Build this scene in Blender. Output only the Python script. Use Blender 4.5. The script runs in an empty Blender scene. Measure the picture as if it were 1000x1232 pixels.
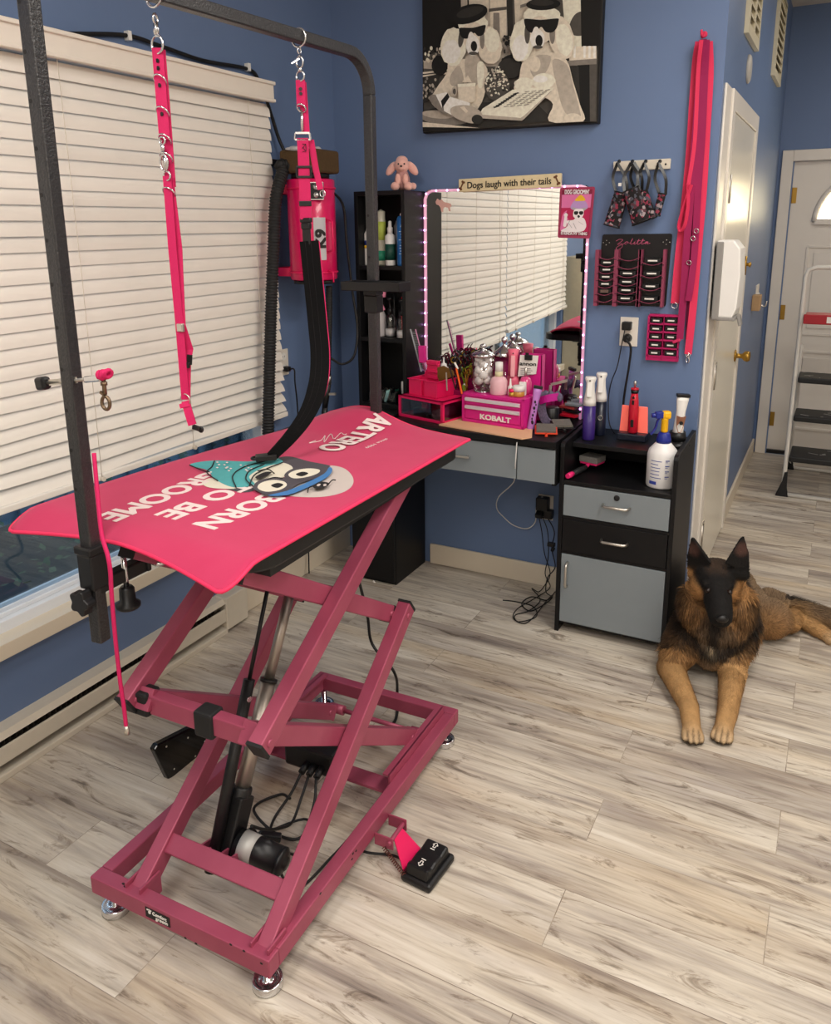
import bpy, bmesh, math, random
from mathutils import Vector, Matrix, Quaternion
from math import sin, cos, pi, radians
random.seed(7)
SC = bpy.context.scene
COL = SC.collection

# ------------------------------------------------------------------ camera
CAM_H = 1.60
F_PX, CY_PX, PITCH, YAW, ROLL = 959.724, 505.468, 0.239143661, 0.487829334, -0.00977792
def cam_basis():
    cp, sp = cos(PITCH), sin(PITCH)
    fw = Vector((-sin(YAW)*cp, cos(YAW)*cp, -sp))
    r = fw.cross(Vector((0, 0, 1))).normalized()
    u = r.cross(fw)
    return fw, r*cos(ROLL)+u*sin(ROLL), -r*sin(ROLL)+u*cos(ROLL)
FW, RT, UP = cam_basis()
EYE = Vector((0, 0, CAM_H))
def at(x, y, ax, val):
    """photo sight-line (x, y) met with the world plane coordinate[ax] = val"""
    d = FW + RT*((x-500)/F_PX) - UP*((y-CY_PX)/F_PX)
    t = (val-EYE[ax])/d[ax]
    return EYE + d*t
def make_camera():
    cd = bpy.data.cameras.new('camera'); co = bpy.data.objects.new('camera', cd); COL.objects.link(co)
    cd.sensor_fit = 'HORIZONTAL'; cd.sensor_width = 36; cd.lens = 36*F_PX/1000
    cd.shift_y = -(616-CY_PX)/1000
    cd.clip_start = .02
    m = Matrix((RT, UP, -FW)).transposed().to_4x4(); m.translation = EYE
    co.matrix_world = m
    SC.camera = co
make_camera()

# ------------------------------------------------------------------ materials
def lin(c):
    if isinstance(c, str):
        c = c.lstrip('#'); c = [int(c[i:i+2], 16)/255 for i in (0, 2, 4)]
    return tuple((v/12.92 if v <= .04045 else ((v+.055)/1.055)**2.4) for v in c) + (1,)
MATS = {}
def mat(name, col, rough=.5, metal=0, var=.08, scale=30, bump=0, bscale=None, spec=.5, coat=0, trans=0, ior=1.45, sheen=0, alpha=1, col2=None, emit=None, estr=0):
    if name in MATS: return MATS[name]
    m = bpy.data.materials.new(name); m.use_nodes = True
    nt = m.node_tree; b = nt.nodes['Principled BSDF']; L = nt.links
    c = lin(col)
    tc = nt.nodes.new('ShaderNodeTexCoord')
    nz = nt.nodes.new('ShaderNodeTexNoise'); nz.inputs['Scale'].default_value = scale; nz.inputs['Detail'].default_value = 4
    L.new(tc.outputs['Object'], nz.inputs['Vector'])
    mx = nt.nodes.new('ShaderNodeMix'); mx.data_type = 'RGBA'
    if col2 is None:
        a = tuple(max(0, v*(1-var)) for v in c[:3])+(1,); d = tuple(min(1, v*(1+var)) for v in c[:3])+(1,)
    else: a, d = c, lin(col2)
    mx.inputs[6].default_value = a; mx.inputs[7].default_value = d
    L.new(nz.outputs['Fac'], mx.inputs[0]); L.new(mx.outputs[2], b.inputs['Base Color'])
    b.inputs['Roughness'].default_value = rough; b.inputs['Metallic'].default_value = metal
    b.inputs['Specular IOR Level'].default_value = spec
    b.inputs['Coat Weight'].default_value = coat
    b.inputs['Transmission Weight'].default_value = trans; b.inputs['IOR'].default_value = ior
    b.inputs['Sheen Weight'].default_value = sheen
    b.inputs['Alpha'].default_value = alpha
    if emit is not None:
        b.inputs['Emission Color'].default_value = lin(emit); b.inputs['Emission Strength'].default_value = estr
    if bump:
        bp = nt.nodes.new('ShaderNodeBump'); bp.inputs['Strength'].default_value = bump; bp.inputs['Distance'].default_value = .0015
        n2 = nt.nodes.new('ShaderNodeTexNoise'); n2.inputs['Scale'].default_value = bscale or scale; n2.inputs['Detail'].default_value = 3
        L.new(tc.outputs['Object'], n2.inputs['Vector']); L.new(n2.outputs['Fac'], bp.inputs['Height']); L.new(bp.outputs[0], b.inputs['Normal'])
    MATS[name] = m
    return m
def pane_mat(name, tint=(1, 1, 1), refl=.08, rough=.0):
    """thin clear sheet: lets light straight through and mirrors a little, more at a glance"""
    if name in MATS: return MATS[name]
    m = bpy.data.materials.new(name); m.use_nodes = True
    nt = m.node_tree; nt.nodes.clear(); L = nt.links
    out = nt.nodes.new('ShaderNodeOutputMaterial'); mix = nt.nodes.new('ShaderNodeMixShader')
    tr = nt.nodes.new('ShaderNodeBsdfTransparent'); tr.inputs[0].default_value = (*tint, 1)
    gl = nt.nodes.new('ShaderNodeBsdfGlossy'); gl.inputs['Roughness'].default_value = rough
    fr = nt.nodes.new('ShaderNodeLayerWeight'); fr.inputs[0].default_value = .25
    mp = nt.nodes.new('ShaderNodeMapRange'); mp.inputs[3].default_value = refl; mp.inputs[4].default_value = .8
    L.new(fr.outputs['Fresnel'], mp.inputs[0]); L.new(mp.outputs[0], mix.inputs[0])
    L.new(tr.outputs[0], mix.inputs[1]); L.new(gl.outputs[0], mix.inputs[2]); L.new(mix.outputs[0], out.inputs[0])
    MATS[name] = m
    return m
def emat(name, col, strength):
    if name in MATS: return MATS[name]
    m = bpy.data.materials.new(name); m.use_nodes = True
    b = m.node_tree.nodes['Principled BSDF']
    b.inputs['Base Color'].default_value = lin(col); b.inputs['Emission Color'].default_value = lin(col)
    b.inputs['Emission Strength'].default_value = strength
    MATS[name] = m
    return m

# ------------------------------------------------------------------ mesh builder
def frame_of(d, up=Vector((0, 0, 1))):
    d = d.normalized()
    if abs(d.dot(up)) > .98: up = Vector((0, 1, 0)) if abs(d.y) < .9 else Vector((1, 0, 0))
    s = d.cross(up).normalized(); u = s.cross(d).normalized()
    return s, u, d
def catmull(pts, n=8, closed=False):
    pts = [Vector(p) for p in pts]; out = []
    N = len(pts); rng = range(N) if closed else range(N-1)
    for i in rng:
        if closed: p0, p1, p2, p3 = pts[(i-1) % N], pts[i], pts[(i+1) % N], pts[(i+2) % N]
        else:
            p1, p2 = pts[i], pts[i+1]
            p0 = pts[i-1] if i else p1*2-p2
            p3 = pts[i+2] if i+2 < N else p2*2-p1
        for k in range(n):
            t = k/n
            out.append(.5*((2*p1)+(p2-p0)*t+(2*p0-5*p1+4*p2-p3)*t*t+(3*p1-p0-3*p2+p3)*t**3))
    if not closed: out.append(pts[-1])
    return out
class MB:
    def __init__(s, T=None): s.v = []; s.f = []; s.mi = []; s.sm = []; s.T = T
    def add(s, vs, fs, mi=0, smooth=False, T=None):
        o = len(s.v)
        for p in vs:
            p = Vector(p)
            if T is not None: p = T @ p
            if s.T is not None: p = s.T @ p
            s.v.append(p)
        for f in fs: s.f.append([i+o for i in f]); s.mi.append(mi); s.sm.append(smooth)
        return s
    def box(s, a, b, mi=0, T=None):
        x0, y0, z0 = [min(a[i], b[i]) for i in range(3)]; x1, y1, z1 = [max(a[i], b[i]) for i in range(3)]
        return s.add([(x0, y0, z0), (x1, y0, z0), (x1, y1, z0), (x0, y1, z0), (x0, y0, z1), (x1, y0, z1), (x1, y1, z1), (x0, y1, z1)],
              [(0, 3, 2, 1), (4, 5, 6, 7), (0, 1, 5, 4), (1, 2, 6, 5), (2, 3, 7, 6), (3, 0, 4, 7)], mi, False, T)
    def bar(s, p0, p1, w, h, up=(0, 0, 1), mi=0):
        """rectangular bar between two points: w across, h along up"""
        p0, p1 = Vector(p0), Vector(p1); sd, u, d = frame_of(p1-p0, Vector(up))
        vs = []
        for p in (p0, p1):
            for a, b in ((-1, -1), (1, -1), (1, 1), (-1, 1)): vs.append(p+sd*a*w/2+u*b*h/2)
        return s.add(vs, [(0, 1, 2, 3), (7, 6, 5, 4), (0, 4, 5, 1), (1, 5, 6, 2), (2, 6, 7, 3), (3, 7, 4, 0)], mi)
    def tube(s, pts, r, n=8, mi=0, closed=False, caps=True):
        pts = [Vector(p) for p in pts]; N = len(pts)
        rs = r if isinstance(r, (list, tuple)) else [r]*N
        vs, fs = [], []
        t0 = (pts[1]-pts[0]).normalized(); sd, u, _ = frame_of(t0)
        for i, p in enumerate(pts):
            if closed: t = (pts[(i+1) % N]-pts[i-1])
            elif i == 0: t = pts[1]-pts[0]
            elif i == N-1: t = pts[-1]-pts[-2]
            else: t = pts[i+1]-pts[i-1]
            if t.length < 1e-9: t = t0
            t = t.normalized()
            u = (u-t*u.dot(t)); u = u.normalized() if u.length > 1e-6 else frame_of(t)[1]
            sd = t.cross(u)
            for k in range(n):
                a = 2*pi*k/n; vs.append(p+(sd*cos(a)+u*sin(a))*rs[i])
        for i in range(N if closed else N-1):
            for k in range(n):
                a = i*n+k; b = i*n+(k+1) % n; c = ((i+1) % N)*n+(k+1) % n; d = ((i+1) % N)*n+k
                fs.append((a, b, c, d))
        s.add(vs, fs, mi, True)
        if caps and not closed:
            o = len(s.v)-len(vs)
            s.f.append([o+k for k in range(n)][::-1]); s.mi.append(mi); s.sm.append(False)
            s.f.append([o+(N-1)*n+k for k in range(n)]); s.mi.append(mi); s.sm.append(False)
        return s
    def cyl(s, p0, p1, r0, r1=None, n=20, mi=0): return s.tube([p0, p1], [r0, r0 if r1 is None else r1], n, mi)
    def strap(s, pts, w, th, side, mi=0):
        """flat band along a path; side = direction(s) of its width"""
        pts = [Vector(p) for p in pts]; N = len(pts); vs, fs = [], []
        for i, p in enumerate(pts):
            t = (pts[min(i+1, N-1)]-pts[max(i-1, 0)]).normalized()
            sd = Vector(side[i] if isinstance(side, list) else side); sd = (sd-t*sd.dot(t)).normalized()
            nn = t.cross(sd); ww = w[i] if isinstance(w, list) else w
            for a, b in ((-1, -1), (1, -1), (1, 1), (-1, 1)): vs.append(p+sd*a*ww/2+nn*b*th/2)
        for i in range(N-1):
            for k in range(4): fs.append((i*4+k, i*4+(k+1) % 4, (i+1)*4+(k+1) % 4, (i+1)*4+k))
        fs.append((3, 2, 1, 0)); e = (N-1)*4; fs.append((e, e+1, e+2, e+3))
        return s.add(vs, fs, mi)
    def lathe(s, prof, c=(0, 0, 0), n=24, mi=0, axis=None, T=None):
        c = Vector(c); q = Matrix.Identity(3)
        if axis is not None: q = Vector((0, 0, 1)).rotation_difference(Vector(axis).normalized()).to_matrix()
        vs, fs = [], []
        for r, z in prof:
            for k in range(n):
                a = 2*pi*k/n; vs.append(c+q @ Vector((r*cos(a), r*sin(a), z)))
        for i in range(len(prof)-1):
            for k in range(n): fs.append((i*n+k, i*n+(k+1) % n, (i+1)*n+(k+1) % n, (i+1)*n+k))
        s.add(vs, fs, mi, True, T); o = len(s.v)-len(vs)
        if prof[0][0] > 1e-5: s.f.append([o+k for k in range(n)][::-1]); s.mi.append(mi); s.sm.append(False)
        if prof[-1][0] > 1e-5: s.f.append([o+(len(prof)-1)*n+k for k in range(n)]); s.mi.append(mi); s.sm.append(False)
        return s
    def prism(s, poly, O, ex, ey, dep, mi=0, smooth=False):
        """outline poly in the (ex, ey) plane at O, thickened by the vector dep"""
        O, ex, ey, dep = Vector(O), Vector(ex), Vector(ey), Vector(dep); n = len(poly)
        vs = [O+ex*p[0]+ey*p[1] for p in poly]+[O+ex*p[0]+ey*p[1]+dep for p in poly]
        fs = [tuple(range(n))[::-1], tuple(range(n, 2*n))]+[(i, (i+1) % n, n+(i+1) % n, n+i) for i in range(n)]
        return s.add(vs, fs, mi, smooth)
    def ell(s, c, r, R=None, n=16, m=10, mi=0):
        c = Vector(c); r = r if isinstance(r, (tuple, list, Vector)) else (r, r, r); vs, fs = [], []
        for i in range(m+1):
            th = pi*i/m
            for k in range(n):
                a = 2*pi*k/n; p = Vector((r[0]*sin(th)*cos(a), r[1]*sin(th)*sin(a), r[2]*cos(th)))
                if R is not None: p = R @ p
                vs.append(c+p)
        for i in range(m):
            for k in range(n): fs.append((i*n+k, (i+1)*n+k, (i+1)*n+(k+1) % n, i*n+(k+1) % n))
        return s.add(vs, fs, mi, True)
    def torus(s, c, R, r, nrm=(0, 0, 1), n=20, m=8, mi=0, sx=1, a0=0, a1=2*pi, up=(0, 0, 1)):
        a, b, _ = frame_of(Vector(nrm), Vector(up)); full = abs(a1-a0-2*pi) < 1e-4
        N = n if full else n+1
        pts = [Vector(c)+a*cos(a0+(a1-a0)*k/n)*R*sx+b*sin(a0+(a1-a0)*k/n)*R for k in range(N)]
        return s.tube(pts, r, m, mi, closed=full)
    def grid(s, P, mi=0, smooth=True, close_u=False):
        """P[i][j] lattice of points"""
        nu, nv = len(P), len(P[0]); vs = [p for row in P for p in row]; fs = []
        for i in range(nu-1):
            for j in range(nv-1): fs.append((i*nv+j, (i+1)*nv+j, (i+1)*nv+j+1, i*nv+j+1))
        return s.add(vs, fs, mi, smooth)
ORG = {}
def origin(o): return ORG.get(o.name, Vector((0, 0, 0))) if o else Vector((0, 0, 0))
def build(mb, name, mats, parent=None, bevel=0, seg=2, loc=None, auto=True, fix=True):
    if not isinstance(mats, (list, tuple)): mats = [mats]
    vs = mb.v
    lo = Vector([min(v[i] for v in vs) for i in range(3)]); hi = Vector([max(v[i] for v in vs) for i in range(3)])
    if loc is None: loc = Vector(((lo.x+hi.x)/2, (lo.y+hi.y)/2, lo.z))
    loc = Vector(loc)
    me = bpy.data.meshes.new(name)
    me.from_pydata([v-loc for v in vs], [], mb.f)
    for m in mats: me.materials.append(m)
    me.polygons.foreach_set('material_index', mb.mi); me.polygons.foreach_set('use_smooth', mb.sm)
    if fix:
        bm = bmesh.new(); bm.from_mesh(me); bmesh.ops.recalc_face_normals(bm, faces=bm.faces); bm.to_mesh(me); bm.free()
    me.update()
    o = bpy.data.objects.new(name, me); COL.objects.link(o)
    if parent is not None: o.parent = parent
    o.location = loc-origin(parent); ORG[o.name] = loc
    if bevel:
        b = o.modifiers.new('bevel', 'BEVEL'); b.width = bevel; b.segments = seg; b.limit_method = 'ANGLE'; b.angle_limit = radians(40)
    return o
def clusters(mb, gap=.003):
    n = len(mb.v); par = list(range(n))
    def find(a):
        while par[a] != a: par[a] = par[par[a]]; a = par[a]
        return a
    for f in mb.f:
        r = find(f[0])
        for i in f[1:]: par[find(i)] = r
    isl = {}
    for i in range(n): isl.setdefault(find(i), []).append(i)
    L = []
    for k, ids in isl.items():
        lo = [min(mb.v[i][a] for i in ids)-gap/2 for a in range(3)]; hi = [max(mb.v[i][a] for i in ids)+gap/2 for a in range(3)]
        L.append([ids, lo, hi])
    merged = True
    while merged:
        merged = False
        for a in range(len(L)):
            for b in range(a+1, len(L)):
                if all(L[a][1][k] <= L[b][2][k] and L[b][1][k] <= L[a][2][k] for k in range(3)):
                    L[a] = [L[a][0]+L[b][0], [min(p, q) for p, q in zip(L[a][1], L[b][1])], [max(p, q) for p, q in zip(L[a][2], L[b][2])]]; L.pop(b); merged = True; break
            if merged: break
    out = []
    for ids, _, _ in L:
        mp = {i: k for k, i in enumerate(ids)}; m = MB(); m.v = [mb.v[i] for i in ids]
        for f, mi, sm in zip(mb.f, mb.mi, mb.sm):
            if f[0] in mp: m.f.append([mp[i] for i in f]); m.mi.append(mi); m.sm.append(sm)
        out.append(m)
    return out
def build_each(mb, name, mats, parent=None, gap=.003, **k):
    return [build(m, name, mats, parent, **k) for m in clusters(mb, gap)]
def tag(o, label, cat, group=None):
    o['label'] = label; o['category'] = cat
    if group: o['group'] = group
    return o
def thing(name, label, cat, loc, group=None):
    o = bpy.data.objects.new(name, None); COL.objects.link(o); o.empty_display_size = .05
    o.location = Vector(loc); ORG[o.name] = Vector(loc)
    return tag(o, label, cat, group)
def struct(mb, name, mats, parent=None, **k):
    o = build(mb, name, mats, parent, **k)
    if parent is None: o['kind'] = 'structure'
    return o
def dup(root, loc, rotz=None, label=None, rot=None):
    r = root.copy(); COL.objects.link(r); r.location = Vector(loc)
    if rotz is not None: r.rotation_euler = (0, 0, rotz)
    if rot is not None: r.rotation_euler = rot
    if label: r['label'] = label
    for ch in list(root.children):
        c = ch.copy(); COL.objects.link(c); c.parent = r
        for g in list(ch.children):
            d = g.copy(); COL.objects.link(d); d.parent = c
    return r
def text_mb(txt, O, ex, ey, h, depth=.0008, bold=0, width=None, align='CENTER', shear=0, mi=0, mb=None, lift=0):
    """lettering as solid shapes: O = anchor on the surface, ex = reading direction, ey = up of the letters; bold thickens the strokes"""
    c = bpy.data.curves.new('t', 'FONT'); c.body = txt; c.align_x = align; c.align_y = 'CENTER'; c.shear = shear
    c.resolution_u = 4
    o = bpy.data.objects.new('t', c); COL.objects.link(o)
    dg = bpy.context.evaluated_depsgraph_get(); me = bpy.data.meshes.new_from_object(o.evaluated_get(dg))
    bpy.data.objects.remove(o); bpy.data.curves.remove(c)
    ex, ey = Vector(ex).normalized(), Vector(ey).normalized(); nz = ex.cross(ey)
    xs = [v.co.x for v in me.vertices]
    sy = h/.7; W = max(xs)-min(xs)+2*bold; sx = (width/W) if width else sy
    O = Vector(O); mb = mb or MB()
    shifts = [(0, 0)] if bold == 0 else [(0, 0), (bold, bold*.8), (-bold, bold*.8), (bold, -bold*.8), (-bold, -bold*.8)]
    fs = [tuple(p.vertices) for p in me.polygons]; cnt = set()
    for ve in fs:
        for p, q in zip(ve, ve[1:]+ve[:1]): cnt.add((p, q))
    rim = [(p, q) for (p, q) in cnt if (q, p) not in cnt]; n = len(me.vertices)
    for k, (dx, dy) in enumerate(shifts):
        base = [O+ex*(v.co.x+dx)*sx+ey*(v.co.y+dy)*sy+nz*lift for v in me.vertices]
        top = [p+nz*(depth+.00012*k) for p in base]
        mb.add(top+base, fs+[(p, q, n+q, n+p)[::-1] for p, q in rim], mi)
    bpy.data.meshes.remove(me)
    return mb
X, Y, Z = Vector((1, 0, 0)), Vector((0, 1, 0)), Vector((0, 0, 1))
V = Vector
def rot(axis, deg): return Matrix.Rotation(radians(deg), 4, axis)
def place(loc, rz=0, rx=0, ry=0): return Matrix.Translation(Vector(loc)) @ rot('Z', rz) @ rot('Y', ry) @ rot('X', rx)
# ------------------------------------------------------------------ shared materials
M_wall = mat('blue_wall_paint', '#667ba0', .42, var=.05, scale=3, bump=.08, bscale=60, spec=.4)
M_trim = mat('cream_trim_paint', '#d9cdb9', .45, var=.05, scale=8)
M_white = mat('white_paint', '#e3dcd2', .35, var=.03, scale=6)
M_door = mat('white_door_paint', '#e8e2d2', .22, var=.03, scale=4, spec=.6)
M_ceil = mat('ceiling_tile', '#cfc7ba', .9, var=.12, scale=90)
M_black = mat('black_laminate', '#0f0f11', .45, var=.15, scale=12, spec=.35)
M_blackp = mat('black_plastic', '#121214', .4, var=.1)
M_rubber = mat('black_rubber', '#161618', .65, var=.15)
M_grey = mat('grey_laminate', '#7f878c', .5, var=.04, scale=10)
M_chrome = mat('chrome', '#d6d6d8', .18, 1, var=.03)
M_nickel = mat('brushed_nickel', '#cfcac2', .35, 1, var=.04)
M_brass = mat('old_brass', '#a9853f', .35, 1, var=.1)
M_hammer = mat('black_hammertone', '#0f0f11', .32, .2, var=.3, scale=240, bump=.9, bscale=230, spec=.8, col2='#3d3c3e')
M_pinkmetal = mat('worn_pink_powder_coat', '#8f344f', .42, .2, var=.1, scale=9, bump=.05, bscale=300, spec=.5, col2='#af566e')
M_hot = mat('hot_pink_plastic', '#e11a5c', .4, var=.04)
M_hotdry = mat('hot_pink_enamel', '#d8135c', .28, var=.04, coat=.3)
M_web = mat('hot_pink_webbing', '#c6175a', .75, var=.12, scale=400, bump=.2, bscale=500)
M_coral = mat('coral_pink_webbing', '#dc3059', .75, var=.1, scale=400, bump=.2, bscale=500)
M_magenta = mat('dark_magenta_webbing', '#95104e', .75, var=.12, scale=400, bump=.2, bscale=500)
M_mag = mat('magenta_enamel', '#d31f86', .35, var=.04)
M_blind = mat('ivory_blind_slat', '#ece6dd', .5, var=.03, scale=12)
M_cord = mat('black_cable_rubber', '#0f0f11', .5, var=.1)
M_wcord = mat('white_cable', '#d8d6d4', .5, var=.03)
M_clear = pane_mat('clear_plastic', (.93, .93, .95), .06)
M_paper = mat('white_paper', '#ece8e2', .7, var=.02)
M_ink = mat('black_ink', '#151313', .6, var=.05)
M_wht = mat('white_plastic', '#e8e6e2', .35, var=.02)

def floor_mat():
    m = bpy.data.materials.new('whitewashed_plank_floor'); m.use_nodes = True
    nt = m.node_tree; N = nt.nodes; L = nt.links; b = N['Principled BSDF']
    tc = N.new('ShaderNodeTexCoord')
    br = N.new('ShaderNodeTexBrick'); br.offset = .37; br.offset_frequency = 2; br.squash = 1
    br.inputs['Scale'].default_value = 1; br.inputs['Brick Width'].default_value = 1.22; br.inputs['Row Height'].default_value = .18
    br.inputs['Mortar Size'].default_value = .0012; br.inputs['Mortar Smooth'].default_value = .2; br.inputs['Bias'].default_value = 0
    br.inputs['Color1'].default_value = (0, 0, 0, 1); br.inputs['Color2'].default_value = (1, 1, 1, 1); br.inputs['Mortar'].default_value = (.5, .5, .5, 1)
    L.new(tc.outputs['Object'], br.inputs['Vector'])
    sc = N.new('ShaderNodeVectorMath'); sc.operation = 'SCALE'; sc.inputs['Scale'].default_value = 3.1
    L.new(br.outputs['Color'], sc.inputs[0])
    ad = N.new('ShaderNodeVectorMath'); ad.operation = 'ADD'; L.new(tc.outputs['Object'], ad.inputs[0]); L.new(sc.outputs[0], ad.inputs[1])
    def noise(sx, sy, detail, dist, rough=.6):
        mp = N.new('ShaderNodeMapping'); mp.inputs['Scale'].default_value = (sx, sy, 1); L.new(ad.outputs[0], mp.inputs[0])
        nz = N.new('ShaderNodeTexNoise'); nz.inputs['Scale'].default_value = 1; nz.inputs['Detail'].default_value = detail
        nz.inputs['Distortion'].default_value = dist; nz.inputs['Roughness'].default_value = rough; L.new(mp.outputs[0], nz.inputs['Vector']); return nz.outputs['Fac']
    def ramp(src, stops):
        r = N.new('ShaderNodeValToRGB'); e = r.color_ramp.elements
        while len(e) < len(stops): e.new(.5)
        for q, (p, c) in zip(e, stops): q.position = p; q.color = lin(c)
        L.new(src, r.inputs[0]); return r.outputs[0]
    def mix(kind, fac, a, c):
        x = N.new('ShaderNodeMix'); x.data_type = 'RGBA'; x.blend_type = kind
        if isinstance(fac, float): x.inputs[0].default_value = fac
        else: L.new(fac, x.inputs[0])
        L.new(a, x.inputs[6]); L.new(c, x.inputs[7]); return x.outputs[2]
    base = ramp(noise(1.5, 15, 7, .9), [(.25, '#8c847e'), (.38, '#b1a79c'), (.5, '#cec5b6'), (.68, '#ddd6ca')])
    cool = ramp(noise(.9, 6, 4, .5), [(.45, '#ffffff'), (.66, '#b3acb0')])
    warm = ramp(noise(.7, 4, 3, .3), [(.5, '#ffffff'), (.75, '#ecdcc4')])
    grain = ramp(noise(5, 110, 6, .4), [(.28, '#6e625a'), (.42, '#e9e4de'), (.6, '#ffffff')])
    knot = ramp(noise(3.2, 14, 5, 2.2, .7), [(.27, '#4a423e'), (.36, '#bdb4ac'), (.44, '#ffffff')])
    c = mix('MULTIPLY', .75, base, cool); c = mix('MULTIPLY', .7, c, warm); c = mix('MULTIPLY', .55, c, grain); c = mix('MULTIPLY', .75, c, knot)
    seam = ramp(br.outputs['Fac'], [(0, '#ffffff'), (1, '#a89e94')])
    c = mix('MULTIPLY', .55, c, seam)
    L.new(c, b.inputs['Base Color']); b.inputs['Roughness'].default_value = .4; b.inputs['Specular IOR Level'].default_value = .4
    bp = N.new('ShaderNodeBump'); bp.inputs['Strength'].default_value = .1; bp.inputs['Distance'].default_value = .002
    L.new(grain, bp.inputs['Height']); L.new(bp.outputs[0], b.inputs['Normal'])
    return m
M_floor = floor_mat()

# ------------------------------------------------------------------ room shell
XL, YB, XH, YF, ZC = -2.125, 3.24, -.452, 6.0, 2.92
XR, Y0 = 2.3, -2.2
struct(MB().box((XL-.15, Y0-.15, -.12), (XR+.15, YF+.15, 0)), 'floor', M_floor, loc=(0, 0, 0))
struct(MB().box((XL-.15, Y0-.15, ZC), (XR+.15, YF+.15, ZC+.1)), 'ceiling', M_ceil)
WZ0, WZ1, WY0, WY1 = .40, 2.13, -.28, 2.70        # the window opening
w = MB()
w.box((XL-.14, Y0, 0), (XL, YB, WZ0)); w.box((XL-.14, Y0, WZ1), (XL, YB, ZC)); w.box((XL-.14, WY1, WZ0), (XL, YB, WZ1)); w.box((XL-.14, Y0, WZ0), (XL, WY0, WZ1))
struct(w, 'wall_left', M_wall)
struct(MB().box((XL-.14, YB, 0), (XH, YB+.1, ZC)), 'wall_back', M_wall)
w = MB(); DY0, DY1, DZ = 3.50, 4.32, 2.02          # door in the side wall of the passage
w.box((XH-.1, YB+.1, 0), (XH, DY0, ZC)); w.box((XH-.1, DY1, 0), (XH, YF, ZC)); w.box((XH-.1, DY0, DZ), (XH, DY1, ZC))
struct(w, 'wall_passage', M_wall)
FX0, FX1, FZ = -.355, .56, 1.985                   # far door opening
w = MB(); w.box((XH-.1, YF, 0), (FX0, YF+.12, ZC)); w.box((FX1, YF, 0), (XR, YF+.12, ZC)); w.box((FX0, YF, FZ), (FX1, YF+.12, ZC))
struct(w, 'wall_far', M_wall)
struct(MB().box((XR, Y0, 0), (XR+.12, YF, ZC)), 'wall_right', M_white)  # this and the front wall: unseen, painted white to bounce more fill light
struct(MB().box((XL-.14, Y0-.12, 0), (XR+.12, Y0, ZC)), 'wall_front', M_white)
# baseboards
def baseboard(n, a, b, h=.1):
    d = MB(); d.box((a[0], a[1], 0), (b[0], b[1], h)); return struct(d, n, M_trim, bevel=.004)
baseboard('baseboard_back', (-1.64, YB-.014), (XH-.002, YB))
baseboard('baseboard_left', (XL, 2.36), (XL+.02, YB), .125)
baseboard('baseboard_passage', (XH, DY1+.09), (XH+.014, YF-.01))
# passage wall door
d = build(MB().box((XH-.035, DY0+.002, .008), (XH+.012, DY1-.002, DZ-.002)), 'door_1', M_door); d['kind'] = 'structure'
c = MB(); c.box((XH, DY0-.225, 0), (XH+.010, DY0-.0751, DZ+.075)); c.box((XH, DY0-.075, 0), (XH+.018, DY0, DZ+.075)); c.box((XH, DY1, 0), (XH+.018, DY1+.075, DZ+.075)); c.box((XH, DY0, DZ), (XH+.018, DY1, DZ+.075))
struct(c, 'trim_1', M_white, bevel=.004)
for zz in (1.73, .97, .25):
    h = MB(); h.box((XH+.012, DY0+.004, zz-.055), (XH+.0155, DY0+.08, zz+.055)); h.cyl((XH+.016, DY0+.004, zz-.055), (XH+.016, DY0+.004, zz+.055), .008, n=10)
    for k in (-1, 1): h.box((XH+.0155, DY0+.03, zz+k*.03-.014), (XH+.017, DY0+.065, zz+k*.03+.014), 1)
    build(h, 'hinge', [M_nickel, M_ink], d)
kb = MB(); ky, kz = DY1-.06, .95
kb.lathe([(.03, 0), (.03, .006), (.012, .01), (.012, .035), (.024, .045), (.028, .06), (.022, .072), (0, .075)], (XH+.012, ky, kz), axis=(1, 0, 0)); build(kb, 'door_knob', M_brass, d)
bl = MB(); bl.box((XH+.012, ky-.02, 1.33), (XH+.018, ky+.03, 1.45)); bl.cyl((XH+.026, ky-.005, 1.35), (XH+.026, ky-.005, 1.44), .006, n=10); bl.lathe([(.008, 0), (.008, .02), (.014, .03), (0, .036)], (XH+.018, ky, 1.40), axis=(1, 0, 0), n=12)
build(bl, 'door_bolt', M_brass, d)
# far door
d = build(MB().box((FX0, YF+.02, .02), (FX1, YF+.06, FZ)), 'door_2', M_white); d['kind'] = 'structure'
fl = MB(); fc = (FX0+FX1)/2; fzc = 1.60
poly = [(-.29, 0), (.29, 0)]+[(.29*cos(pi*k/20), .29*sin(pi*k/20)) for k in range(1, 20)]
fl.prism(poly, (fc, YF+.012, fzc), X, Z, (0, .006, 0)); build(fl, 'fanlight_glass', emat('sunlit_frosted_glass', '#ffedc0', 9), d)
fr = MB()
arc = [(fc+.305*cos(pi*k/24), YF+.012, fzc+.305*sin(pi*k/24)) for k in range(25)]
fr.tube(arc, .018, 8); fr.bar(arc[0], arc[-1], .03, .035)
for k in (6, 12, 18): fr.bar((fc, YF+.008, fzc), arc[k], .012, .012)
build(fr, 'fanlight_frame', M_white, d)
for (x0, x1, z0, z1) in ((FX0+.13, fc-.04, .86, 1.44), (fc+.04, FX1-.13, .86, 1.44), (FX0+.13, fc-.04, .2, .74), (fc+.04, FX1-.13, .2, .74)):
    p = MB()
    for a, b in (((x0, z0), (x1, z0)), ((x1, z0), (x1, z1)), ((x1, z1), (x0, z1)), ((x0, z1), (x0, z0))):
        p.bar((a[0], YF+.018, a[1]), (b[0], YF+.018, b[1]), .018, .014, up=(0, 1, 0))
    p.box((x0+.04, YF+.012, z0+.04), (x1-.04, YF+.02, z1-.04)); build(p, 'raised_panel', M_white, d, bevel=.003)
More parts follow.
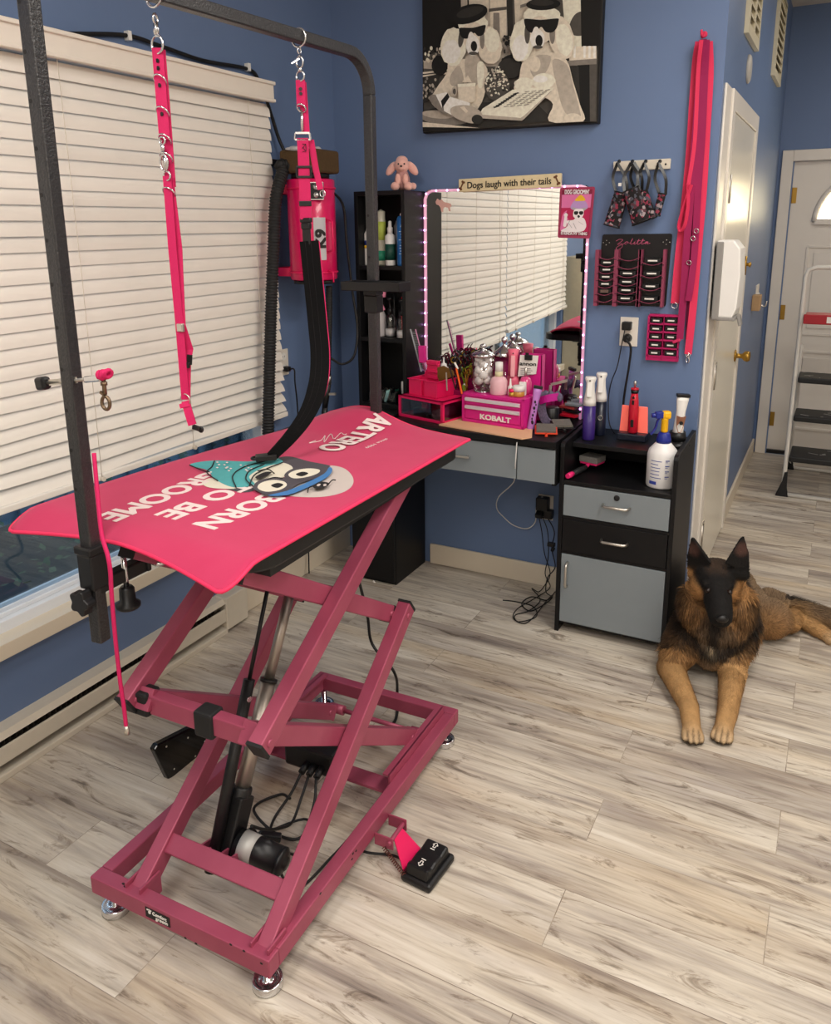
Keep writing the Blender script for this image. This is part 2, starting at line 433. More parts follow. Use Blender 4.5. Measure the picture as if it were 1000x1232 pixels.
for zz in (1.77, 1.0, .25):
    h = MB(); h.cyl((FX0-.004, YF+.012, zz-.05), (FX0-.004, YF+.012, zz+.05), .008, n=10); h.box((FX0, YF+.016, zz-.05), (FX0+.03, YF+.021, zz+.05)); build(h, 'hinge', M_brass, d)
build(MB().box((FX0, YF-.004, .004), (FX1, YF+.02, .03)), 'threshold', M_blackp, d)
c = MB(); c.box((FX0-.075, YF-.02, 0), (FX0-.008, YF, FZ+.07)); c.box((FX1+.008, YF-.02, 0), (FX1+.075, YF, FZ+.07)); c.box((FX0-.008, YF-.02, FZ), (FX1+.008, YF, FZ+.07))
struct(c, 'trim_2', M_white, bevel=.004)
# window: frame with tracks, mullion, sill, glass
M_vinyl = mat('white_vinyl', '#dfe3e8', .3, var=.02)
wf = MB(); xg = XL-.09
wf.box((XL-.13, WY0, WZ0), (XL-.03, WY1, WZ0+.04))
for k in range(3): wf.box((XL-.125+k*.032, WY0, WZ0+.04), (XL-.115+k*.032, WY1, WZ0+.055))
wf.box((XL-.13, WY0, WZ1-.05), (XL-.04, WY1, WZ1)); wf.box((XL-.13, WY0, WZ0), (XL-.04, WY0+.05, WZ1)); wf.box((XL-.13, WY1-.05, WZ0), (XL-.04, WY1, WZ1)); wf.box((XL-.12, 1.10, WZ0), (XL-.05, 1.17, WZ1))
win = struct(wf, 'window_1', M_vinyl, bevel=.003)
build(MB().box((xg-.003, WY0+.05, WZ0+.05), (xg+.003, WY1-.05, WZ1-.05)), 'window_glass', pane_mat('window_glass', (.9, .94, .95), .07), win)
sl = MB(); sl.box((XL+.0, WY0-.05, WZ0-.045), (XL+.035, WY1+.05, WZ0+.004)); sl.box((XL-.035, WY0+.001, WZ0+.0005), (XL+.002, WY1-.001, WZ0+.004)); struct(sl, 'trim_3', M_trim, bevel=.006)

# ------------------------------------------------------------------ outdoors beyond the glass
M_ground = mat('outdoor_ground', '#2f3b38', .9, var=.5, scale=6, col2='#3d4a4f')
struct(MB().box((-9, -6, -.5), (XL-.16, 8, -.4)), 'ground_outside', M_ground)  # outdoor ground below the window, not a trim
M_siding = mat('blue_grey_siding', '#6a8496', .7, var=.06)
sd = MB(); sd.box((-5.1, -6, -.4), (-5.0, 8, 2.6))
for k in range(70): sd.box((-5.0, -6+k*.2, -.4), (-4.975, -5.88+k*.2, 2.6))
struct(sd, 'wall_neighbour', M_siding)
hb = MB()
for k in range(1500):
    p = V((-2.9-random.random()*1.4, -3+random.random()*7.5, -.4+random.random()*.55)); a = random.random()*6.3
    u = V((cos(a), sin(a), random.uniform(-.5, .8)))*.05; q = V((-sin(a), cos(a), random.uniform(-.3, .3)))*.02
    hb.add([p-q*.2, p+u*.5-q, p+u, p+u*.5+q], [(0, 1, 2, 3)])
o = build(hb, 'garden_plants', mat('outdoor_leaves', '#3c5a44', .6, var=.4, scale=5)); tag(o, 'dark green low plants seen through the window glass below the blind', 'plants'); o['kind'] = 'stuff'

# ------------------------------------------------------------------ blinds
def blind(y0, y1, label, ztop, zbot, skew, loc):
    t = thing('window_blind', label, 'blind', loc, 'window blinds')
    hd = MB(); hd.box((XL+.002, y0-.002, ztop), (XL+.075, y1-.01, ztop+.066)); hd.box((XL+.06, y0-.002, ztop-.006), (XL+.082, y1-.008, ztop+.006)); hd.box((XL+.06, y0-.002, ztop+.057), (XL+.084, y1-.008, ztop+.07))
    build(hd, 'headrail_valance', mat('cream_valance', '#ebe3d8', .45, var=.02), t, bevel=.003)
    sm = MB(); n = int((ztop-zbot-.02)/.0445)
    for k in range(n):
        f = k/(n-1); z = ztop-.01-(k+.5)*.0445
        tilt = radians(76 - 16*max(0, f-.72)/.28 + random.uniform(-2.5, 2.5)); yaw = random.uniform(-.002, .002)
        P = []
        for i in range(9):
            yy = y0+(y1-y0)*i/8; row = []
            dz = skew*(f**1.5)*(1-(yy-y0)/(y1-y0)) + (.004*sin(i*1.3+k) if f > .75 else 0)
            droop = radians(14)*max(0, f-.7)/.3*max(0, (i-4)/4)
            for j in range(5):
                u = (j-2)/2; w_ = .0255
                bow = .004*(1-u*u)
                tt = tilt-droop
                row.append(V((XL+.036+u*w_*cos(tt)+bow*sin(tt), yy, z+dz-u*w_*sin(tt)+bow*cos(tt))))
            P.append(row)
        o1 = len(sm.v); sm.grid(P)
        sm.grid([[p+V((-.0016*sin(tilt), 0, -.0016*cos(tilt))) for p in r] for r in P])
    build(sm, 'slats', M_blind, t, fix=False)
    br = MB(); ze = ztop-.01-n*.0445-.012
    br.bar((XL+.036, y0, ze+skew), (XL+.036, y1, ze), .05, .022); build(br, 'bottom_rail', M_blind, t, bevel=.004)
    cd = MB()
    for i in range(4):
        yy = y0+(y1-y0)*(.1+.8*i/3)
        dz = skew*(1-(yy-y0)/(y1-y0))
        for dx in (.007, .062): cd.tube([(XL+dx, yy, ztop), (XL+dx+.002, yy+.004, (ztop+ze)/2), (XL+dx, yy, ze+dz)], .0011, 5)
        cd.cyl((XL+.062, yy, ze-.004+dz), (XL+.072, yy, ze-.004+dz), .008, n=10)
    cd.tube(catmull([(XL+.075, y0+.22, ztop), (XL+.076, y0+.225, 1.7), (XL+.075, y0+.2, 1.2), (XL+.078, y0+.22, 1.0)]), .0016, 5)
    build(cd, 'ladder_cords', mat('blind_cord', '#d3c9ba', .8), t)
    return t
blind(1.128, 2.715, 'wide ivory slatted blind closed over the window behind the pink grooming table', 2.082, .80, 0, (XL+.036, 1.98, .80))
blind(-.25, 1.118, 'second ivory slatted blind at the far left, hanging crooked, seen in the mirror', 2.082, .86, .06, (XL+.036, .43, .86))
# ------------------------------------------------------------------ baseboard heater
M_heat = mat('heater_enamel', '#cfc6b6', .4, var=.05)
t = thing('baseboard_heater', 'long cream baseboard heater running along the floor under the window', 'heater', (XL+.035, .6, 0))
h = MB(); ya, yb = -1.4, 2.24
h.box((XL, ya, .02), (XL+.012, yb, .145)); h.box((XL, ya, .137), (XL+.05, yb, .147))
h.add([(XL+.05, ya, .147), (XL+.062, ya, .128), (XL+.062, yb, .128), (XL+.05, yb, .147), (XL+.05, ya, .143), (XL+.058, ya, .128), (XL+.058, yb, .128), (XL+.05, yb, .143)], [(0, 1, 2, 3), (4, 7, 6, 5), (0, 4, 5, 1), (3, 2, 6, 7)])
build(h, 'top_cover', M_heat, t)
h = MB(); h.box((XL+.052, ya, .05), (XL+.062, yb, .104)); build(h, 'front_cover', M_heat, t, bevel=.003)
h = MB(); h.box((XL+.0, ya, .0), (XL+.068, yb, .022)); build(h, 'bottom_lip', M_heat, t, bevel=.003)
h = MB()
for k in range(180): h.box((XL+.014, ya+.01+k*.02, .045), (XL+.046, ya+.012+k*.02, .125))
h.cyl((XL+.03, ya, .085), (XL+.03, yb, .085), .01, n=8); build(h, 'heating_fins', mat('dark_fins', '#3a352f', .6), t)
h = MB(); h.box((XL, yb, .012), (XL+.066, yb+.13, .15)); build(h, 'end_cap', M_heat, t, bevel=.004)
# ------------------------------------------------------------------ grooming table (double scissor lift)
TT = place((-1.183, 1.532, 0), 1.4)
def tp(x, y, z): return TT @ V((x, y, z))
gt = thing('grooming_table', 'pink scissor-lift grooming table with a black tabletop standing on the plank floor', 'grooming table', (-1.183, 1.532, 0))
HX, HY = .2595, .497
b = MB(TT)
ZT, ZB = .112, .066
b.box((-HX, -HY, ZB), (HX, -HY+.036, ZT)); b.box((-HX, HY-.034, ZB), (HX, HY, ZT)); b.box((-HX, -HY+.036, ZB), (-HX+.034, HY-.034, ZT)); b.box((HX-.034, -HY+.036, ZB), (HX, HY-.034, ZT))
build(b, 'base_frame', M_pinkmetal, gt, bevel=.003)
b = MB(TT)
for s in (-1, 1): b.box((s*(HX-.036)-.003, .1, ZT-.008), (s*(HX-.036)+.003, HY-.04, ZT+.022)); b.box((s*(HX-.036), .1, ZT+.016), (s*(HX-.056), HY-.04, ZT+.022))
build_each(b, 'roller_track', M_pinkmetal, gt)
b = MB(TT); b.box((-HX+.03, .10, ZB+.004), (HX-.03, .155, ZB+.012)); build(b, 'cross_strap', M_pinkmetal, gt)
for sx in (-1, 1):
    for sy in (-1, 1):
        f = MB(TT); c = (sx*(HX-.035), sy*(HY-.035))
        f.lathe([(.031, 0), (.034, .003), (.034, .019), (.031, .022), (.026, .019), (.010, .019), (.009, .066)], (c[0], c[1], 0), n=28); build(f, 'levelling_foot', M_chrome, gt)
def arm(p, q, name='scissor_arm', w=.036, h=.046, ext=.03, capm=None):
    p, q = V(p), V(q); d = (q-p).normalized(); m = MB(TT)
    m.bar(p-d*ext, q+d*ext, w, h); o = build(m, name, M_pinkmetal, gt, bevel=.003)
    m = MB(TT)
    for e in (p, q): m.cyl(e-V((.022, 0, 0)), e+V((.022, 0, 0)), .009, n=6)
    build_each(m, 'pivot_bolt', M_pinkmetal, o)
    m = MB(TT); m.bar(q+d*(ext-.004), q+d*(ext+.004), w+.002, h+.002); m.bar(p-d*(ext-.004), p-d*(ext+.004), w+.002, h+.002)
    build_each(m, 'end_cap', capm or M_rubber, o, bevel=.001)
    return o
LO, LI = .226, .188
A0, A1 = (-.455, .095), (.19, .575)
B0, B1 = (-.43, .585), (.20, .952)
C0, C1 = (-.40, .572), (.28, .132)
D0, D1 = (-.42, .945), (.165, .585)
for s in (-1, 1):
    lo, li = (LO, LI) if s > 0 else (-.135, -.097)
    arm((lo, *A0), (lo, *A1)); arm((lo, *B0), (lo, *B1), ext=.02)
    arm((li, *C1), (li, *C0), capm=M_pinkmetal); arm((li, *D1), (li, *D0), ext=.01)
    m = MB(TT); m.cyl((li-.012, C1[0]+.05, C1[1]-.018), (li+.035, C1[0]+.05, C1[1]-.018), .015); m.bar((li, C1[0]+.02, C1[1]-.012), (li, C1[0]+.055, C1[1]-.018), .012, .02); build(m, 'roller', M_pinkmetal, gt)
    m = MB(TT)
    for k in (-1, 1): m.box((lo+k*.022-.003, A0[0]-.03, ZB), (lo+k*.022+.003, A0[0]+.035, .125))
    build_each(m, 'pivot_bracket', M_pinkmetal, gt, bevel=.002)
m = MB(TT); t_ = .13; yy, zz = A0[0]+t_*(A1[0]-A0[0]), A0[1]+t_*(A1[1]-A0[1])
dA = V((0, A1[0]-A0[0], A1[1]-A0[1])).normalized()
m.cyl((-.10, C1[0]+.05, C1[1]-.018), (LI, C1[0]+.05, C1[1]-.018), .007); build(m, 'roller_axle', M_pinkmetal, gt); m = MB(TT)
m.bar((-.135+.012, yy, zz), (LO-.012, yy, zz), .045, .028, up=(0, -dA.z, dA.y)); build(m, 'lower_crossbar', M_pinkmetal, gt, bevel=.003)
m = MB(TT); m.bar((-.097+.01, C0[0]-.012, C0[1]+.004), (LI-.01, C0[0]-.012, C0[1]+.004), .03, .046); cb = build(m, 'middle_crossbar', M_pinkmetal, gt, bevel=.003)
m = MB(TT); m.box((.045, C0[0]-.034, C0[1]-.028), (.095, C0[0]+.01, C0[1]+.032)); build(m, 'rubber_bumper', M_rubber, cb, bevel=.006)
m = MB(TT); m.box((-.097-.03, C0[0]-.035, C0[1]-.026), (-.097+.01, C0[0]+.012, C0[1]+.03)); build(m, 'rubber_bumper', M_rubber, cb, bevel=.006)
k = .66; uy, uz = D1[0]+k*(D0[0]-D1[0]), D1[1]+k*(D0[1]-D1[1])
uy, uz = -.03, .70
m = MB(TT); m.bar((-.097+.01, uy, uz+.01), (LI-.01, uy, uz+.01), .036, .04); build(m, 'upper_crossbar', M_pinkmetal, gt, bevel=.003)
m = MB(TT)
for xx in (-.04, -.015, .02, .05): m.bar((xx, yy, zz-.005), (xx, yy+.09, zz-.03), .005, .045)
build_each(m, 'actuator_bracket', M_pinkmetal, gt)
# linear actuator
p0, p1 = V((.0, -.32, .12)), V((.02, uy, uz)); d = (p1-p0).normalized()
M_alu = mat('brushed_aluminium', '#b4aca2', .45, 1, var=.03, scale=20)
ac = MB(TT); ac.cyl(p0+d*.13, p0+d*.42, .019, n=24); ac.cyl(p0+d*.42, p0+d*.428, .022, n=24, mi=1)
ao = build(ac, 'actuator_tube', [M_alu, M_blackp], gt)
m = MB(TT); m.cyl(p0+d*.42, p1, .013, n=20); build(m, 'piston_rod', M_alu, ao)
sd, u_, _ = frame_of(d)
m = MB(TT); m.bar(p0+d*.0, p0+d*.15, .052, .05); m.cyl(p0+d*.1, p0+d*.17, .025, n=20); m.bar(p0+d*-.02, p0+d*.02, .03, .03); build(m, 'gearbox', M_blackp, ao, bevel=.005)
q0 = p0+d*.05+V((.028, -.005, 0)); q1 = q0+V((.115, .012, -.02)); e_ = (q1-q0).normalized()
m = MB(TT); m.cyl(q0, q1, .033, n=28); m.lathe([(.034, 0), (.034, .008), (.026, .014), (.016, .015), (.015, .02), (0, .021)], q1-e_*.004, axis=e_, n=28); build(m, 'motor', M_blackp, ao)
m = MB(TT); m.cyl(q0+e_*.012, q0+e_*.05, .0336, n=28); build(m, 'rating_label', mat('silver_label', '#b9b8b4', .5, .3), ao)
# gas strut
g0, g1 = V((-.012, -.36, .11)), V((-.006, -.085, .735)); gd = (g1-g0).normalized(); gl = (g1-g0).length
m = MB(TT); m.cyl(g0, g0+gd*gl*.66, .0145, n=18); go_ = build(m, 'gas_strut', M_blackp, gt)
m = MB(TT); m.cyl(g0+gd*gl*.66, g1, .0052, n=12); build(m, 'strut_rod', M_blackp, go_)
m = MB(TT); m.cyl(g0+gd*gl*.6+V((.014, -.006, 0)), g0+gd*gl*.6+V((.017, -.007, 0)), .007, n=14); build(m, 'screw', M_chrome, go_)
# control box
bx = MB(TT); bx.box((-.11, .075, ZB+.013), (.055, .16, ZB+.085)); co = build(bx, 'control_box', M_blackp, gt, bevel=.008)
bx = MB(TT)
for kx in (-.03, -.005, .02): bx.cyl((kx, .076, ZB+.04), (kx, .045, ZB+.03), .01, n=12)
build_each(bx, 'plug', M_blackp, co)
cb_ = MB(TT)
def cab(pts, r=.0035): cb_.tube(catmull(pts, 8), r, 7)
cab([(-.03, .045, ZB+.03), (-.035, -.0, .06), (-.05, -.06, .02), (.0, -.17, .05), (.02, -.24, .15), (.04, -.3, .17)], .004)
cab([(-.005, .045, ZB+.03), (.0, 0, .06), (.01, -.06, .03), (.02, -.12, .06), (.03, -.2, .12), (.045, -.27, .19)], .004)
cab([(.02, .045, ZB+.03), (.04, -.0, .05), (.05, -.08, .01), (-.02, -.1, .012), (-.13, -.05, .012), (-.1, .03, .01), (-.04, .0, .04)], .004)
cab([(-.02, -.2, .08), (-.05, -.12, .012), (.03, -.02, .012), (.1, -.13, .012), (.06, -.22, .1), (.02, -.28, .16)], .0035)
cab([(.1, -.27, .14), (.14, -.24, .02), (.16, -.1, .008), (.17, .0, .008), (.2, .07, .02), (.2, .02, .02), (.22, -.05, .012), (.3, -.03, .01), (.36, -.04, .02)], .0035)
build_each(cb_, 'cable', M_cord, gt)
m = MB(TT); m.bar((-.0, -.2, .075), (.02, -.17, .085), .03, .022); m.bar((.045, -.24, .14), (.09, -.215, .13), .02, .018); build_each(m, 'cable_connector', M_blackp, gt, bevel=.004)
m = MB(); m.tube(catmull([at(421, 700, 1, 2.05)+V((0, .05, 0)), at(442, 740, 1, 2.1), at(448, 775, 1, 2.12), at(474, 808, 1, 2.1), at(478, 835, 2, .02), at(475, 868, 2, .006), at(450, 880, 2, .006)], 8), .005, 8); build(m, 'power_cord', M_cord, gt)
# maker's plate on the front of the base
pl_ = MB(TT); y_ = -HY-.0012; pl_.box((-.085, y_, .077), (-.012, y_+.002, .103)); po = build(pl_, 'name_plate', M_ink, gt)
tx = MB(); cx = TT @ V((-.042, y_, .0945)); ex = (TT.to_3x3() @ X); text_mb('Comfort', cx, ex, Z, .0085, bold=.012, mb=tx, width=.042); text_mb('groom', TT @ V((-.036, y_, .0845)), ex, Z, .0085, bold=.012, mb=tx, width=.036)
tx.prism([(.004*cos(a*pi/6), .0045*sin(a*pi/6)) for a in range(12)], TT @ V((-.072, y_, .093)), ex, Z, (0, -.0006, 0))
for a in range(3): tx.prism([(.0022*cos(k*pi/4), .0022*sin(k*pi/4)) for k in range(8)], TT @ V((-.078+.005*a, y_, .0985+.001*(a == 1))), ex, Z, (0, -.0006, 0))
build(tx, 'lettering', M_paper, po)
# chips in the paint
ch = MB(TT); 
for (xx, zz_) in ((.16, .111), (.195, .111), (.06, .067), (.03, .068), (.24, .1)): ch.ell((xx, -HY, zz_), (.004, .0012, .0025), n=8, m=6)
for (yy_, zz_) in ((-.16, .09), (-.14, .098), (-.155, .102), (-.3, .1115)): ch.ell((HX, yy_, zz_), (.0012, .004, .003), n=8, m=6)
for p in ((-.17, -.478), (-.16, -.482), (-.165, -.474)): ch.ell((p[0], p[1], ZT), (.006, .003, .001), n=8, m=6)
build_each(ch, 'paint_chip', M_ink, gt)
# tabletop
bd = MB(); x0, x1, y0, y1, r = -1.50, -.92, 1.09, 2.03, .07; poly = []
for cx_, cy_, a0 in ((x1-r, y0+r, -90), (x1-r, y1-r, 0), (x0+r, y1-r, 90), (x0+r, y0+r, 180)):
    for k in range(9): a = radians(a0+k*90/8); poly.append((cx_+r*cos(a), cy_+r*sin(a)))
bd.prism(poly, (0, 0, .952), X, Y, (0, 0, .037)); top_ = build(bd, 'tabletop', M_blackp, gt, bevel=.006)
m = MB(TT)
for lo in (-.135, LO): m.bar((lo, -.40, .945), (lo, .42, .945), .04, .016)
build_each(m, 'top_rail', M_blackp, gt)
# foot pedal hinged to the right rail
P = [at(481, 1060, 2, 0), at(517, 1078, 2, 0), at(548, 1036, 2, 0)]
ctr = V((-.79, 1.512, 0)); ax = (P[2]-P[1]).normalized(); ax.z = 0; ang = math.degrees(math.atan2(ax.y, ax.x))
ctr = (P[0]+P[2])/2
TP = place(ctr, ang); L_ = (P[2]-P[1]).length/2; W_ = (P[1]-P[0]).length/2
m = MB(TP); m.box((-L_, -W_, 0), (L_, W_, .022)); fp = build(m, 'foot_pedal', M_blackp, gt, bevel=.008)
m = MB(TP); prof = [(-L_+.008, .02), (L_-.008, .02), (L_-.014, .05), (L_*.25, .044), (-.01, .047), (-L_*.45, .044), (-L_+.014, .052)]
m.prism([(p[0], p[1]) for p in prof], (0, -W_+.012, 0), X, Z, (0, 2*W_-.024, 0)); build(m, 'rocker', M_blackp, fp, bevel=.006)
m = MB(TP)
m.add([], [])
for s, cx_ in ((1, L_*.55), (-1, -L_*.5)):
    zc = .0485 if s > 0 else .05
    arrow = [(0, .013), (.009, .003), (.004, .003), (.004, -.008), (-.004, -.008), (-.004, .003), (-.009, .003)]
    arrow = [(a*.8, s*b_*.8) for a, b_ in arrow]
    for i in range(7):
        p, q = arrow[i], arrow[(i+1) % 7]
        m.bar((cx_+p[1], -p[0], zc), (cx_+q[1], -q[0], zc), .0016, .0012)
    m.bar((cx_-s*.013, -.006, zc), (cx_-s*.013, .006, zc), .002, .0012)
build_each(m, 'arrow_mark', M_paper, fp, gap=.012)
hp = tp(HX, .03, .06)
m = MB(); e1 = TP @ V((L_*.55, W_, .015)); e2 = TP @ V((-L_*.75, W_, .015)); h1 = tp(HX+.045, .01, .065); h2 = tp(HX+.045, -.03, .065)
m.add([e1, e2, h2, h1, e1+V((0, 0, .006)), e2+V((0, 0, .006)), h2+V((0, 0, .006)), h1+V((0, 0, .006))], [(0, 1, 2, 3), (4, 7, 6, 5), (0, 4, 5, 1), (1, 5, 6, 2), (2, 6, 7, 3), (3, 7, 4, 0)])
build(m, 'pedal_plate', M_hot, gt)
m = MB(TT)
for yy_ in (-.05, .025): m.box((HX, yy_, .045), (HX+.055, yy_+.004, .08))
m.cyl((HX+.045, -.056, .066), (HX+.045, .035, .066), .006, n=12); build(m, 'pedal_hinge', M_pinkmetal, gt, bevel=.002)
s0, s1 = tp(HX+.03, -.055, .05), TP @ V((-L_*.95, W_*.7, .02)); cp = []
for k in range(90):
    f = k/89; p = s0.lerp(s1, f); sd, u_, _ = frame_of(s1-s0); a = k*2*pi/6; cp.append(p+(sd*cos(a)+u_*sin(a))*.005)
m = MB(); m.tube(cp, .0013, 5); build(m, 'return_spring', mat('rusty_spring', '#6b3a33', .5, .6, var=.3), gt)

# ------------------------------------------------------------------ mat on the tabletop
def sstep(a, b, x):
    t = min(1, max(0, (x-a)/(b-a))); return t*t*(3-2*t)
def mat_h(x, y):
    """height of the mat: lifted over the rear clamp, sagging past the ends of the tabletop"""
    h = .046*math.exp(-((x+1.30)/.13)**2)*sstep(1.90, 2.06, y)
    return h
def mat_pt(u, v, dz=0):
    NL, NR, FL, FR = V((-1.565, 1.02, 0)), V((-.91, .992, 0)), V((-1.435, 2.10, 0)), V((-.908, 2.085, 0))
    a = NL.lerp(NR, v); c = FL.lerp(FR, v); p = a.lerp(c, u)
    p.x -= .03*sin(pi*u)*(1-v)
    p.y += .01*sin(pi*v)*(u**3) + .045*sin(pi*v)*((1-u)**12)
    z = 1.0+mat_h(p.x, p.y)
    if u < .075: z -= .036*((.075-u)/.075)**1.3*(.45+.55*abs(2*v-1)**1.3)
    if u > .93: z -= .014*((u-.93)/.07)**2*max(0, v-.3)/.7
    if v < .03: z -= .008*((.03-v)/.03)
    return V((p.x, p.y, z+dz))
def at_mat(px, py, lift=0):
    z = 1.0
    for _ in range(6): q = at(px, py, 2, z); z = 1.0+mat_h(q.x, q.y)+lift
    return at(px, py, 2, z)
def drape(m):
    m.v = [V((p.x, p.y, p.z+mat_h(p.x, p.y))) for p in m.v]; return m
gp, nu, nv = [], 60, 32
def shrink(u):
    r = .05
    if u < r: return r*.9-math.sqrt(max(0, (r*.9)**2-((r-u)*.9)**2))
    if u > 1-r: return r*1.6-math.sqrt(max(0, (r*1.6)**2-((u-1+r)*1.6)**2))
    return 0
us = [0, .004, .01, .018, .028, .04]+[.05+.9*i/(nu-13) for i in range(nu-12)]+[.96, .972, .982, .99, .996, 1]
top = []; 
for u in us:
    s_ = shrink(u); row = [s_+(1-2*s_)*j/nv for j in range(nv+1)]; top.append((u, row))
mm = MB(); n1, n2 = len(us), nv+1
tops = [mat_pt(u, v) for u, row in top for v in row]; bots = [mat_pt(u, v, -.007) for u, row in top for v in row]
fs = []
for i in range(n1-1):
    for j in range(n2-1): a = i*n2+j; fs.append((a, a+1, a+n2+1, a+n2)); o_ = n1*n2; fs.append((o_+a, o_+a+n2, o_+a+n2+1, o_+a+1))
o_ = n1*n2
edge = [j for j in range(n2)]+[i*n2+n2-1 for i in range(1, n1)]+[(n1-1)*n2+j for j in range(n2-2, -1, -1)]+[i*n2 for i in range(n1-2, 0, -1)]
for a, c in zip(edge, edge[1:]+edge[:1]): fs.append((a, o_+a, o_+c, c))
mm.add(tops+bots, fs, 0, True)
M_mat = mat('pink_neoprene_mat', '#b92654', .85, var=.1, scale=14, bump=.12, bscale=260, sheen=.1, col2='#c43460')
tm = build(mm, 'table_mat', M_mat); tag(tm, 'pink rubber-backed mat printed with a goggled dog lying over the grooming tabletop', 'mat')
M_piping = mat('mat_edge_stitching', '#e8305f', .7)
es = MB(); es.tube([mat_pt(u, v, -.003)+V((0, 0, 0)) for u, row in ((0, top[0][1]),) for v in row]+[mat_pt(u, row[-1], -.003) for u, row in top[1:]]+[mat_pt(1, v, -.003) for v in top[-1][1][::-1]]+[mat_pt(u, row[0], -.003) for u, row in top[::-1][1:-1]], .0042, 6, closed=True); build(es, 'bound_edge', M_piping, tm)
ZM = 1.0
M_print = mat('mat_print_white', '#e6d3d0', .8, var=.06)
RD, UPR = V((0, -1, 0)), X
def ml(t, a, c, h, w=None, bold=.028, shear=0, lift=.0004): 
    a, c = V(a), V(c); a.z = c.z = ZM; tx = MB(); text_mb(t, ((a+c)/2).to_3d(), c-a, V((0, 0, 1)).cross(c-a), h, depth=.0004, bold=bold, width=w or (c-a).length, mb=tx, lift=lift, shear=shear); drape(tx); build(tx, 'printed_lettering', M_print, tm)
ml('BORN', (-1.105, 1.385, ZM), (-1.118, 1.16, ZM), .062, bold=.028)
ml('TO BE', (-1.22, 1.425, ZM), (-1.231, 1.165, ZM), .062, bold=.028)
ml('GROOME', (-1.343, 1.465, ZM), (-1.335, 1.10, ZM), .062, bold=.028)
ml('ARTERO', at_mat(462, 508), at_mat(390, 543), .07, bold=.03, lift=.0035)
sg = catmull([at_mat(x, y, .0012) for x, y in ((438, 515), (428, 519), (424, 518), (415, 523), (410, 521), (402, 528), (398, 522), (390, 532), (391, 524), (386, 530), (372, 533), (380, 530))], 5)
tx = MB(); tx.tube(sg, .0012, 4); build(tx, 'printed_signature', M_print, tm)
ml('since 1909', at_mat(466, 528), at_mat(440, 539), .012, bold=0)
art_m = [mat('print_teal', '#4fa3a6', .8, var=.12, scale=60), mat('print_pale_grey', '#c2b6b0', .8, var=.05), mat('print_charcoal', '#4c474d', .8), mat('print_cream', '#dcd5c3', .8), mat('print_black', '#1d1a1c', .8), mat('print_blue', '#3f74ad', .8), M_print]
ar = MB(); lay = [0]
def shape(pts, mi, smooth_n=5, raw=False):
    lay[0] += 1; z = ZM+.0003+.00022*lay[0]
    P = [at(x, y, 2, z) for x, y in pts]
    if not raw: P = catmull(P, smooth_n, closed=True)
    area = sum(P[i].x*P[(i+1) % len(P)].y-P[(i+1) % len(P)].x*P[i].y for i in range(len(P)))
    if area < 0: P = P[::-1]
    ar.add(P, [tuple(range(len(P)))], mi)
def line(pts, r=.0014, mi=4):
    lay[0] += 1; z = ZM+.0003+.00022*lay[0]
    ar.strap(catmull([at(x, y, 2, z) for x, y in pts], 5), r*2, .0002, Z.cross(at(*pts[-1], 2, z)-at(*pts[0], 2, z)) if False else [Z.cross(V((1, .3, 0))) for _ in range((len(pts)-1)*5+1)], mi)
def curve(pts, r=.0016, mi=4):
    lay[0] += 1; z = ZM+.0001+.00022*lay[0]
    P = catmull([at(x, y, 2, z) for x, y in pts], 6); ar.tube([V((p.x, p.y, z-r*.6)) for p in P], r, 5, mi)
shape([(360, 566), (392, 560), (413, 563), (424, 573), (424, 584), (411, 593), (385, 598), (350, 597), (338, 592), (345, 580)], 1)
shape([(318, 556), (345, 549), (372, 555), (398, 561), (370, 566), (340, 570), (318, 580), (300, 592), (272, 588), (262, 578), (285, 570)], 2)
shape([(300, 560), (335, 556), (352, 562), (345, 572), (322, 582), (300, 586), (290, 576)], 3)
shape([(243, 580), (255, 575), (275, 580), (285, 587), (270, 588), (250, 586)], 3)
shape([(228, 559), (256, 554), (300, 555), (330, 551), (340, 556), (318, 562), (300, 573), (306, 583), (280, 586), (258, 576), (250, 566)], 0)
for k in range(16):
    x, y = random.uniform(250, 312), random.uniform(556, 568); shape([(x-1.6, y), (x, y-.8), (x+1.6, y), (x, y+.8)], 6, 2)
curve([(258, 554), (255, 561), (249, 568), (262, 578)]); curve([(330, 552), (312, 556), (292, 562), (280, 572), (284, 586)]); curve([(318, 558), (300, 566), (296, 576), (304, 584)])
curve([(340, 556), (322, 563), (306, 571), (300, 584)]); curve([(228, 559), (245, 566), (252, 567)])
shape([(307, 588), (311, 579), (325, 575), (348, 574), (368, 570), (392, 560), (396, 564), (390, 572), (362, 581), (342, 592), (322, 596)], 2)
shape([(322, 596), (345, 590.5), (368, 581), (390, 570), (396, 562), (400, 565), (394, 574), (371, 586), (346, 595.5)], 5, 3)
shape([(305, 588), (310, 579), (326, 575), (345, 577), (351, 583), (340, 591), (322, 594)], 2); shape([(342, 572), (352, 564), (372, 561), (389, 563), (388, 569), (372, 576), (352, 578)], 2)
shape([(310, 587), (314, 581), (327, 577.5), (341, 579), (345, 584), (336, 589.5), (320, 591.5)], 3); shape([(347, 571), (355, 566), (371, 563.5), (384, 565), (383, 569), (371, 573.5), (354, 575.5)], 3)
shape([(326, 584), (334, 581), (341, 583), (334, 587)], 4); shape([(356, 570.5), (364, 567.5), (371, 569.5), (363, 573)], 4)
shape([(307, 574), (318, 568), (327, 568.5), (314, 575.5)], 4)
curve([(310, 566), (322, 564), (330, 569)]); curve([(322, 576), (330, 574), (340, 575)])
shape([(377, 585), (384, 580), (393, 580), (396, 583), (389, 587), (380, 588)], 4)
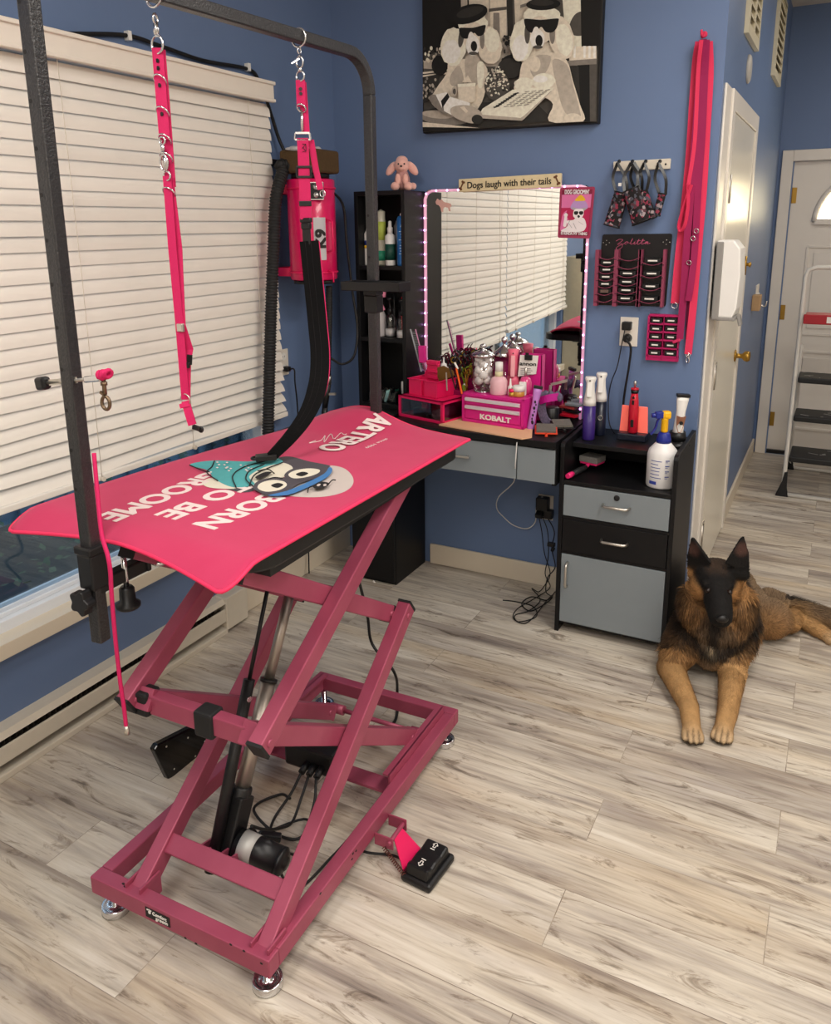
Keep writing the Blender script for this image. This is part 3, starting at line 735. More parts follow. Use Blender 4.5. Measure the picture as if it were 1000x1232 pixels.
curve([(370, 592), (372, 586), (378, 584)]); curve([(396, 581), (400, 577), (404, 577)]); shape([(381, 583.5), (384, 582), (386, 583), (383, 585)], 1, 3); shape([(389, 583), (392, 582), (393, 584), (390, 585)], 1, 3)
build(ar, 'printed_dog_face', art_m, tm, fix=False)
# ------------------------------------------------------------------ overhead grooming arm
NPX, NPY = -1.292, 1.025
FPX, FPY, ZBAR = -1.247, 2.088, 2.062
ZNB = 2.055
def zbar(y): return ZNB+(ZBAR-ZNB)*(y-NPY)/(FPY-NPY)
ga = thing('grooming_gantry', 'black overhead grooming arm with two square posts clamped to both ends of the grooming table', 'grooming arm', (NPX, NPY, .765))
def sqtube(pts, w, name, parent, ang=0):
    m = MB(); P = [V(p) for p in pts]
    for i in range(1): pass
    n = 4; vs, fs = [], []
    t0 = (P[1]-P[0]).normalized(); ref = V((1, .08, 0)).normalized()
    for i, p in enumerate(P):
        t = (P[min(i+1, len(P)-1)]-P[max(i-1, 0)]).normalized(); s = (ref-t*ref.dot(t)).normalized(); u = t.cross(s)
        for a, c in ((-1, -1), (1, -1), (1, 1), (-1, 1)): vs.append(p+s*a*w/2+u*c*w/2)
    for i in range(len(P)-1):
        for k in range(4): fs.append((i*4+k, i*4+(k+1) % 4, (i+1)*4+(k+1) % 4, (i+1)*4+k))
    e = (len(P)-1)*4; fs += [(3, 2, 1, 0), (e, e+1, e+2, e+3)]
    m.add(vs, fs); return build(m, name, M_hammer, parent, bevel=.003)
WP = .0285
np_ = sqtube([(NPX, NPY, .765), (NPX, NPY, ZNB-.035)], WP, 'near_post', ga)
m = MB()
for z in (.9+.08*k for k in range(14)): m.cyl((NPX-.006, NPY-WP/2-.0008, z+.2), (NPX-.006, NPY-WP/2+.001, z+.2), .004, n=10)
build_each(m, 'pin_hole', M_ink, np_)
bl_ = V((FPX-NPX, FPY-NPY, 0)).normalized()
def arcpts(c, r, dirh, a0, a1, n=8): return [V(c)+dirh*r*cos(a0+(a1-a0)*k/n)+Z*r*sin(a0+(a1-a0)*k/n) for k in range(n+1)]
nc = V((NPX, NPY, ZNB-.035))+bl_*.035; fc_ = V((FPX, FPY, ZBAR-.1))-bl_*.1
sqtube(arcpts(nc, .035, -bl_, 0, pi/2)+arcpts(fc_, .1, bl_, pi/2, 0), WP, 'overhead_bar', ga)
sqtube([(FPX, FPY, ZBAR-.1), (FPX, FPY, .87)], WP, 'far_post', ga)
m = MB(); m.cyl((FPX-.004, FPY-WP/2-.001, 1.63), (FPX-.004, FPY-WP/2+.001, 1.63), .004, n=10); m.cyl((FPX-.004, FPY-WP/2-.001, 1.51), (FPX-.004, FPY-WP/2+.001, 1.51), .004, n=10); build_each(m, 'pin_hole', M_ink, ga)
# near clamp
def clamp(px, py, sgn, z0, name):
    m = MB(); m.box((px-.024, py-.024, z0), (px+.024, py+.024, z0+.018)); m.box((px-.021, py-.021, z0-.075), (px+.021, py+.021, z0))
    yb = py+sgn*.13; m.bar((px, py, z0-.075), (px, yb, z0-.075), .03, .032); m.box((px-.02, yb-.006, z0-.09), (px+.02, yb+.006, z0-.02))
    c = build(m, name, M_blackp, ga, bevel=.004)
    m = MB(); yk = py+sgn*.07; m.cyl((px+.01, yk, z0-.115), (px+.01, yk, z0-.03), .006, n=12); m.cyl((px+.03, yb+sgn*.02, z0-.07), (px+.03, yb+sgn*.02, z0-.035), .005, n=10); m.lathe([(.016, 0), (.02, .004), (.02, .01), (.008, .016)], (px+.03, yb+sgn*.02, z0-.078), n=16); build_each(m, 'clamp_screw', M_chrome, c)
    m = MB(); m.lathe([(.0, 0), (.022, .0), (.026, .004), (.026, .01), (.017, .016), (.016, .045), (.012, .05), (0, .05)], (px+.01, yk, z0-.152), n=24); build(m, 'screw_knob', M_blackp, c)
    m = MB()
    kx, kz = px-.0, z0-.095
    vs = []
    pts = [(.024*(1+.18*cos(5*a))*cos(a), .024*(1+.18*cos(5*a))*sin(a)) for a in [2*pi*k/40 for k in range(40)]]
    m.prism(pts, (kx, py-.021, kz), X, Z, (0, -.024*(1 if sgn > 0 else -1), 0)); build(m, 'locking_knob', M_blackp, c, bevel=.003)
clamp(NPX, NPY, 1, .962, 'near_clamp'); clamp(FPX, FPY, -1, .94, 'far_clamp')
# side knob with chrome plate on the near post
a, c = at(52, 461, 1, NPY-.004), at(118, 455, 1, NPY-.004)
m = MB(); m.tube([a, c], .0035, 8); m.bar(a.lerp(c, .12), a.lerp(c, .62), .004, .012); m.lathe([(.007, 0), (.009, .004), (.007, .01)], a.lerp(c, .35), axis=c-a, n=8)
so = build(m, 'side_bolt', M_nickel, ga)
m = MB(); m.bar(a+(a-c)*.1, a.lerp(c, .08), .02, .026); build(m, 'side_knob', M_blackp, so, bevel=.006)
m = MB(); m.bar(a.lerp(c, .8), c+(c-a)*.08, .018, .012); build(m, 'side_bracket', M_chrome, so, bevel=.003)
# tray on the far post
m = MB(); cz = at(450, 350, 1, FPY-.06).z; xa, xb = at(411, 340, 1, FPY-.08).x, at(481, 340, 1, FPY-.08).x; ya, yb = FPY-.085, FPY-.012
m.box((xa, ya, cz), (xb, yb, cz+.004))
for p, q in (((xa, ya), (xb, ya+.004)), ((xa, yb-.004), (xb, yb)), ((xa, ya), (xa+.004, yb)), ((xb-.004, ya), (xb, yb))): m.box((p[0], p[1], cz), (q[0], q[1], cz+.027))
tr = build(m, 'accessory_tray', M_blackp, ga, bevel=.002)
m = MB(); m.box((FPX-.022, FPY-.024, cz-.018), (FPX+.022, FPY+.022, cz+.004)); m.box((FPX-.022, FPY-.02, cz-.07), (FPX+.022, FPY+.02, cz-.018)); build(m, 'tray_collar', M_blackp, tr, bevel=.003)
m = MB()
for k in range(26):
    x, y = random.uniform(xa+.06, xb-.008), random.uniform(ya+.008, yb-.008); m.bar((x, y, cz+.004+.002*(k % 4)), (x+random.uniform(-.01, .01), y+random.uniform(-.01, .01), cz+.02), .005, .004)
o = build(m, 'steel_clips', M_nickel); tag(o, 'jumble of small steel clips lying in the black tray on the far post', 'clips'); o['kind'] = 'stuff'

# ------------------------------------------------------------------ straps and loops hanging from the arm
def hook(m, p, s=1, mi=0, nrm=(1, .3, 0)):
    """snap hook hanging below p"""
    p = V(p); m.torus(p-Z*.006*s, .008*s, .0022*s, nrm=nrm, n=16); m.cyl(p-Z*.014*s, p-Z*.026*s, .0045*s, n=10)
    m.cyl(p-Z*.026*s, p-Z*.034*s, .003*s, n=8); m.torus(p-Z*.05*s, .016*s, .0026*s, nrm=nrm, n=18, sx=.62)
    m.bar(p-Z*.034*s+V((.006*s, 0, 0)), p-Z*.05*s+V((.012*s, .0, 0)), .003*s, .003*s)
def bar_at(px, py):
    for i in range(400):
        f = i/399; q = V((NPX, NPY, ZNB)).lerp(V((FPX, FPY, ZBAR)), f); a = at(px, py, 1, q.y)
        if a.x > q.x: continue
        return q
    return q
t0 = bar_at(187, 6)
VIEW = V((.86, .5, 0)).normalized()          # width direction of the hanging webbing
g = thing('grooming_loop', 'hot pink webbing loop with steel clips hanging from the near part of the overhead bar', 'grooming loop', (t0.x, t0.y, 1.1), 'grooming loops on the overhead bar')
def down(px, py): return at(px, py, 1, t0.y)
zz = lambda py: down(200, py).z
xx = t0.x-.004
def hp_(py, dx=0): return V((xx, t0.y, zz(py)))+VIEW*dx
m = MB(); m.torus(V((xx, t0.y, zbar(t0.y)-.002)), .0215, .0026, nrm=bl_, n=20); m.torus(hp_(20), .009, .0024, nrm=(1, .3, 0)); m.cyl(hp_(26), hp_(40), .005, n=10); m.torus(hp_(34), .006, .002, nrm=(0, 1, 0)); m.torus(hp_(52), .017, .0026, nrm=(0, 1, 0), n=20, sx=.9)
build(m, 'swivel_clip', M_chrome, g)
m = MB(); m.strap([hp_(56), hp_(110), hp_(168)], .0225, .004, VIEW); m.strap([hp_(58)+V((0, .006, 0)), hp_(120)+V((0, .007, 0)), hp_(225)+V((0, .006, 0))], .0225, .003, VIEW)
wb = build(m, 'upper_webbing', M_web, g)
m = MB()
for py in (72, 81, 102, 137): m.cyl(hp_(py)+V((0, -.0022, 0)), hp_(py)+V((0, -.004, 0)), .0042, n=14)
build_each(m, 'rivet', M_blackp, wb)
m = MB()
for py in (96, 135, 168, 190, 232): m.torus(hp_(py)+V((0, 0, 0)), .0145, .0017, nrm=(0, 1, .9), n=18)
build_each(m, 'ring', M_chrome, g)
m = MB(); hook(m, hp_(166)+V((0, -.008, 0)), 1.0, nrm=(0, 1, 0)); m.cyl(hp_(188)+V((.004, -.008, 0)), hp_(205)+V((.004, -.008, 0)), .004, n=10); m.torus(hp_(212)+V((.004, -.006, 0)), .009, .002, nrm=(0, 1, 0)); build(m, 'snap_hook', M_chrome, g)
m = MB(); m.strap([hp_(212)+V((.004, -.006, 0)), hp_(300)+V((0, -.003, 0)), hp_(390), hp_(478)], .0175, .003, VIEW); m.strap([hp_(212)+V((.004, .0, 0)), hp_(300)+V((.004, .01, 0)), hp_(390)+V((.002, .004, 0)), hp_(420)+V((.006, .018, 0)), hp_(434)+V((.002, .012, 0)), hp_(478)+V((0, .003, 0))], .0175, .003, VIEW)
build(m, 'lower_webbing', M_web, g)
m = MB(); m.bar(hp_(388), hp_(398), .022, .009, up=(0, 1, 0)); build(m, 'crimp', M_nickel, g, bevel=.002)
m = MB(); m.bar(hp_(434)+V((0, .006, 0)), hp_(441)+V((0, .006, 0)), .027, .006, up=(0, 1, 0)); m.bar(hp_(426)+V((.008, .016, 0)), hp_(438)+V((.006, .014, 0)), .01, .008); build_each(m, 'slider', M_blackp, g, bevel=.001)
m = MB(); m.torus(hp_(478), .0135, .0016, nrm=(0, 1, .1), n=20); build(m, 'o_ring', M_nickel, g)
e0 = hp_(480); m = MB(); m.strap([e0, e0+V((.006, -.003, -.012)), e0+V((.014, -.004, -.036)), e0+V((.019, -.004, -.052))], .018, .006, VIEW); m.strap([e0+V((.0, -.006, -.003)), e0+V((.004, -.008, -.012))], .021, .004, VIEW); build(m, 'tail_webbing', M_web, g)
m = MB(); q = e0+V((.021, -.004, -.056)); m.bar(q, q+V((.022, 0, -.004)), .008, .009); m.torus(q+V((.022, 0, -.004)), .005, .003, nrm=(0, 1, 0), n=12); build(m, 'end_clip', M_blackp, g)

t1 = bar_at(359, 46)
def dn(px, py): return at(px, py, 1, t1.y)
def h2(py, dx=0, dy=0): return V((t1.x, t1.y, dn(365, py).z))+VIEW*dx+V((-.5, .86, 0))*dy
g = thing('belly_strap', 'hot pink harness strap ending in a wide black belly band, hung before the pink dryer', 'belly strap', (t1.x, t1.y, 1.0), 'grooming loops on the overhead bar')
m = MB(); m.torus(V((t1.x, t1.y, zbar(t1.y)-.002)), .0215, .0026, nrm=bl_, n=20); m.torus(h2(60), .007, .002, nrm=(1, 0, 0)); m.torus(h2(74), .014, .0026, nrm=(0, 1, 0), sx=.7); m.bar(h2(70), h2(76, -.02), .004, .004); m.cyl(h2(80), h2(86), .005, n=10); m.torus(h2(91), .012, .0026, nrm=(0, 1, 0)); build(m, 'swivel_clip', M_chrome, g)
m = MB(); m.strap([h2(96), h2(112), h2(128)], .023, .005, VIEW); m.strap([h2(98, .004, .006), h2(128, .006, .008), h2(160, .008, .006)], .02, .003, VIEW); wb = build(m, 'upper_webbing', M_web, g)
m = MB()
for py in (107, 112.5): m.cyl(h2(py, 0, -.003), h2(py, 0, -.005), .0042, n=14)
build_each(m, 'rivet', M_blackp, wb)
m = MB(); m.torus(h2(130), .012, .002, nrm=(0, 1, .8)); m.cyl(h2(132), h2(158), .0036, n=10); m.bar(h2(160, -.018), h2(160, .018), .005, .005); m.bar(h2(168, -.02), h2(168, .02), .004, .004); m.bar(h2(160, -.018), h2(168, -.02), .004, .004); m.bar(h2(160, .018), h2(168, .02), .004, .004); build(m, 'snap_hook', M_chrome, g)
m = MB(); m.strap([h2(166), h2(200), h2(240), h2(264)], .029, .004, VIEW); m.strap([h2(168, .02, .01), h2(205, .03, .014), h2(228, .04, .012)], .016, .003, VIEW); mw = build(m, 'middle_webbing', M_web, g)
m = MB(); q = h2(178, 0, -.0025)
for a, c in (((-.009, -.009), (.009, -.009)), ((.009, -.009), (.009, .009)), ((.009, .009), (-.009, .009)), ((-.009, .009), (-.009, -.009)), ((-.009, -.009), (.009, .009)), ((-.009, .009), (.009, -.009))): m.bar(q+V((a[0], 0, a[1])), q+V((c[0], 0, c[1])), .0012, .001)
build(m, 'stitching', M_ink, mw)
m = MB()
for py in (201, 213): m.bar(h2(py, -.02, -.003), h2(py, .02, -.003), .005, .006)
for dx in (-.018, .018): m.bar(h2(201, dx, -.003), h2(213, dx, -.003), .005, .006)
m.bar(h2(245, -.016, -.002), h2(245, .016, -.002), .005, .013)
build_each(m, 'slider', M_blackp, g, bevel=.001)
m = MB(); m.bar(h2(262), h2(268), .034, .012, up=(0, 1, 0)); m.bar(h2(268), h2(276), .027, .014, up=(0, 1, 0)); m.bar(h2(274), h2(295), .024, .008, up=(0, 1, 0)); build(m, 'side_release_buckle', M_blackp, g, bevel=.003)
m = MB(); m.torus(h2(233, .045, .01), .008, .0016, nrm=(0, 1, 0)); build(m, 'd_ring', M_chrome, g)
# belly band: from under the buckle, swinging towards the camera onto the tabletop
yend = at(322, 552, 2, 1.012).y
bp_ = []
for (px, py, f) in ((372, 290, 0), (377, 340, .02), (382, 390, .06), (385, 430, .16), (382, 465, .32), (370, 497, .52), (350, 525, .76), (326, 550, 1)):
    bp_.append(at(px, py, 1, t1.y+(yend-t1.y)*f))
bp_[-1].z = max(bp_[-1].z, 1.01)
wds = [.047]*8; P = catmull(bp_, 6)
sides = []; n_ = len(P)
for i in range(n_): f = i/(n_-1); sides.append(VIEW.lerp(V((.55, .75, .1)), max(0, (f-.45)/.55)).normalized())
m = MB(); m.strap(P, [.05 if i/(n_-1) < .6 else .05-.022*(i/(n_-1)-.6)/.4 for i in range(n_)], .007, sides); bb = build(m, 'belly_band', mat('black_band_webbing', '#0a0a0b', .8, var=.2, scale=200, spec=.15), g)
m = MB()
for off in (-.009, .006): m.tube([p+s*off+V((0, -.0036, .0012)) for p, s in zip(P, sides)], .0012, 4)
build_each(m, 'stitch_line', mat('dark_stitch', '#1d1b1d', .9, spec=.1), bb)
m = MB(); m.tube([p+s*(.0255 if i/(n_-1) < .6 else .0255-.011*(i/(n_-1)-.6)/.4) for i, (p, s) in enumerate(zip(P, sides))], .0022, 5); build(m, 'pink_edging', M_web, bb)
m = MB(); e = P[-1]; m.bar(e+V((.01, .01, .002)), e+V((-.03, -.025, .0)), .03, .014); m.torus(e+V((-.03, -.025, 0)), .01, .004, nrm=(0, 0, 1), n=14); build(m, 'band_buckle', M_blackp, g, bevel=.003)

# knotted pink cord with snap hook on the side bracket
kp = at(124, 452, 1, NPY-.004)
g = thing('tether_hook', 'bronze snap hook tied with pink cord to the bracket on the near post', 'snap hook', kp-Z*.05)
m = MB()
for k in range(5): m.torus(kp+V((-.006+.004*k, .003*sin(k*2), .001*k)), .007, .0042, nrm=(1, .3*sin(k), .4*cos(k)), n=12, m=7)
build(m, 'knotted_cord', M_web, g)
m = MB(); q = kp-Z*.006; m.cyl(q, q-Z*.03, .0042, n=10); m.torus(q-Z*.046, .0125, .0034, nrm=(-.1, 1, 0), n=18, sx=.75); m.bar(q-Z*.03+X*-.004, q-Z*.026+X*-.012, .004, .005); m.cyl(q-Z*.006, q-Z*.012, .0065, n=10); build(m, 'snap', mat('antique_bronze', '#7d6a56', .35, .9, var=.15), g)

# long pink cord beside the near post
cpts = [(113, 545, .99), (117, 590, .975), (122, 640, .955), (130, 670, .945), (133, 690, .945), (134, 710, .946), (138, 760, .947), (144, 815, .948), (149, 850, .949), (152, 876, .95)]
P = catmull([at(x, y, 1, yv+.04) for x, y, yv in cpts], 6)
cd = MB(); cd.tube(P, .0042, 8); o = thing('tether_line', 'thin hot pink cord with a metal tip dangling beside the near post below the mat', 'cord', P[-1])
build(cd, 'cord', M_web, o); cd = MB(); e = P[-1]; cd.cyl(e+V((0, 0, .006)), e-V((-.001, 0, .014)), .0052, .006, n=12); build(cd, 'metal_tip', M_nickel, o)

# black slab leaning under the table
g0 = at(203, 938, 2, .002); g = thing('black_shelf_panel', 'black glossy panel with screw heads leaning behind the left scissor arms on the floor', 'panel', g0)
c1, c2, c3 = at(186, 903, 0, g0.x), at(241, 870, 0, g0.x), at(262, 905, 0, g0.x)
m = MB(); pts = [g0, c1, at(190, 896, 0, g0.x), c2, at(270, 880, 0, g0.x), at(262, 908, 0, g0.x)]
m.prism([(p.y-g0.y, p.z-g0.z) for p in pts], g0, Y, Z, (-.022, 0, 0)); build(m, 'panel', mat('gloss_black', '#08080a', .12, var=.1), g, bevel=.004)
m = MB()
for f1, f2 in ((.15, .2), (.15, .85), (.6, .25), (.62, .8), (.9, .5)):
    q = g0.lerp(pts[5], f1).lerp(pts[2].lerp(pts[3], f1), f2); m.cyl(q+X*.001, q-X*.003, .003, n=10)
build_each(m, 'screw_head', M_nickel, g)
# ------------------------------------------------------------------ pink wall dryer in the corner
dc = at(376, 280, 0, -1.955); DX, DY = -1.955, dc.y
def dz(py): return at(376, py, 1, DY).z
zb, zt = dz(336), dz(216)
g = thing('dog_dryer', 'hot pink cylindrical pet dryer with brown filter box bracketed to the left wall', 'dryer', (DX, DY, zb))
RD_ = .097
m = MB(); m.lathe([(RD_-.006, 0), (RD_, .006), (RD_, zt-zb-.004), (RD_-.006, zt-zb)], (DX, DY, zb), n=40); build(m, 'motor_drum', M_hotdry, g)
m = MB(); m.cyl((DX, DY, zb-.016), (DX, DY, zb), RD_-.012, n=36); m.cyl((DX, DY, zt), (DX, DY, zt+.025), RD_-.02, n=36); build_each(m, 'end_ring', M_blackp, g)
M_filter = mat('brown_foam_filter', '#4d3a22', .95, var=.3, scale=90, bump=.4, bscale=150)
z0, z1 = zt+.022, dz(181); w_ = .088
m = MB(); m.box((DX-w_, DY-w_, z0), (DX+w_, DY+w_, z1)); fb = build(m, 'filter_box', M_filter, g, bevel=.012, seg=3)
m = MB()
for k in range(12): m.ell((DX+random.uniform(-.08, .05), DY+random.uniform(-.09, .0), z1+.002), (random.uniform(.012, .03), random.uniform(.01, .02), random.uniform(.006, .014)), n=8, m=6)
build(m, 'lint', mat('pale_lint', '#b9b9bd', 1, bump=.5, bscale=200), fb)
m = MB()
fdir = V((.5, -.866, 0)); ex = V((.866, .5, 0)); pc = V((DX, DY, 0))+fdir*(RD_+.002)
c0 = pc+ex*.03; c0.z = dz(231)
def face_box(c, w, h, d, name, mm, par, bev=.002):
    m = MB(); m.bar(c-fdir*0, c+fdir*d, w, h); return build(m, name, mm, par, bevel=bev)
sp = face_box(c0-fdir*.012, .056, .064, .018, 'switch_plate', M_blackp, g)
m = MB()
for sz in (-.015, .015):
    for sx in (-.022, .022): pass
    m.lathe([(.012, 0), (.012, .006), (.008, .012), (0, .014)], c0+fdir*.006+Z*sz, axis=fdir, n=14)
build_each(m, 'rocker_switch', M_chrome, sp)
m = MB()
for a, b_ in (((-.028, -.032), (.028, -.032)), ((.028, -.032), (.028, .032)), ((.028, .032), (-.028, .032)), ((-.028, .032), (-.028, -.032))): m.bar(c0+fdir*.006+ex*a[0]+Z*a[1], c0+fdir*.006+ex*b_[0]+Z*b_[1], .003, .003)
build(m, 'plate_edge', M_chrome, sp)
# sideways label that follows the drum
zl0, zl1 = dz(312), dz(262); P = []
for i in range(7):
    a = radians(-60+8+i*5); P.append([V((DX+(RD_+.001)*cos(a), DY+(RD_+.001)*sin(a), z)) for z in (zl0, zl1)])
m = MB(); m.grid(P); lb = build(m, 'label', mat('grey_label', '#bdbcc0', .5), g)
am = radians(-60+25); n_ = V((cos(am), sin(am), 0)); tx = text_mb('K9', V((DX, DY, (zl0+zl1)/2))+n_*(RD_+.002), Z, -V((-n_.y, n_.x, 0)), .042, bold=.04, width=.075); build(tx, 'label_lettering', M_ink, lb)
for zz_ in (dz(227), dz(327)):
    m = MB(); m.bar((XL+.004, DY-.05, zz_), (DX-RD_*.8, DY-.05, zz_), .006, .035); m.bar((XL+.004, DY+.05, zz_), (DX-RD_*.8, DY+.05, zz_), .006, .035); m.bar((XL+.004, DY-.055, zz_), (XL+.004, DY+.055, zz_), .008, .035)
    m.torus((DX, DY, zz_), RD_+.002, .004, n=40, m=6); build(m, 'bracket', M_hot, g)
m = MB(); zz_ = dz(196); m.box((XL, DY-.10, zz_-.006), (XL+.02, DY+.02, zz_+.02)); m.box((XL, DY-.10, zz_-.09), (XL+.014, DY-.06, zz_+.02)); build(m, 'wall_plate', M_blackp, g, bevel=.003)
hx = V((.95, -.3, 0)); q = V((DX, DY, 0))+hx*RD_
m = MB(); m.tube([q+Z*dz(265), q+hx*.035+Z*dz(267), q+hx*.035+Z*dz(301), q+Z*dz(303)], .005, 8); build(m, 'carry_handle', M_hot, g)
m = MB(); m.tube([q+Z*dz(325), q+hx*.03+Z*dz(326), q+hx*.032+Z*dz(338)], .0035, 7); build(m, 'cord_hook', M_hot, g)
def ribbed(m, pts, r, pitch=.012, amp=.17, n=14):
    P = catmull(pts, 40); L = [0]
    for a, b_ in zip(P, P[1:]): L.append(L[-1]+(b_-a).length)
    N = int(L[-1]/(pitch/4)); Q, R_ = [], []; j = 0
    for i in range(N):
        s = L[-1]*i/(N-1)
        while j < len(L)-2 and L[j+1] < s: j += 1
        f = (s-L[j])/max(1e-9, L[j+1]-L[j]); Q.append(P[j].lerp(P[j+1], min(1, f))); R_.append(r*(1+amp*(0, .9, 1, .1)[i % 4]-amp/2))
    m.tube(Q, R_, n)
hsx = -2.015
hz = lambda px, py: at(px, py, 0, hsx)
m = MB(); ribbed(m, [V((DX-.03, DY-.03, dz(203))), V((DX-.07, DY-.1, dz(199))), hz(340, 206), hz(332, 240), hz(329, 300), hz(326, 380), hz(324, 460), hz(323, 520), hz(326, 600), hz(345, 660)], .0235); build(m, 'corrugated_hose', M_rubber, g)
m = MB(); nz_ = lambda px, py: at(px, py, 1, DY+.06)
ribbed(m, [nz_(396, 344), nz_(396, 380), nz_(395, 420), nz_(394, 455)], .014, amp=.08); build(m, 'outlet_hose', M_rubber, g)
m = MB(); m.cyl(nz_(394, 452), nz_(394, 462), .018, n=18, mi=1); m.cyl(nz_(394, 462), nz_(391, 490), .017, .013, n=18); m.cyl(nz_(391, 490), nz_(389, 520), .013, .016, n=18); m.bar(nz_(396, 474), nz_(404, 474), .008, .01, mi=1); build(m, 'nozzle', [M_blackp, M_nickel], g)
m = MB(); m.tube(catmull([V((DX, DY, 0))+hx*RD_*.9+Z*dz(225), at(412, 245, 1, DY+.1), at(417, 290, 1, DY+.12), at(424, 350, 1, DY+.15), at(430, 395, 1, DY+.15), at(426, 428, 1, DY+.12), at(412, 438, 1, DY+.1), at(398, 431, 1, DY+.06)], 8), .0055, 8); build(m, 'dryer_cord', M_cord, g)

# wall cable above the blind
cxp = XL+.012
m = MB(); P = catmull([at(60, 41, 0, cxp), at(100, 41, 0, cxp), at(154, 43, 0, cxp), at(195, 56, 0, cxp), at(245, 73, 0, cxp), at(298, 83, 0, cxp), at(311, 96, 0, cxp+.004), at(318, 112, 0, cxp+.03), at(327, 140, 0, cxp+.02), at(336, 168, 0, cxp+.02), at(349, 196, 0, cxp+.05)], 8)
o = thing('wall_cable', 'black cable clipped to the blue wall above the blind and dropping towards the dryer', 'cable', P[0]); m.tube(P, .007, 8); build(m, 'cable', M_cord, o)
m = MB()
for x, y in ((154, 43), (298, 81)): q = at(x, y, 0, cxp); m.box(q+V((-.01, -.007, -.014)), q+V((.01, .007, .014)))
build_each(m, 'cable_clip', M_wht, o)
# outlet on the left wall
def outlet(c, nrm, right, label, w=.07, h=.115, sockets=(-.026, .026)):
    n_, r_ = V(nrm), V(right); c = V(c)
    t = thing('wall_outlet', label, 'outlet', c-Z*h/2)
    m = MB(); m.bar(c, c+n_*.006, w, h) if abs(n_.z) < .5 else None; build(m, 'cover_plate', M_white, t, bevel=.002)
    for sz in sockets:
        m = MB(); m.lathe([(.017, 0), (.017, .002)], c+n_*.006+Z*sz, axis=n_, n=20)
        build(m, 'socket', M_wht, t)
        m = MB()
        for dx in (-.0065, .0065): m.bar(c+n_*.0078+Z*sz+r_*dx-Z*.004, c+n_*.0078+Z*sz+r_*dx+Z*.004, .0016, .0012, up=n_)
        build_each(m, 'slot', M_ink, t)
    return t
oc = at(340, 436, 0, XL); t = outlet(oc, (1, 0, 0), (0, -1, 0), 'cream wall outlet on the left wall below the pink dryer')
o = thing('appliance_cable', 'black plug and cord in the left wall outlet under the pink dryer', 'cord', oc-Z*.05); m = MB(); q = oc-Z*.026+V((.0085, 0, 0)); m.bar(q, q+V((.028, 0, -.002)), .026, .022); build(m, 'plug', M_blackp, o, bevel=.004)
m = MB(); m.tube(catmull([q+V((.026, 0, -.002)), q+V((.045, .01, -.004)), at(355, 460, 0, XL+.05), at(358, 490, 0, XL+.04), at(362, 560, 0, XL+.03), at(370, 640, 0, XL+.03), at(372, 690, 2, .02)], 8), .0035, 7); build(m, 'cord', M_cord, o)

# ------------------------------------------------------------------ tower: storage cube below, bookcase above
LX0, LX1, LY0 = -1.886, -1.664, 2.93; ZBK = .80
g = thing('storage_cabinet', 'black floor cabinet standing in the corner, carrying the black bookcase', 'cabinet', ((LX0+LX1)/2, (LY0+YB)/2, 0))
m = MB(); m.box((LX0, LY0+.004, 0), (LX1, YB-.016, ZBK)); build(m, 'body', M_black, g, bevel=.002)
m = MB(); m.box((LX0+.002, LY0-.014, .02), (LX1-.002, LY0+.003, ZBK-.01)); dr = build(m, 'door', M_black, g, bevel=.002)
m = MB(); q = at(450, 700, 1, LY0-.014); m.lathe([(.007, 0), (.007, .002), (0, .003)], q, axis=(0, -1, 0), n=14); build(m, 'screw_cap', M_paper, g)
BX0, BX1, BY0, BY1, BZ1 = -1.905, -1.656, 3.04, 3.232, 1.745
g = thing('bookcase', 'narrow black three-shelf bookcase full of grooming bottles beside the mirror', 'bookcase', ((BX0+BX1)/2, (BY0+BY1)/2, ZBK))
th = .018
m = MB(); m.box((BX0, BY0, ZBK), (BX0+th, BY1, BZ1)); m.box((BX1-th, BY0, ZBK), (BX1, BY1, BZ1)); build_each(m, 'side_panel', M_black, g, bevel=.0015)
m = MB(); m.box((BX0+th, BY1-.006, ZBK+th), (BX1-th, BY1, BZ1-th)); build(m, 'back_panel', M_black, g)
SH = [ZBK, 1.118, 1.432]
for z in (ZBK, 1.1, 1.414): 
    m = MB(); m.box((BX0+th, BY0+.002, z), (BX1-th, BY1-.006, z+th)); build(m, 'shelf', M_black, g)
m = MB(); m.box((BX0+th, BY0, BZ1-th), (BX1-th, BY1, BZ1)); build(m, 'top_panel', M_black, g)
s1, s2, s3 = 1.432, 1.118, ZBK+th
def bottle(name, label, cat, px, py0, py1, wpx, z, prof, mats, y=3.10, group=None, extra=None):
    """bottle standing at sight-line px; prof = [(radius 0..1, height 0..1, material)]"""
    c = at(px, py1, 2, z); k = (y-EYE.y)/(c.y-EYE.y); base = at(px, py1, 1, y); base.z = z
    top = at(px, py0, 1, y).z; h = top-at(px, py1, 1, y).z
    dep = (base-EYE).dot(FW); r = wpx/2*dep/F_PX
    t = thing(name, label, cat, base, group)
    for part, mi, pr in prof:
        m = MB(); m.lathe([(a*r, b_*h) for a, b_ in pr], base, n=24); build(m, part, mats[mi], t)
    if extra: extra(t, base, r, h)
    return t
M_lblk = mat('bottle_black', '#141416', .35); M_blue = mat('bottle_blue', '#2f78c4', .3, .2); M_green = mat('label_dark_green', '#12463b', .5); M_lime = mat('label_lime', '#b9c95a', .5); M_yel = mat('label_yellow', '#efc024', .45); M_navy = mat('label_navy', '#22307a', .45)
M_red = mat('red_plastic', '#c3162f', .35); M_purple = mat('purple_plastic', '#46288c', .35); M_frost = mat('frosted_plastic', '#c9c3c4', .3, alpha=.75); M_pinkp = mat('pale_pink_plastic', '#e58aa8', .4)
def fil(rt=1, rb=1): return [(0, 0), (rb*.96, 0), (rb, .01)]
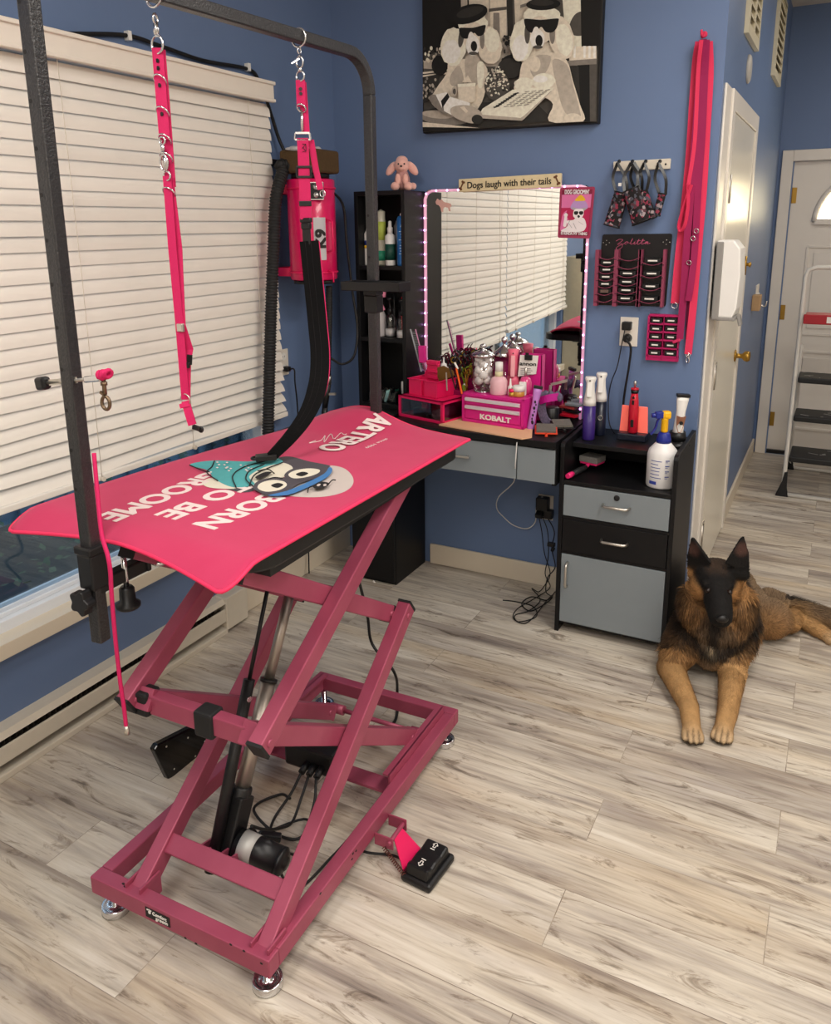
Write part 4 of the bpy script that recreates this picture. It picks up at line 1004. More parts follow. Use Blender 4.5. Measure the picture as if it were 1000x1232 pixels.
def blk_label(name, mi_, z0, z1):
    return (name, mi_, [(1.012, z0), (1.012, z1)])
bottle('shampoo_bottle', 'white bottle with yellow and blue label at the left end of the top bookcase shelf', 'bottle', 443.5, 270, 318, 9, s1, [('body', 0, [(0, 0), (.95, 0), (1, .02), (1, .78), (.5, .86), (.4, .98), (0, 1)]), blk_label('yellow_label', 1, .42, .5), blk_label('blue_label', 2, .5, .62)], [M_wht, M_yel, M_navy], group='bottles on the top bookcase shelf')
bottle('spray_can', 'tall pale can with lime green label right behind the far post', 'bottle', 459.5, 251, 318, 11, s1, [('body', 0, [(0, 0), (.95, 0), (1, .02), (1, .8), (.9, .82), (.9, .96), (.4, .98), (0, 1)]), blk_label('lime_label', 1, .45, .78), blk_label('green_label', 2, .08, .26)], [mat('pale_can', '#c8c6b4', .35), M_lime, mat('mint_label', '#2f9a78', .5)], group='bottles on the top bookcase shelf', y=3.12)
bottle('pump_spray_bottle', 'white spray bottle with dark green label and pointed top on the top bookcase shelf', 'bottle', 470, 265, 319, 12.5, s1, [('body', 0, [(0, 0), (.95, 0), (1, .02), (1, .66), (.6, .7), (.42, .72), (.42, .82)]), ('sprayer', 0, [(.5, .72), (.55, .84), (.35, .86), (.3, .98), (0, 1)]), blk_label('green_label', 1, .12, .48)], [M_wht, M_green], y=3.09, group='bottles on the top bookcase shelf')
bottle('grey_can', 'slim grey can squeezed beside the blue spray can', 'bottle', 478.5, 264, 317, 8, s1, [('body', 0, [(0, 0), (.95, 0), (1, .02), (1, .88), (.6, .93), (.4, 1), (0, 1)])], [mat('grey_can', '#6d7078', .35)], y=3.15, group='bottles on the top bookcase shelf')
def canlbl(t, b_, r, h):
    n_ = V((.5, -.86, 0)); ex = V((.86, .5, 0)); tx = MB()
    text_mb('A', b_+n_*(r*1.01)+Z*h*.74, ex, Z, .022, bold=.02, mb=tx)
    for k in range(9): w_ = random.uniform(.3, .75)*r; q = b_+n_*(r*1.015)+Z*h*(.62-.05*k); tx.bar(q-ex*w_, q+ex*w_, .0012, .0035)
    build(tx, 'label_print', mat('pale_blue_print', '#a8cdf0', .5), t)
bottle('blue_spray_can', 'bright blue spray can with white nozzle at the right end of the top bookcase shelf', 'bottle', 485, 254, 321, 13.5, s1, [('body', 0, [(0, 0), (.95, 0), (1, .02), (1, .84), (.75, .89), (.5, .9)]), ('nozzle', 1, [(.45, .895), (.45, .93), (.25, .95), (.22, 1), (0, 1)])], [M_blue, M_wht], y=3.08, group='bottles on the top bookcase shelf', extra=canlbl)
def trigger(mm, hm, dirv=V((-.86, -.5, 0)), s=1):
    def f(t, b_, r, h):
        m = MB(); q = b_+Z*h*.78; m.bar(q+dirv*.03*s+Z*.012*s, q-dirv*.014*s+Z*.02*s, .014*s, .018*s); m.bar(q+dirv*.006*s, q+dirv*.024*s-Z*.035*s, .01*s, .006*s); m.cyl(q-Z*.012*s, q+Z*.014*s, .009*s, n=12); build(m, 'trigger', hm, t, bevel=.002)
    return f
bottle('trigger_bottle', 'pink trigger spray bottle half hidden behind the far post on the middle shelf', 'bottle', 455, 352, 410, 20, s2, [('body', 0, [(0, 0), (.95, 0), (1, .03), (1, .42), (.5, .62), (.3, .66), (.3, .8)])], [M_frost], y=3.09, extra=trigger(M_pinkp, M_pinkp, V((.86, .2, 0)), 1.5), group='bottles on the middle bookcase shelf')
for px, y_, lb in ((470, 3.10, 'clear pump bottle with black cap in the middle of the second bookcase shelf'), (484, 3.07, 'clear pump bottle with black cap at the right end of the second bookcase shelf')):
    bottle('pump_bottle', lb, 'bottle', px, 362, 409, 13.5, s2, [('body', 0, [(0, 0), (.95, 0), (1, .03), (1, .46), (.5, .58), (.35, .6)]), ('cap', 1, [(.42, .58), (.42, .7), (.2, .72), (.2, .92), (.5, .93), (.5, 1), (0, 1)]), ('lotion', 2, [(0, .02), (.93, .02), (.93, .2), (0, .2)])], [M_clear, M_lblk, M_wht], y=y_, group='bottles on the middle bookcase shelf')
for px, y_, hh in ((463, 3.17, 358), (475, 3.18, 352), (481, 3.16, 368)):
    bottle('black_bottle', ['small black bottle at the back of the second bookcase shelf behind the pink trigger bottle', 'tall black bottle at the back of the second bookcase shelf between the clear pumps', 'short black bottle at the back of the second bookcase shelf behind the right pump'][[463, 475, 481].index(px)], 'bottle', px, hh, 400, 8, s2, [('body', 0, [(0, 0), (.95, 0), (1, .03), (1, .6), (.45, .7), (.4, .98), (0, 1)])], [M_lblk], y=y_, group='bottles on the middle bookcase shelf')
bottle('red_bottle', 'red bottle with white nozzle standing behind the clear pumps on the second bookcase shelf', 'bottle', 487, 334, 402, 8, s2, [('body', 0, [(0, 0), (.95, 0), (1, .03), (1, .66), (.4, .74)]), ('nozzle', 1, [(.4, .72), (.35, .98), (0, 1)])], [M_red, M_wht], y=3.15, group='bottles on the middle bookcase shelf')
bottle('purple_bottle', 'small white and purple bottle at the right end of the bottom bookcase shelf', 'bottle', 487, 450, 478, 8, s3, [('body', 0, [(0, 0), (.95, 0), (1, .03), (1, .5), (0, .5)]), ('cap', 1, [(0, .5), (1, .5), (1, 1), (0, 1)])], [M_purple, M_wht], y=3.07)
q = at(462, 492, 2, s3); q = V((-1.79, 3.11, s3)); g = thing('clip_box', 'clear plastic box of hair clips on the bottom shelf of the bookcase', 'box', q)
m = MB(); a, b_ = (q.x-.075, q.y-.05), (q.x+.07, q.y+.05)
m.box((a[0], a[1], q.z), (b_[0], b_[1], q.z+.003))
for p0, p1 in (((a[0], a[1]), (b_[0], a[1]+.002)), ((a[0], b_[1]-.002), (b_[0], b_[1])), ((a[0], a[1]), (a[0]+.002, b_[1])), ((b_[0]-.002, a[1]), (b_[0], b_[1]))): m.box((p0[0], p0[1], q.z), (p1[0], p1[1], q.z+.05))
build(m, 'tub', M_clear, g); 
for k, (dx, dy, cm, nm) in enumerate(((-.03, -.02, M_lblk, 'black'), (.0, -.03, mat('mint_clip', '#9fd0cc', .4), 'mint'), (.03, .0, mat('green_clip', '#1f6b55', .4), 'green'), (-.01, .02, M_lblk, 'black'), (.045, -.03, M_lblk, 'black'))):
    m = MB(); c = q+V((dx, dy, .004)); m.bar(c, c+V((.01, .006, .05)), .03, .012); m.bar(c+V((.006, 0, 0)), c+V((.02, .006, .055)), .02, .006); o = build(m, 'hair_clip', cm, bevel=.003); tag(o, ['black hair clip at the left of the clear clip box', 'pale mint hair clip at the front of the clear clip box', 'dark green hair clip in the clear clip box', 'black hair clip at the back of the clear clip box', 'black hair clip at the right front corner of the clip box'][k], 'hair clip', 'hair clips in the clear box')
# stuffed poodle on top of the bookcase
M_plush = mat('pink_plush', '#e9b3a8', .95, var=.12, scale=300, bump=.5, bscale=220, sheen=.4)
q = at(484, 227, 1, 3.12); q.z = BZ1; S = .0165/ .0165
g = thing('stuffed_dog', 'small pink stuffed poodle sitting on top of the black bookcase', 'stuffed toy', q)
fd = V((.42, -.9, 0)).normalized(); sd_ = V((.9, .42, 0))
def pp(f, s, z): return q+fd*f+sd_*s+Z*z
m = MB(); m.ell(pp(-.005, 0, .042), (.034, .034, .042)); m.ell(pp(.0, 0, .062), (.028, .028, .03)); build(m, 'body', mat('dusty_pink_plush', '#b98a86', .95, var=.15, scale=250, bump=.6, bscale=200), g)
m = MB(); m.ell(pp(.008, 0, .104), (.033, .033, .03)); m.ell(pp(.0, 0, .124), (.026, .026, .02)); m.ell(pp(.034, 0, .095), (.017, .017, .014)); hd = build(m, 'head', M_plush, g)
for s in (-1, 1):
    m = MB(); R_ = Matrix.Rotation(s*radians(38), 3, fd); m.ell(pp(.0, s*.045, .092), (.018, .012, .034), R_); build(m, 'ear', M_plush, hd)
    m = MB(); m.ell(pp(.036, s*.012, .108), .0042, n=10, m=8); build(m, 'eye', M_ink, hd)
    m = MB(); m.ell(pp(.034, s*.028, .018), (.019, .019, .018)); build(m, 'foot', M_plush, g)
    m = MB(); m.ell(pp(.03, s*.016, .046), (.012, .012, .024)); build(m, 'arm', M_plush, g)
m = MB(); m.ell(pp(.052, 0, .098), (.005, .005, .004), n=10, m=8); build(m, 'nose', M_ink, hd)
m = MB(); m.ell(pp(-.02, .045, .02), (.016, .016, .015)); build(m, 'tail', M_plush, g)

# ------------------------------------------------------------------ mirror with LED strip, sign, plaque
MX0, MX1, MZ0, MZ1, MY = -1.655, -.913, .80, 1.752, 3.218
g = thing('wall_mirror', 'large frameless wall mirror edged with a glowing pink light strip above the vanity desk', 'mirror', ((MX0+MX1)/2, MY, MZ0))
mm_ = bpy.data.materials.new('mirror_silver'); mm_.use_nodes = True; b_ = mm_.node_tree.nodes['Principled BSDF']; b_.inputs['Base Color'].default_value = (.86, .88, .87, 1); b_.inputs['Metallic'].default_value = 1; b_.inputs['Roughness'].default_value = .01
poly = []
for cx_, cz_, a0 in ((MX1-.035, MZ0+.035, -90), (MX1-.035, MZ1-.035, 0), (MX0+.035, MZ1-.035, 90), (MX0+.035, MZ0+.035, 180)):
    for k in range(7): a = radians(a0+15*k); poly.append((cx_+.035*cos(a), cz_+.035*sin(a)))
m = MB(); m.prism(poly, (0, MY, 0), X, Z, (0, .012, 0)); build(m, 'glass', mm_, g)
m = MB(); path = [V((MX0+.006, MY-.004, MZ0)), V((MX0+.006, MY-.004, MZ1-.04)), V((MX0+.016, MY-.004, MZ1-.016)), V((MX0+.04, MY-.004, MZ1-.006)), V((MX1-.04, MY-.004, MZ1-.006)), V((MX1-.012, MY-.004, MZ1-.016)), V((MX1-.006, MY-.004, MZ1-.045)), V((MX1-.006, MY-.004, MZ0))]
m.tube(path, .0055, 8); st = build(m, 'light_strip', mat('pink_led_tube', '#e6c3cf', .4, emit='#ff9ad0', estr=.35), g)
m = MB(); acc = 0
for a, c in zip(path, path[1:]):
    L_ = (c-a).length; k = acc
    while k < L_: p = a.lerp(c, k/L_); m.ell(p+V((0, -.004, 0)),   .0042, n=8, m=6); k += .052
    acc = k-L_
build_each(m, 'led', emat('led_pink', '#e6a8ff', 7), g, gap=.001)
# poodle decal on the mirror
m = MB(); dec = [(526, 239), (529, 241), (531, 240), (534, 243), (538, 244), (542, 245), (543, 248), (541, 250), (542, 254), (540, 254), (539, 250), (535, 249), (533, 251), (533, 255), (531, 255), (530, 250), (528, 247), (525, 246), (524, 243)]
m.prism([(p.x, p.z) for p in (at(x, y, 1, MY-.002) for x, y in dec)], (0, MY-.0012, 0), X, Z, (0, -.0008, 0)); build(m, 'poodle_decal', mat('rose_decal', '#d9aaa0', .6), g)
YS = 3.19
c4 = [at(x, y, 1, YS) for x, y in ((552, 229), (675, 222.5), (675, 210.5), (552, 213.5))]
sc_ = (c4[0]+c4[2])/2; exs = (c4[1]-c4[0]).normalized(); eys = (c4[3]-c4[0]).normalized(); Wd, Ht = (c4[1]-c4[0]).length, (c4[3]-c4[0]).length
g = thing('wooden_sign', 'narrow cream wooden sign about laughing dogs standing on top of the mirror', 'sign', (c4[0]+c4[1])/2)
m = MB(); m.prism([(-Wd/2, -Ht/2), (Wd/2, -Ht/2), (Wd/2, Ht/2), (-Wd/2, Ht/2)], sc_, exs, Z, (0, .016, 0)); build(m, 'board', mat('cream_sign_wood', '#dccba4', .7, var=.12, scale=40), g, bevel=.002)
ny = V((0, -1, 0)); tx = text_mb('Dogs laugh with their tails', sc_+V((0, 0, -.002)), exs, Z, .026, bold=.012, width=Wd*.82, depth=.001); build(tx, 'lettering', M_ink, g)
M_bone = mat('brown_bone', '#6a4326', .7)
for s in (-1, 1):
    c = sc_+exs*s*Wd*.465+V((0, -.0008, 0)); m = MB(); d_ = (Z*.9+exs*.45*s*-1).normalized()
    m.bar(c-d_*.014, c+d_*.014, .006, .0015, up=(0, 1, 0)); pr = d_.cross(V((0, 1, 0)))
    for e in (-1, 1):
        for f in (-1, 1): m.lathe([(.0048, 0), (.0048, .0015)], c+d_*e*.015+pr*f*.0038, axis=(0, -1, 0), n=10)
    build(m, 'bone', M_bone, g)
# tin plaque at the mirror's upper right corner
YP = 3.198
q4 = [at(x, y, 1, YP) for x, y in ((671, 286), (710, 287), (716, 224.5), (674, 226))]
def P2(u, v): return q4[0].lerp(q4[1], u).lerp(q4[3].lerp(q4[2], u), v)
g = thing('tin_plaque', 'pink tin plaque of a dog under a hair dryer on the mirror corner', 'plaque', (q4[0]+q4[1])/2)
def pset(m, pts, mi, lift, smooth=0):
    P = [P2(u, v) for u, v in pts]
    if smooth: P = catmull(P, smooth, closed=True)
    m.add([p+V((0, -lift, 0)) for p in P], [tuple(range(len(P)))], mi)
rr = .05; rp = []
for cu, cv, a0 in ((1-rr, rr*.7, -90), (1-rr, 1-rr*.7, 0), (rr, 1-rr*.7, 90), (rr, rr*.7, 180)):
    for k in range(5): a = radians(a0+k*22.5); rp.append((cu+rr*cos(a), cv+rr*.7*sin(a)))
m = MB(); F_ = [P2(u, v) for u, v in rp]; n_ = len(F_); m.add(F_+[p+V((0, .003, 0)) for p in F_], [tuple(range(n_)), tuple(range(n_, 2*n_))[::-1]]+[(i, (i+1) % n_, n_+(i+1) % n_, n_+i) for i in range(n_)])
build(m, 'plate', mat('plaque_rim', '#9c2f52', .4), g)
pm = [mat('plaque_pink', '#d86fa4', .45), mat('plaque_crimson', '#b3154e', .45), mat('plaque_maroon', '#7d1236', .45), mat('plaque_white', '#e9dfe2', .5), mat('plaque_lavender', '#b58fc4', .45), mat('plaque_yellow', '#e3b21c', .5), M_ink, mat('plaque_grey', '#a9a2a6', .5)]
m = MB()
pset(m, [(.06, .05), (.94, .05), (.94, .95), (.06, .95)], 2, .0006)
pset(m, [(.07, .13), (.93, .13), (.93, .86), (.07, .86)], 1, .0009); pset(m, [(.07, .6), (.93, .6), (.93, .86), (.07, .86)], 0, .0012)
pset(m, [(.08, .14), (.3, .3), (.28, .4), (.2, .45), (.25, .55), (.15, .5), (.1, .4)], 0, .0012, 3)
pset(m, [(.1, .13), (.3, .24), (.25, .34), (.45, .36), (.55, .42), (.75, .4), (.84, .3), (.84, .2), (.7, .13)], 3, .0016, 4)
pset(m, [(.16, .24), (.25, .24), (.26, .42), (.28, .46), (.22, .5), (.16, .46), (.18, .42)], 3, .0018, 4)
pset(m, [(.36, .58), (.38, .68), (.5, .76), (.68, .76), (.82, .68), (.84, .58), (.6, .54)], 4, .0020, 4); pset(m, [(.42, .56), (.6, .53), (.78, .55), (.78, .6), (.6, .58), (.42, .61)], 7, .0022, 4)
pset(m, [(.46, .74), (.52, .8), (.62, .85), (.72, .8), (.76, .74), (.6, .73)], 5, .0024, 4)
pset(m, [(.46, .42), (.44, .5), (.48, .57), (.6, .58), (.72, .57), (.75, .5), (.72, .42), (.6, .38)], 3, .0026, 4)
for u0, u1 in ((.46, .59), (.61, .74)): pset(m, [(u0, .5), (u0+.02, .53), (u1-.02, .53), (u1, .5), (u1-.03, .465), (u0+.03, .465)], 6, .0030, 3)
pset(m, [(.57, .43), (.6, .46), (.65, .43), (.61, .4)], 6, .0032, 3)
for a, b_ in (((.3, .3), (.42, .2)), ((.45, .3), (.55, .18)), ((.6, .33), (.75, .27)), ((.35, .36), (.25, .22))): pset(m, [a, (a[0]+.02, a[1]), (b_[0]+.02, b_[1]), b_], 7, .0019)
build(m, 'printed_picture', pm, g, fix=False)
exq, eyq = (q4[1]-q4[0]), (q4[3]-q4[0])
tx = text_mb("DOG GROOMIN'", P2(.5, .905)+V((0, -.0012, 0)), exq, Z, .016, bold=.03, width=exq.length*.74); build(tx, 'title_lettering', pm[3], g)
tx = text_mb('IS KINDA MY THING', P2(.5, .09)+V((0, -.0012, 0)), exq, Z, .011, bold=.03, width=exq.length*.8); build(tx, 'bottom_lettering', pm[3], g)
# beige locker behind the camera's left shoulder (seen in the mirror)
g = thing('beige_locker', 'tall beige metal locker against the left wall, seen only in the mirror', 'locker', (-1.9, -.62, 0))
m = MB(); m.box((-2.12, -.95, 0), (-1.66, -.32, 1.33)); build(m, 'body', mat('beige_locker_paint', '#b7ad95', .5), g, bevel=.004)
m = MB(); m.box((-1.662, -.93, .06), (-1.645, -.34, 1.3)); dr = build(m, 'door', mat('beige_locker_paint', '#b7ad95', .5), g, bevel=.004)
m = MB(); m.bar((-1.638, -.4, .68), (-1.638, -.4, .8), .014, .014); build(m, 'handle', M_nickel, dr)
# ------------------------------------------------------------------ vanity desk hung on the back wall
ZD = .797; DKX0, DKX1, DKY = -1.64, -.896, 2.83
g = thing('vanity_desk', 'wall-hung vanity desk with black top and two grey drawers under the mirror', 'desk', ((DKX0+DKX1)/2, 3.0, .62))
m = MB(); m.box((DKX0, DKY-.012, ZD-.028), (DKX1, YB, ZD)); build(m, 'desktop', M_black, g, bevel=.002)
m = MB(); m.box((DKX0, DKY+.004, .62), (DKX0+.016, YB, ZD-.028)); m.box((DKX1-.016, DKY+.004, .62), (DKX1, YB, ZD-.028)); build_each(m, 'side_panel', M_black, g)
m = MB(); m.box((DKX0+.016, DKY+.02, .622), (DKX1-.016, YB, .634)); build(m, 'bottom_panel', M_black, g)
xm = at(622, 560, 1, DKY).x
for x0, x1, hx_ in ((DKX0+.004, xm-.002, at(552, 547, 1, DKY).x), (xm+.002, DKX1-.004, None)):
    m = MB(); m.box((x0, DKY-.004, .628), (x1, DKY+.014, ZD-.034)); d = build(m, 'drawer', M_grey, g, bevel=.0015)
    if hx_ is not None:
        hz_ = at(552, 547, 1, DKY).z; m = MB(); m.bar((hx_-.055, DKY-.022, hz_), (hx_+.055, DKY-.022, hz_), .012, .008)
        for s in (-1, 1): m.bar((hx_+s*.045, DKY-.022, hz_), (hx_+s*.045, DKY-.004, hz_), .008, .008)
        build(m, 'handle', M_nickel, d, bevel=.002)
# peach board
pb = [at(528, 512, 2, ZD), at(628, 529, 2, ZD), at(640, 527, 2, ZD), at(641, 515, 2, ZD), at(560, 500, 2, ZD)]
m = MB(); m.prism([(p.x, p.y) for p in pb], (0, 0, ZD), X, Y, (0, 0, .005)); o = build(m, 'desk_mat', mat('peach_board', '#e2b18c', .7, var=.06)); tag(o, 'thin peach board lying along the front of the vanity desktop', 'mat')
ZB_ = ZD+.0055
# acrylic drawer box
fl_, fr_ = at(478, 501, 2, ZD), at(530, 511, 2, ZD); ang = math.degrees(math.atan2(fr_.y-fl_.y, fr_.x-fl_.x))
fl_ = V((-1.648, 2.95, ZD)); fr_ = V((-1.405, 2.888, ZD)); ang = math.degrees(math.atan2(fr_.y-fl_.y, fr_.x-fl_.x)); Wd = (fr_-fl_).length
TB = place(fl_, ang); hB = at(530, 484, 1, fr_.y).z-ZD; dB = .20
g = thing('drawer_box', 'clear-fronted hot pink drawer box at the left end of the vanity desk', 'organizer', TB @ V((Wd/2, dB/2, 0)))
m = MB(TB); e = .012
for x in (0, Wd-e):
    for y in (0, dB-e): m.box((x, y, .0), (x+e, y+e, hB))
for z in (0, hB-e):
    m.box((0, 0, z), (Wd, e, z+e)); m.box((0, dB-e, z), (Wd, dB, z+e)); m.box((0, 0, z), (e, dB, z+e)); m.box((Wd-e, 0, z), (Wd, dB, z+e))
m.box((0, 0, hB-.004), (Wd, dB, hB)); m.box((0, 0, 0), (Wd, dB, .003)); build(m, 'frame', M_hot, g)
M_smoke = pane_mat('smoked_plastic', (.72, .68, .7), .1)
m = MB(TB); m.box((e, .003, e), (Wd-e, .005, hB-e)); build(m, 'front_panel', M_smoke, g)
m = MB(TB); m.box((Wd-.005, e, e), (Wd-.003, dB-e, hB-e)); build(m, 'side_panel', M_smoke, g)
m = MB(TB); m.box((.004, dB-.005, .004), (Wd-.004, dB-.003, hB-.006)); m.box((.002, .004, .004), (.004, dB-.004, hB-.006)); build(m, 'back_panel', mat('smoke_panel', '#4a3a42', .3), g)
def tube_item(c, d, r, l, name, mm, label, cat, group=None):
    d = V(d).normalized(); c = V(c); m = MB(); m.cyl(c-d*l/2, c+d*l/2, r, n=16); o = build(m, name, mm); return tag(o, label, cat, group)
tube_item(TB @ V((Wd-.05, .07, .033)), TB.to_3x3() @ V((.35, 1, .1)), .019, .1, 'spool', mat('pink_grey_roll', '#b48a94', .6), 'pinkish roll lying inside the right side of the drawer box', 'roll')
m = MB(TB); m.box((.05, .04, .004), (.17, .12, .035)); o = build(m, 'clear_case', M_clear); tag(o, 'small clear case lying inside the pink drawer box', 'case')
for k, (x, y) in enumerate(((.08, .06), (.11, .09), (.14, .06))):
    m = MB(TB); m.box((x, y, .036), (x+.035, y+.012, .06)); o = build(m, 'pink_clip', M_hot, bevel=.003); tag(o, ['pink clip at the left on the clear case', 'pink clip at the back on the clear case', 'pink clip at the right on the clear case'][k], 'clip', 'pink clips in the drawer box')
# caddy on the drawer box
ZC_ = ZD+hB+.001
TC = place(TB @ V((.035, .03, hB+.001)), ang+2)
cw, cd_, chh = .155, .14, at(500, 458, 1, fl_.y).z-ZC_
chh = .072
g = thing('pink_caddy', 'hot pink plastic caddy with a carry handle standing on the drawer box', 'caddy', TC @ V((cw/2, cd_/2, 0)))
m = MB(TC); t_ = .003; ta = .006
def wall(m, a, b, z0, z1, th=.004): m.bar((a[0], a[1], (z0+z1)/2), (b[0], b[1], (z0+z1)/2), th, z1-z0)
m.box((ta, ta, 0), (cw-ta, cd_-ta, .003)); wall(m, (.0, .003), (cw*.42, .003), 0, chh); wall(m, (cw*.56, .003), (cw, .003), 0, chh); wall(m, (cw*.42, .016), (cw*.56, .016), 0, chh); wall(m, (cw*.42, .001), (cw*.42, .018), 0, chh); wall(m, (cw*.56, .001), (cw*.56, .018), 0, chh)
wall(m, (0, cd_), (cw, cd_), 0, chh); wall(m, (.002, 0), (.002, cd_), 0, chh); wall(m, (cw-.002, 0), (cw-.002, cd_), 0, chh); wall(m, (0, cd_/2), (cw, cd_/2), 0, chh)
m.box((-.006, -.004, chh-.004), (cw+.006, .002, chh)); m.box((-.006, cd_-.002, chh-.004), (cw+.006, cd_+.004, chh)); m.box((-.006, 0, chh-.004), (.002, cd_, chh)); m.box((cw-.002, 0, chh-.004), (cw+.006, cd_, chh)); build(m, 'tray', M_hot, g, bevel=.0015)
m = MB(TC); hp = [(.03, chh), (.035, .095), (.045, .105), (.05, .128), (.048, .145), (cw-.045, .145), (cw-.043, .128), (cw-.04, .105), (cw-.03, .095), (cw-.025, chh)]
m.prism([(p[0], p[1]) for p in hp[:4]]+[(.055, .142), (cw-.05, .142)]+[hp[6], hp[7], hp[8], hp[9]], (0, cd_/2-.004, 0), X, Z, (0, .008, 0)); m.bar((.052, cd_/2-.004, .075), (cw-.048, cd_/2-.004, .075), .008, .016); m.bar((.05, cd_/2-.006, .1), (cw-.046, cd_/2-.006, .1), .012, .01); m.box((.05, cd_/2-.012, .128), (cw-.046, cd_/2+.012, .146)); build(m, 'handle', M_hot, g, bevel=.002)
# things in and behind the caddy
def comb(a, b, w, label, teeth=26, mm=None):
    a, b = V(a), V(b); d = (b-a).normalized(); sd = V((.86, .5, 0)); L_ = (b-a).length
    t = thing('steel_comb', label, 'comb', a); m = MB(); m.bar(a, b, .004, .006, up=sd); build(m, 'spine', mm or M_nickel, t)
    m = MB()
    for k in range(teeth): q = a.lerp(b, .04+.92*k/teeth); m.bar(q, q+sd*w, .0018, .0018)
    build(m, 'teeth', mm or M_nickel, t)
    return t
yc = (TC @ V((cw/2, cd_*.6, 0))).y
ca = at(507, 447, 1, yc); cb2 = at(494, 396, 1, yc)
comb(ca, cb2, .02, 'pale grey steel comb leaning out of the left side of the pink caddy', mm=mat('grey_comb', '#8b8f95', .4, .5))
def pix_bar(p0, p1, y, w, h, name, mm, label, cat, group=None, bev=.002):
    m = MB(); a, b = at(*p0, 1, y), at(*p1, 1, y); m.bar(a, b, w, h); o = build(m, name, mm, bevel=bev); return tag(o, label, cat, group)
pix_bar((513, 448), (500, 396), yc+.02, .006, .004, 'pink_comb', mat('pale_pink_comb', '#d98fb8', .4), 'thin pink comb leaning beside the grey steel comb in the caddy', 'comb')
pix_bar((509, 436), (508, 416), yc-.01, .03, .02, 'pink_clip', M_mag, 'magenta clip standing in the left of the pink caddy', 'clip')
pix_bar((512, 446), (505, 424), yc+.03, .01, .01, 'pink_pen', M_mag, 'short magenta stick in the caddy beside the combs', 'stick')
bq = at(534, 449, 1, yc+.015); g = thing('squeeze_bottle', 'brown squeeze bottle with white conical cap standing in the pink caddy', 'bottle', V((bq.x, bq.y, ZC_)))
M_amber = mat('amber_plastic', '#7a5713', .3)
m = MB(); m.lathe([(.022, 0), (.024, .004), (.024, .09), (.018, .1)], (bq.x, bq.y, ZC_), n=24); build(m, 'body', M_amber, g)
m = MB(); m.lathe([(.02, .098), (.02, .115), (.014, .118), (.013, .13), (.004, .134), (.0025, .158), (0, .158)], (bq.x, bq.y, ZC_), n=20); build(m, 'cap', M_wht, g)
# brown leaf-shaped scoop
m = MB(); q = [at(x, y, 1, yc-.03) for x, y in ((526, 452), (526, 442), (534, 440), (545, 446), (547, 452), (538, 456), (528, 459))]
m.prism([(p.x, p.z) for p in q], (0, yc-.03, 0), X, Z, (0, .006, 0)); o = build(m, 'leather_pouch', mat('brown_leather', '#6b4a17', .5, var=.15), bevel=.003); tag(o, 'brown leather pouch tucked in the right side of the pink caddy', 'pouch')
pix_bar((556, 474), (549, 443), 2.935, .011, .006, 'orange_tool', mat('orange_plastic', '#f0611d', .4), 'bright orange stripping tool standing right of the pink caddy', 'tool', bev=.003)
pix_bar((551, 444), (547, 436), 2.95, .011, .006, 'white_tag', M_wht, 'small white tag at the top of the orange tool', 'tag')
pix_bar((538, 470), (537, 448), 2.925, .006, .003, 'nail_file', M_nickel, 'small steel file hanging at the right front of the caddy', 'file')
pix_bar((548, 468), (540, 438), 2.945, .006, .005, 'black_pen', M_lblk, 'thin black pen leaning between the caddy and orange tool', 'pen')
# scissor rack: two-tier translucent magenta block full of scissors
rk0 = at(556, 478, 2, ZD+hB); RX0, RX1, RY0, RY1 = -1.50, -1.355, 3.05, 3.17
zr = ZD
m = MB(); M_tmag = mat('dark_magenta_acrylic', '#8e1250', .2, alpha=.92)
g = thing('scissor_rack', 'dark magenta scissor holder block packed with grooming shears behind the pink caddy', 'scissor holder', ((RX0+RX1)/2, (RY0+RY1)/2, zr))
m.box((RX0, RY0, zr), (RX1, RY0+.06, zr+.115)); build(m, 'front_block', M_tmag, g, bevel=.003)
m = MB(); m.box((RX0-.05, RY0+.06, zr), (RX1, RY1-.01, zr+.16)); build(m, 'rear_block', M_tmag, g, bevel=.003)
cols_ = [M_chrome, mat('gunmetal_steel', '#45454c', .35, .8), mat('dark_red_steel', '#5c1028', .35, .6), mat('rainbow_gold', '#a9862f', .3, .8), mat('rainbow_green', '#76902a', .3, .8), M_lblk]
nm_ = ['polished', 'gunmetal', 'dark red', 'gold', 'green-gold', 'black']
def make_scissors(k):
    t = thing('grooming_scissors', 'x', 'scissors', (0, 0, 0), 'scissors in the magenta rack')
    mt = cols_[k]
    m = MB(); m.bar((-.002, 0, -.09), (.004, 0, .0), .009, .003); m.bar((.002, .003, -.09), (-.004, .003, .0), .009, .003); build(m, 'blades', mt if k != 5 else M_chrome, t, loc=(0, 0, 0))
    for s in (-1, 1):
        m = MB(); m.tube(catmull([(s*-.003, .0015, 0), (s*.006, .0015, .03), (s*.012, .0015, .05)], 4), [.004]*5+[.0035]*4, 7); m.torus((s*.017, .0015, .064), .0125, .0032, nrm=(0, 1, 0), n=16, m=7); 
        if s > 0: m.tube(catmull([(s*.021, .0015, .077), (s*.027, .0015, .087), (s*.036, .0015, .092)], 3), [.003, .0028, .0026, .0024, .0022, .002, .0018], 6)
        build(m, 'finger_ring', mt, t, loc=(0, 0, 0))
    m = MB(); m.cyl((0, -.003, .002), (0, .006, .002), .004, n=10); build(m, 'screw', M_chrome, t, loc=(0, 0, 0))
    return t
spots = []
for i in range(10):
    for j in range(3):
        if (i*3+j) % 8 == 5: continue
        spots.append((RX0-.035+.0178*i+random.uniform(-.004, .004), RY0+.02+.042*j+random.uniform(-.006, .006), zr+(.125, .165, .17)[j]+random.uniform(-.02, .02), i, j))
protos = {}
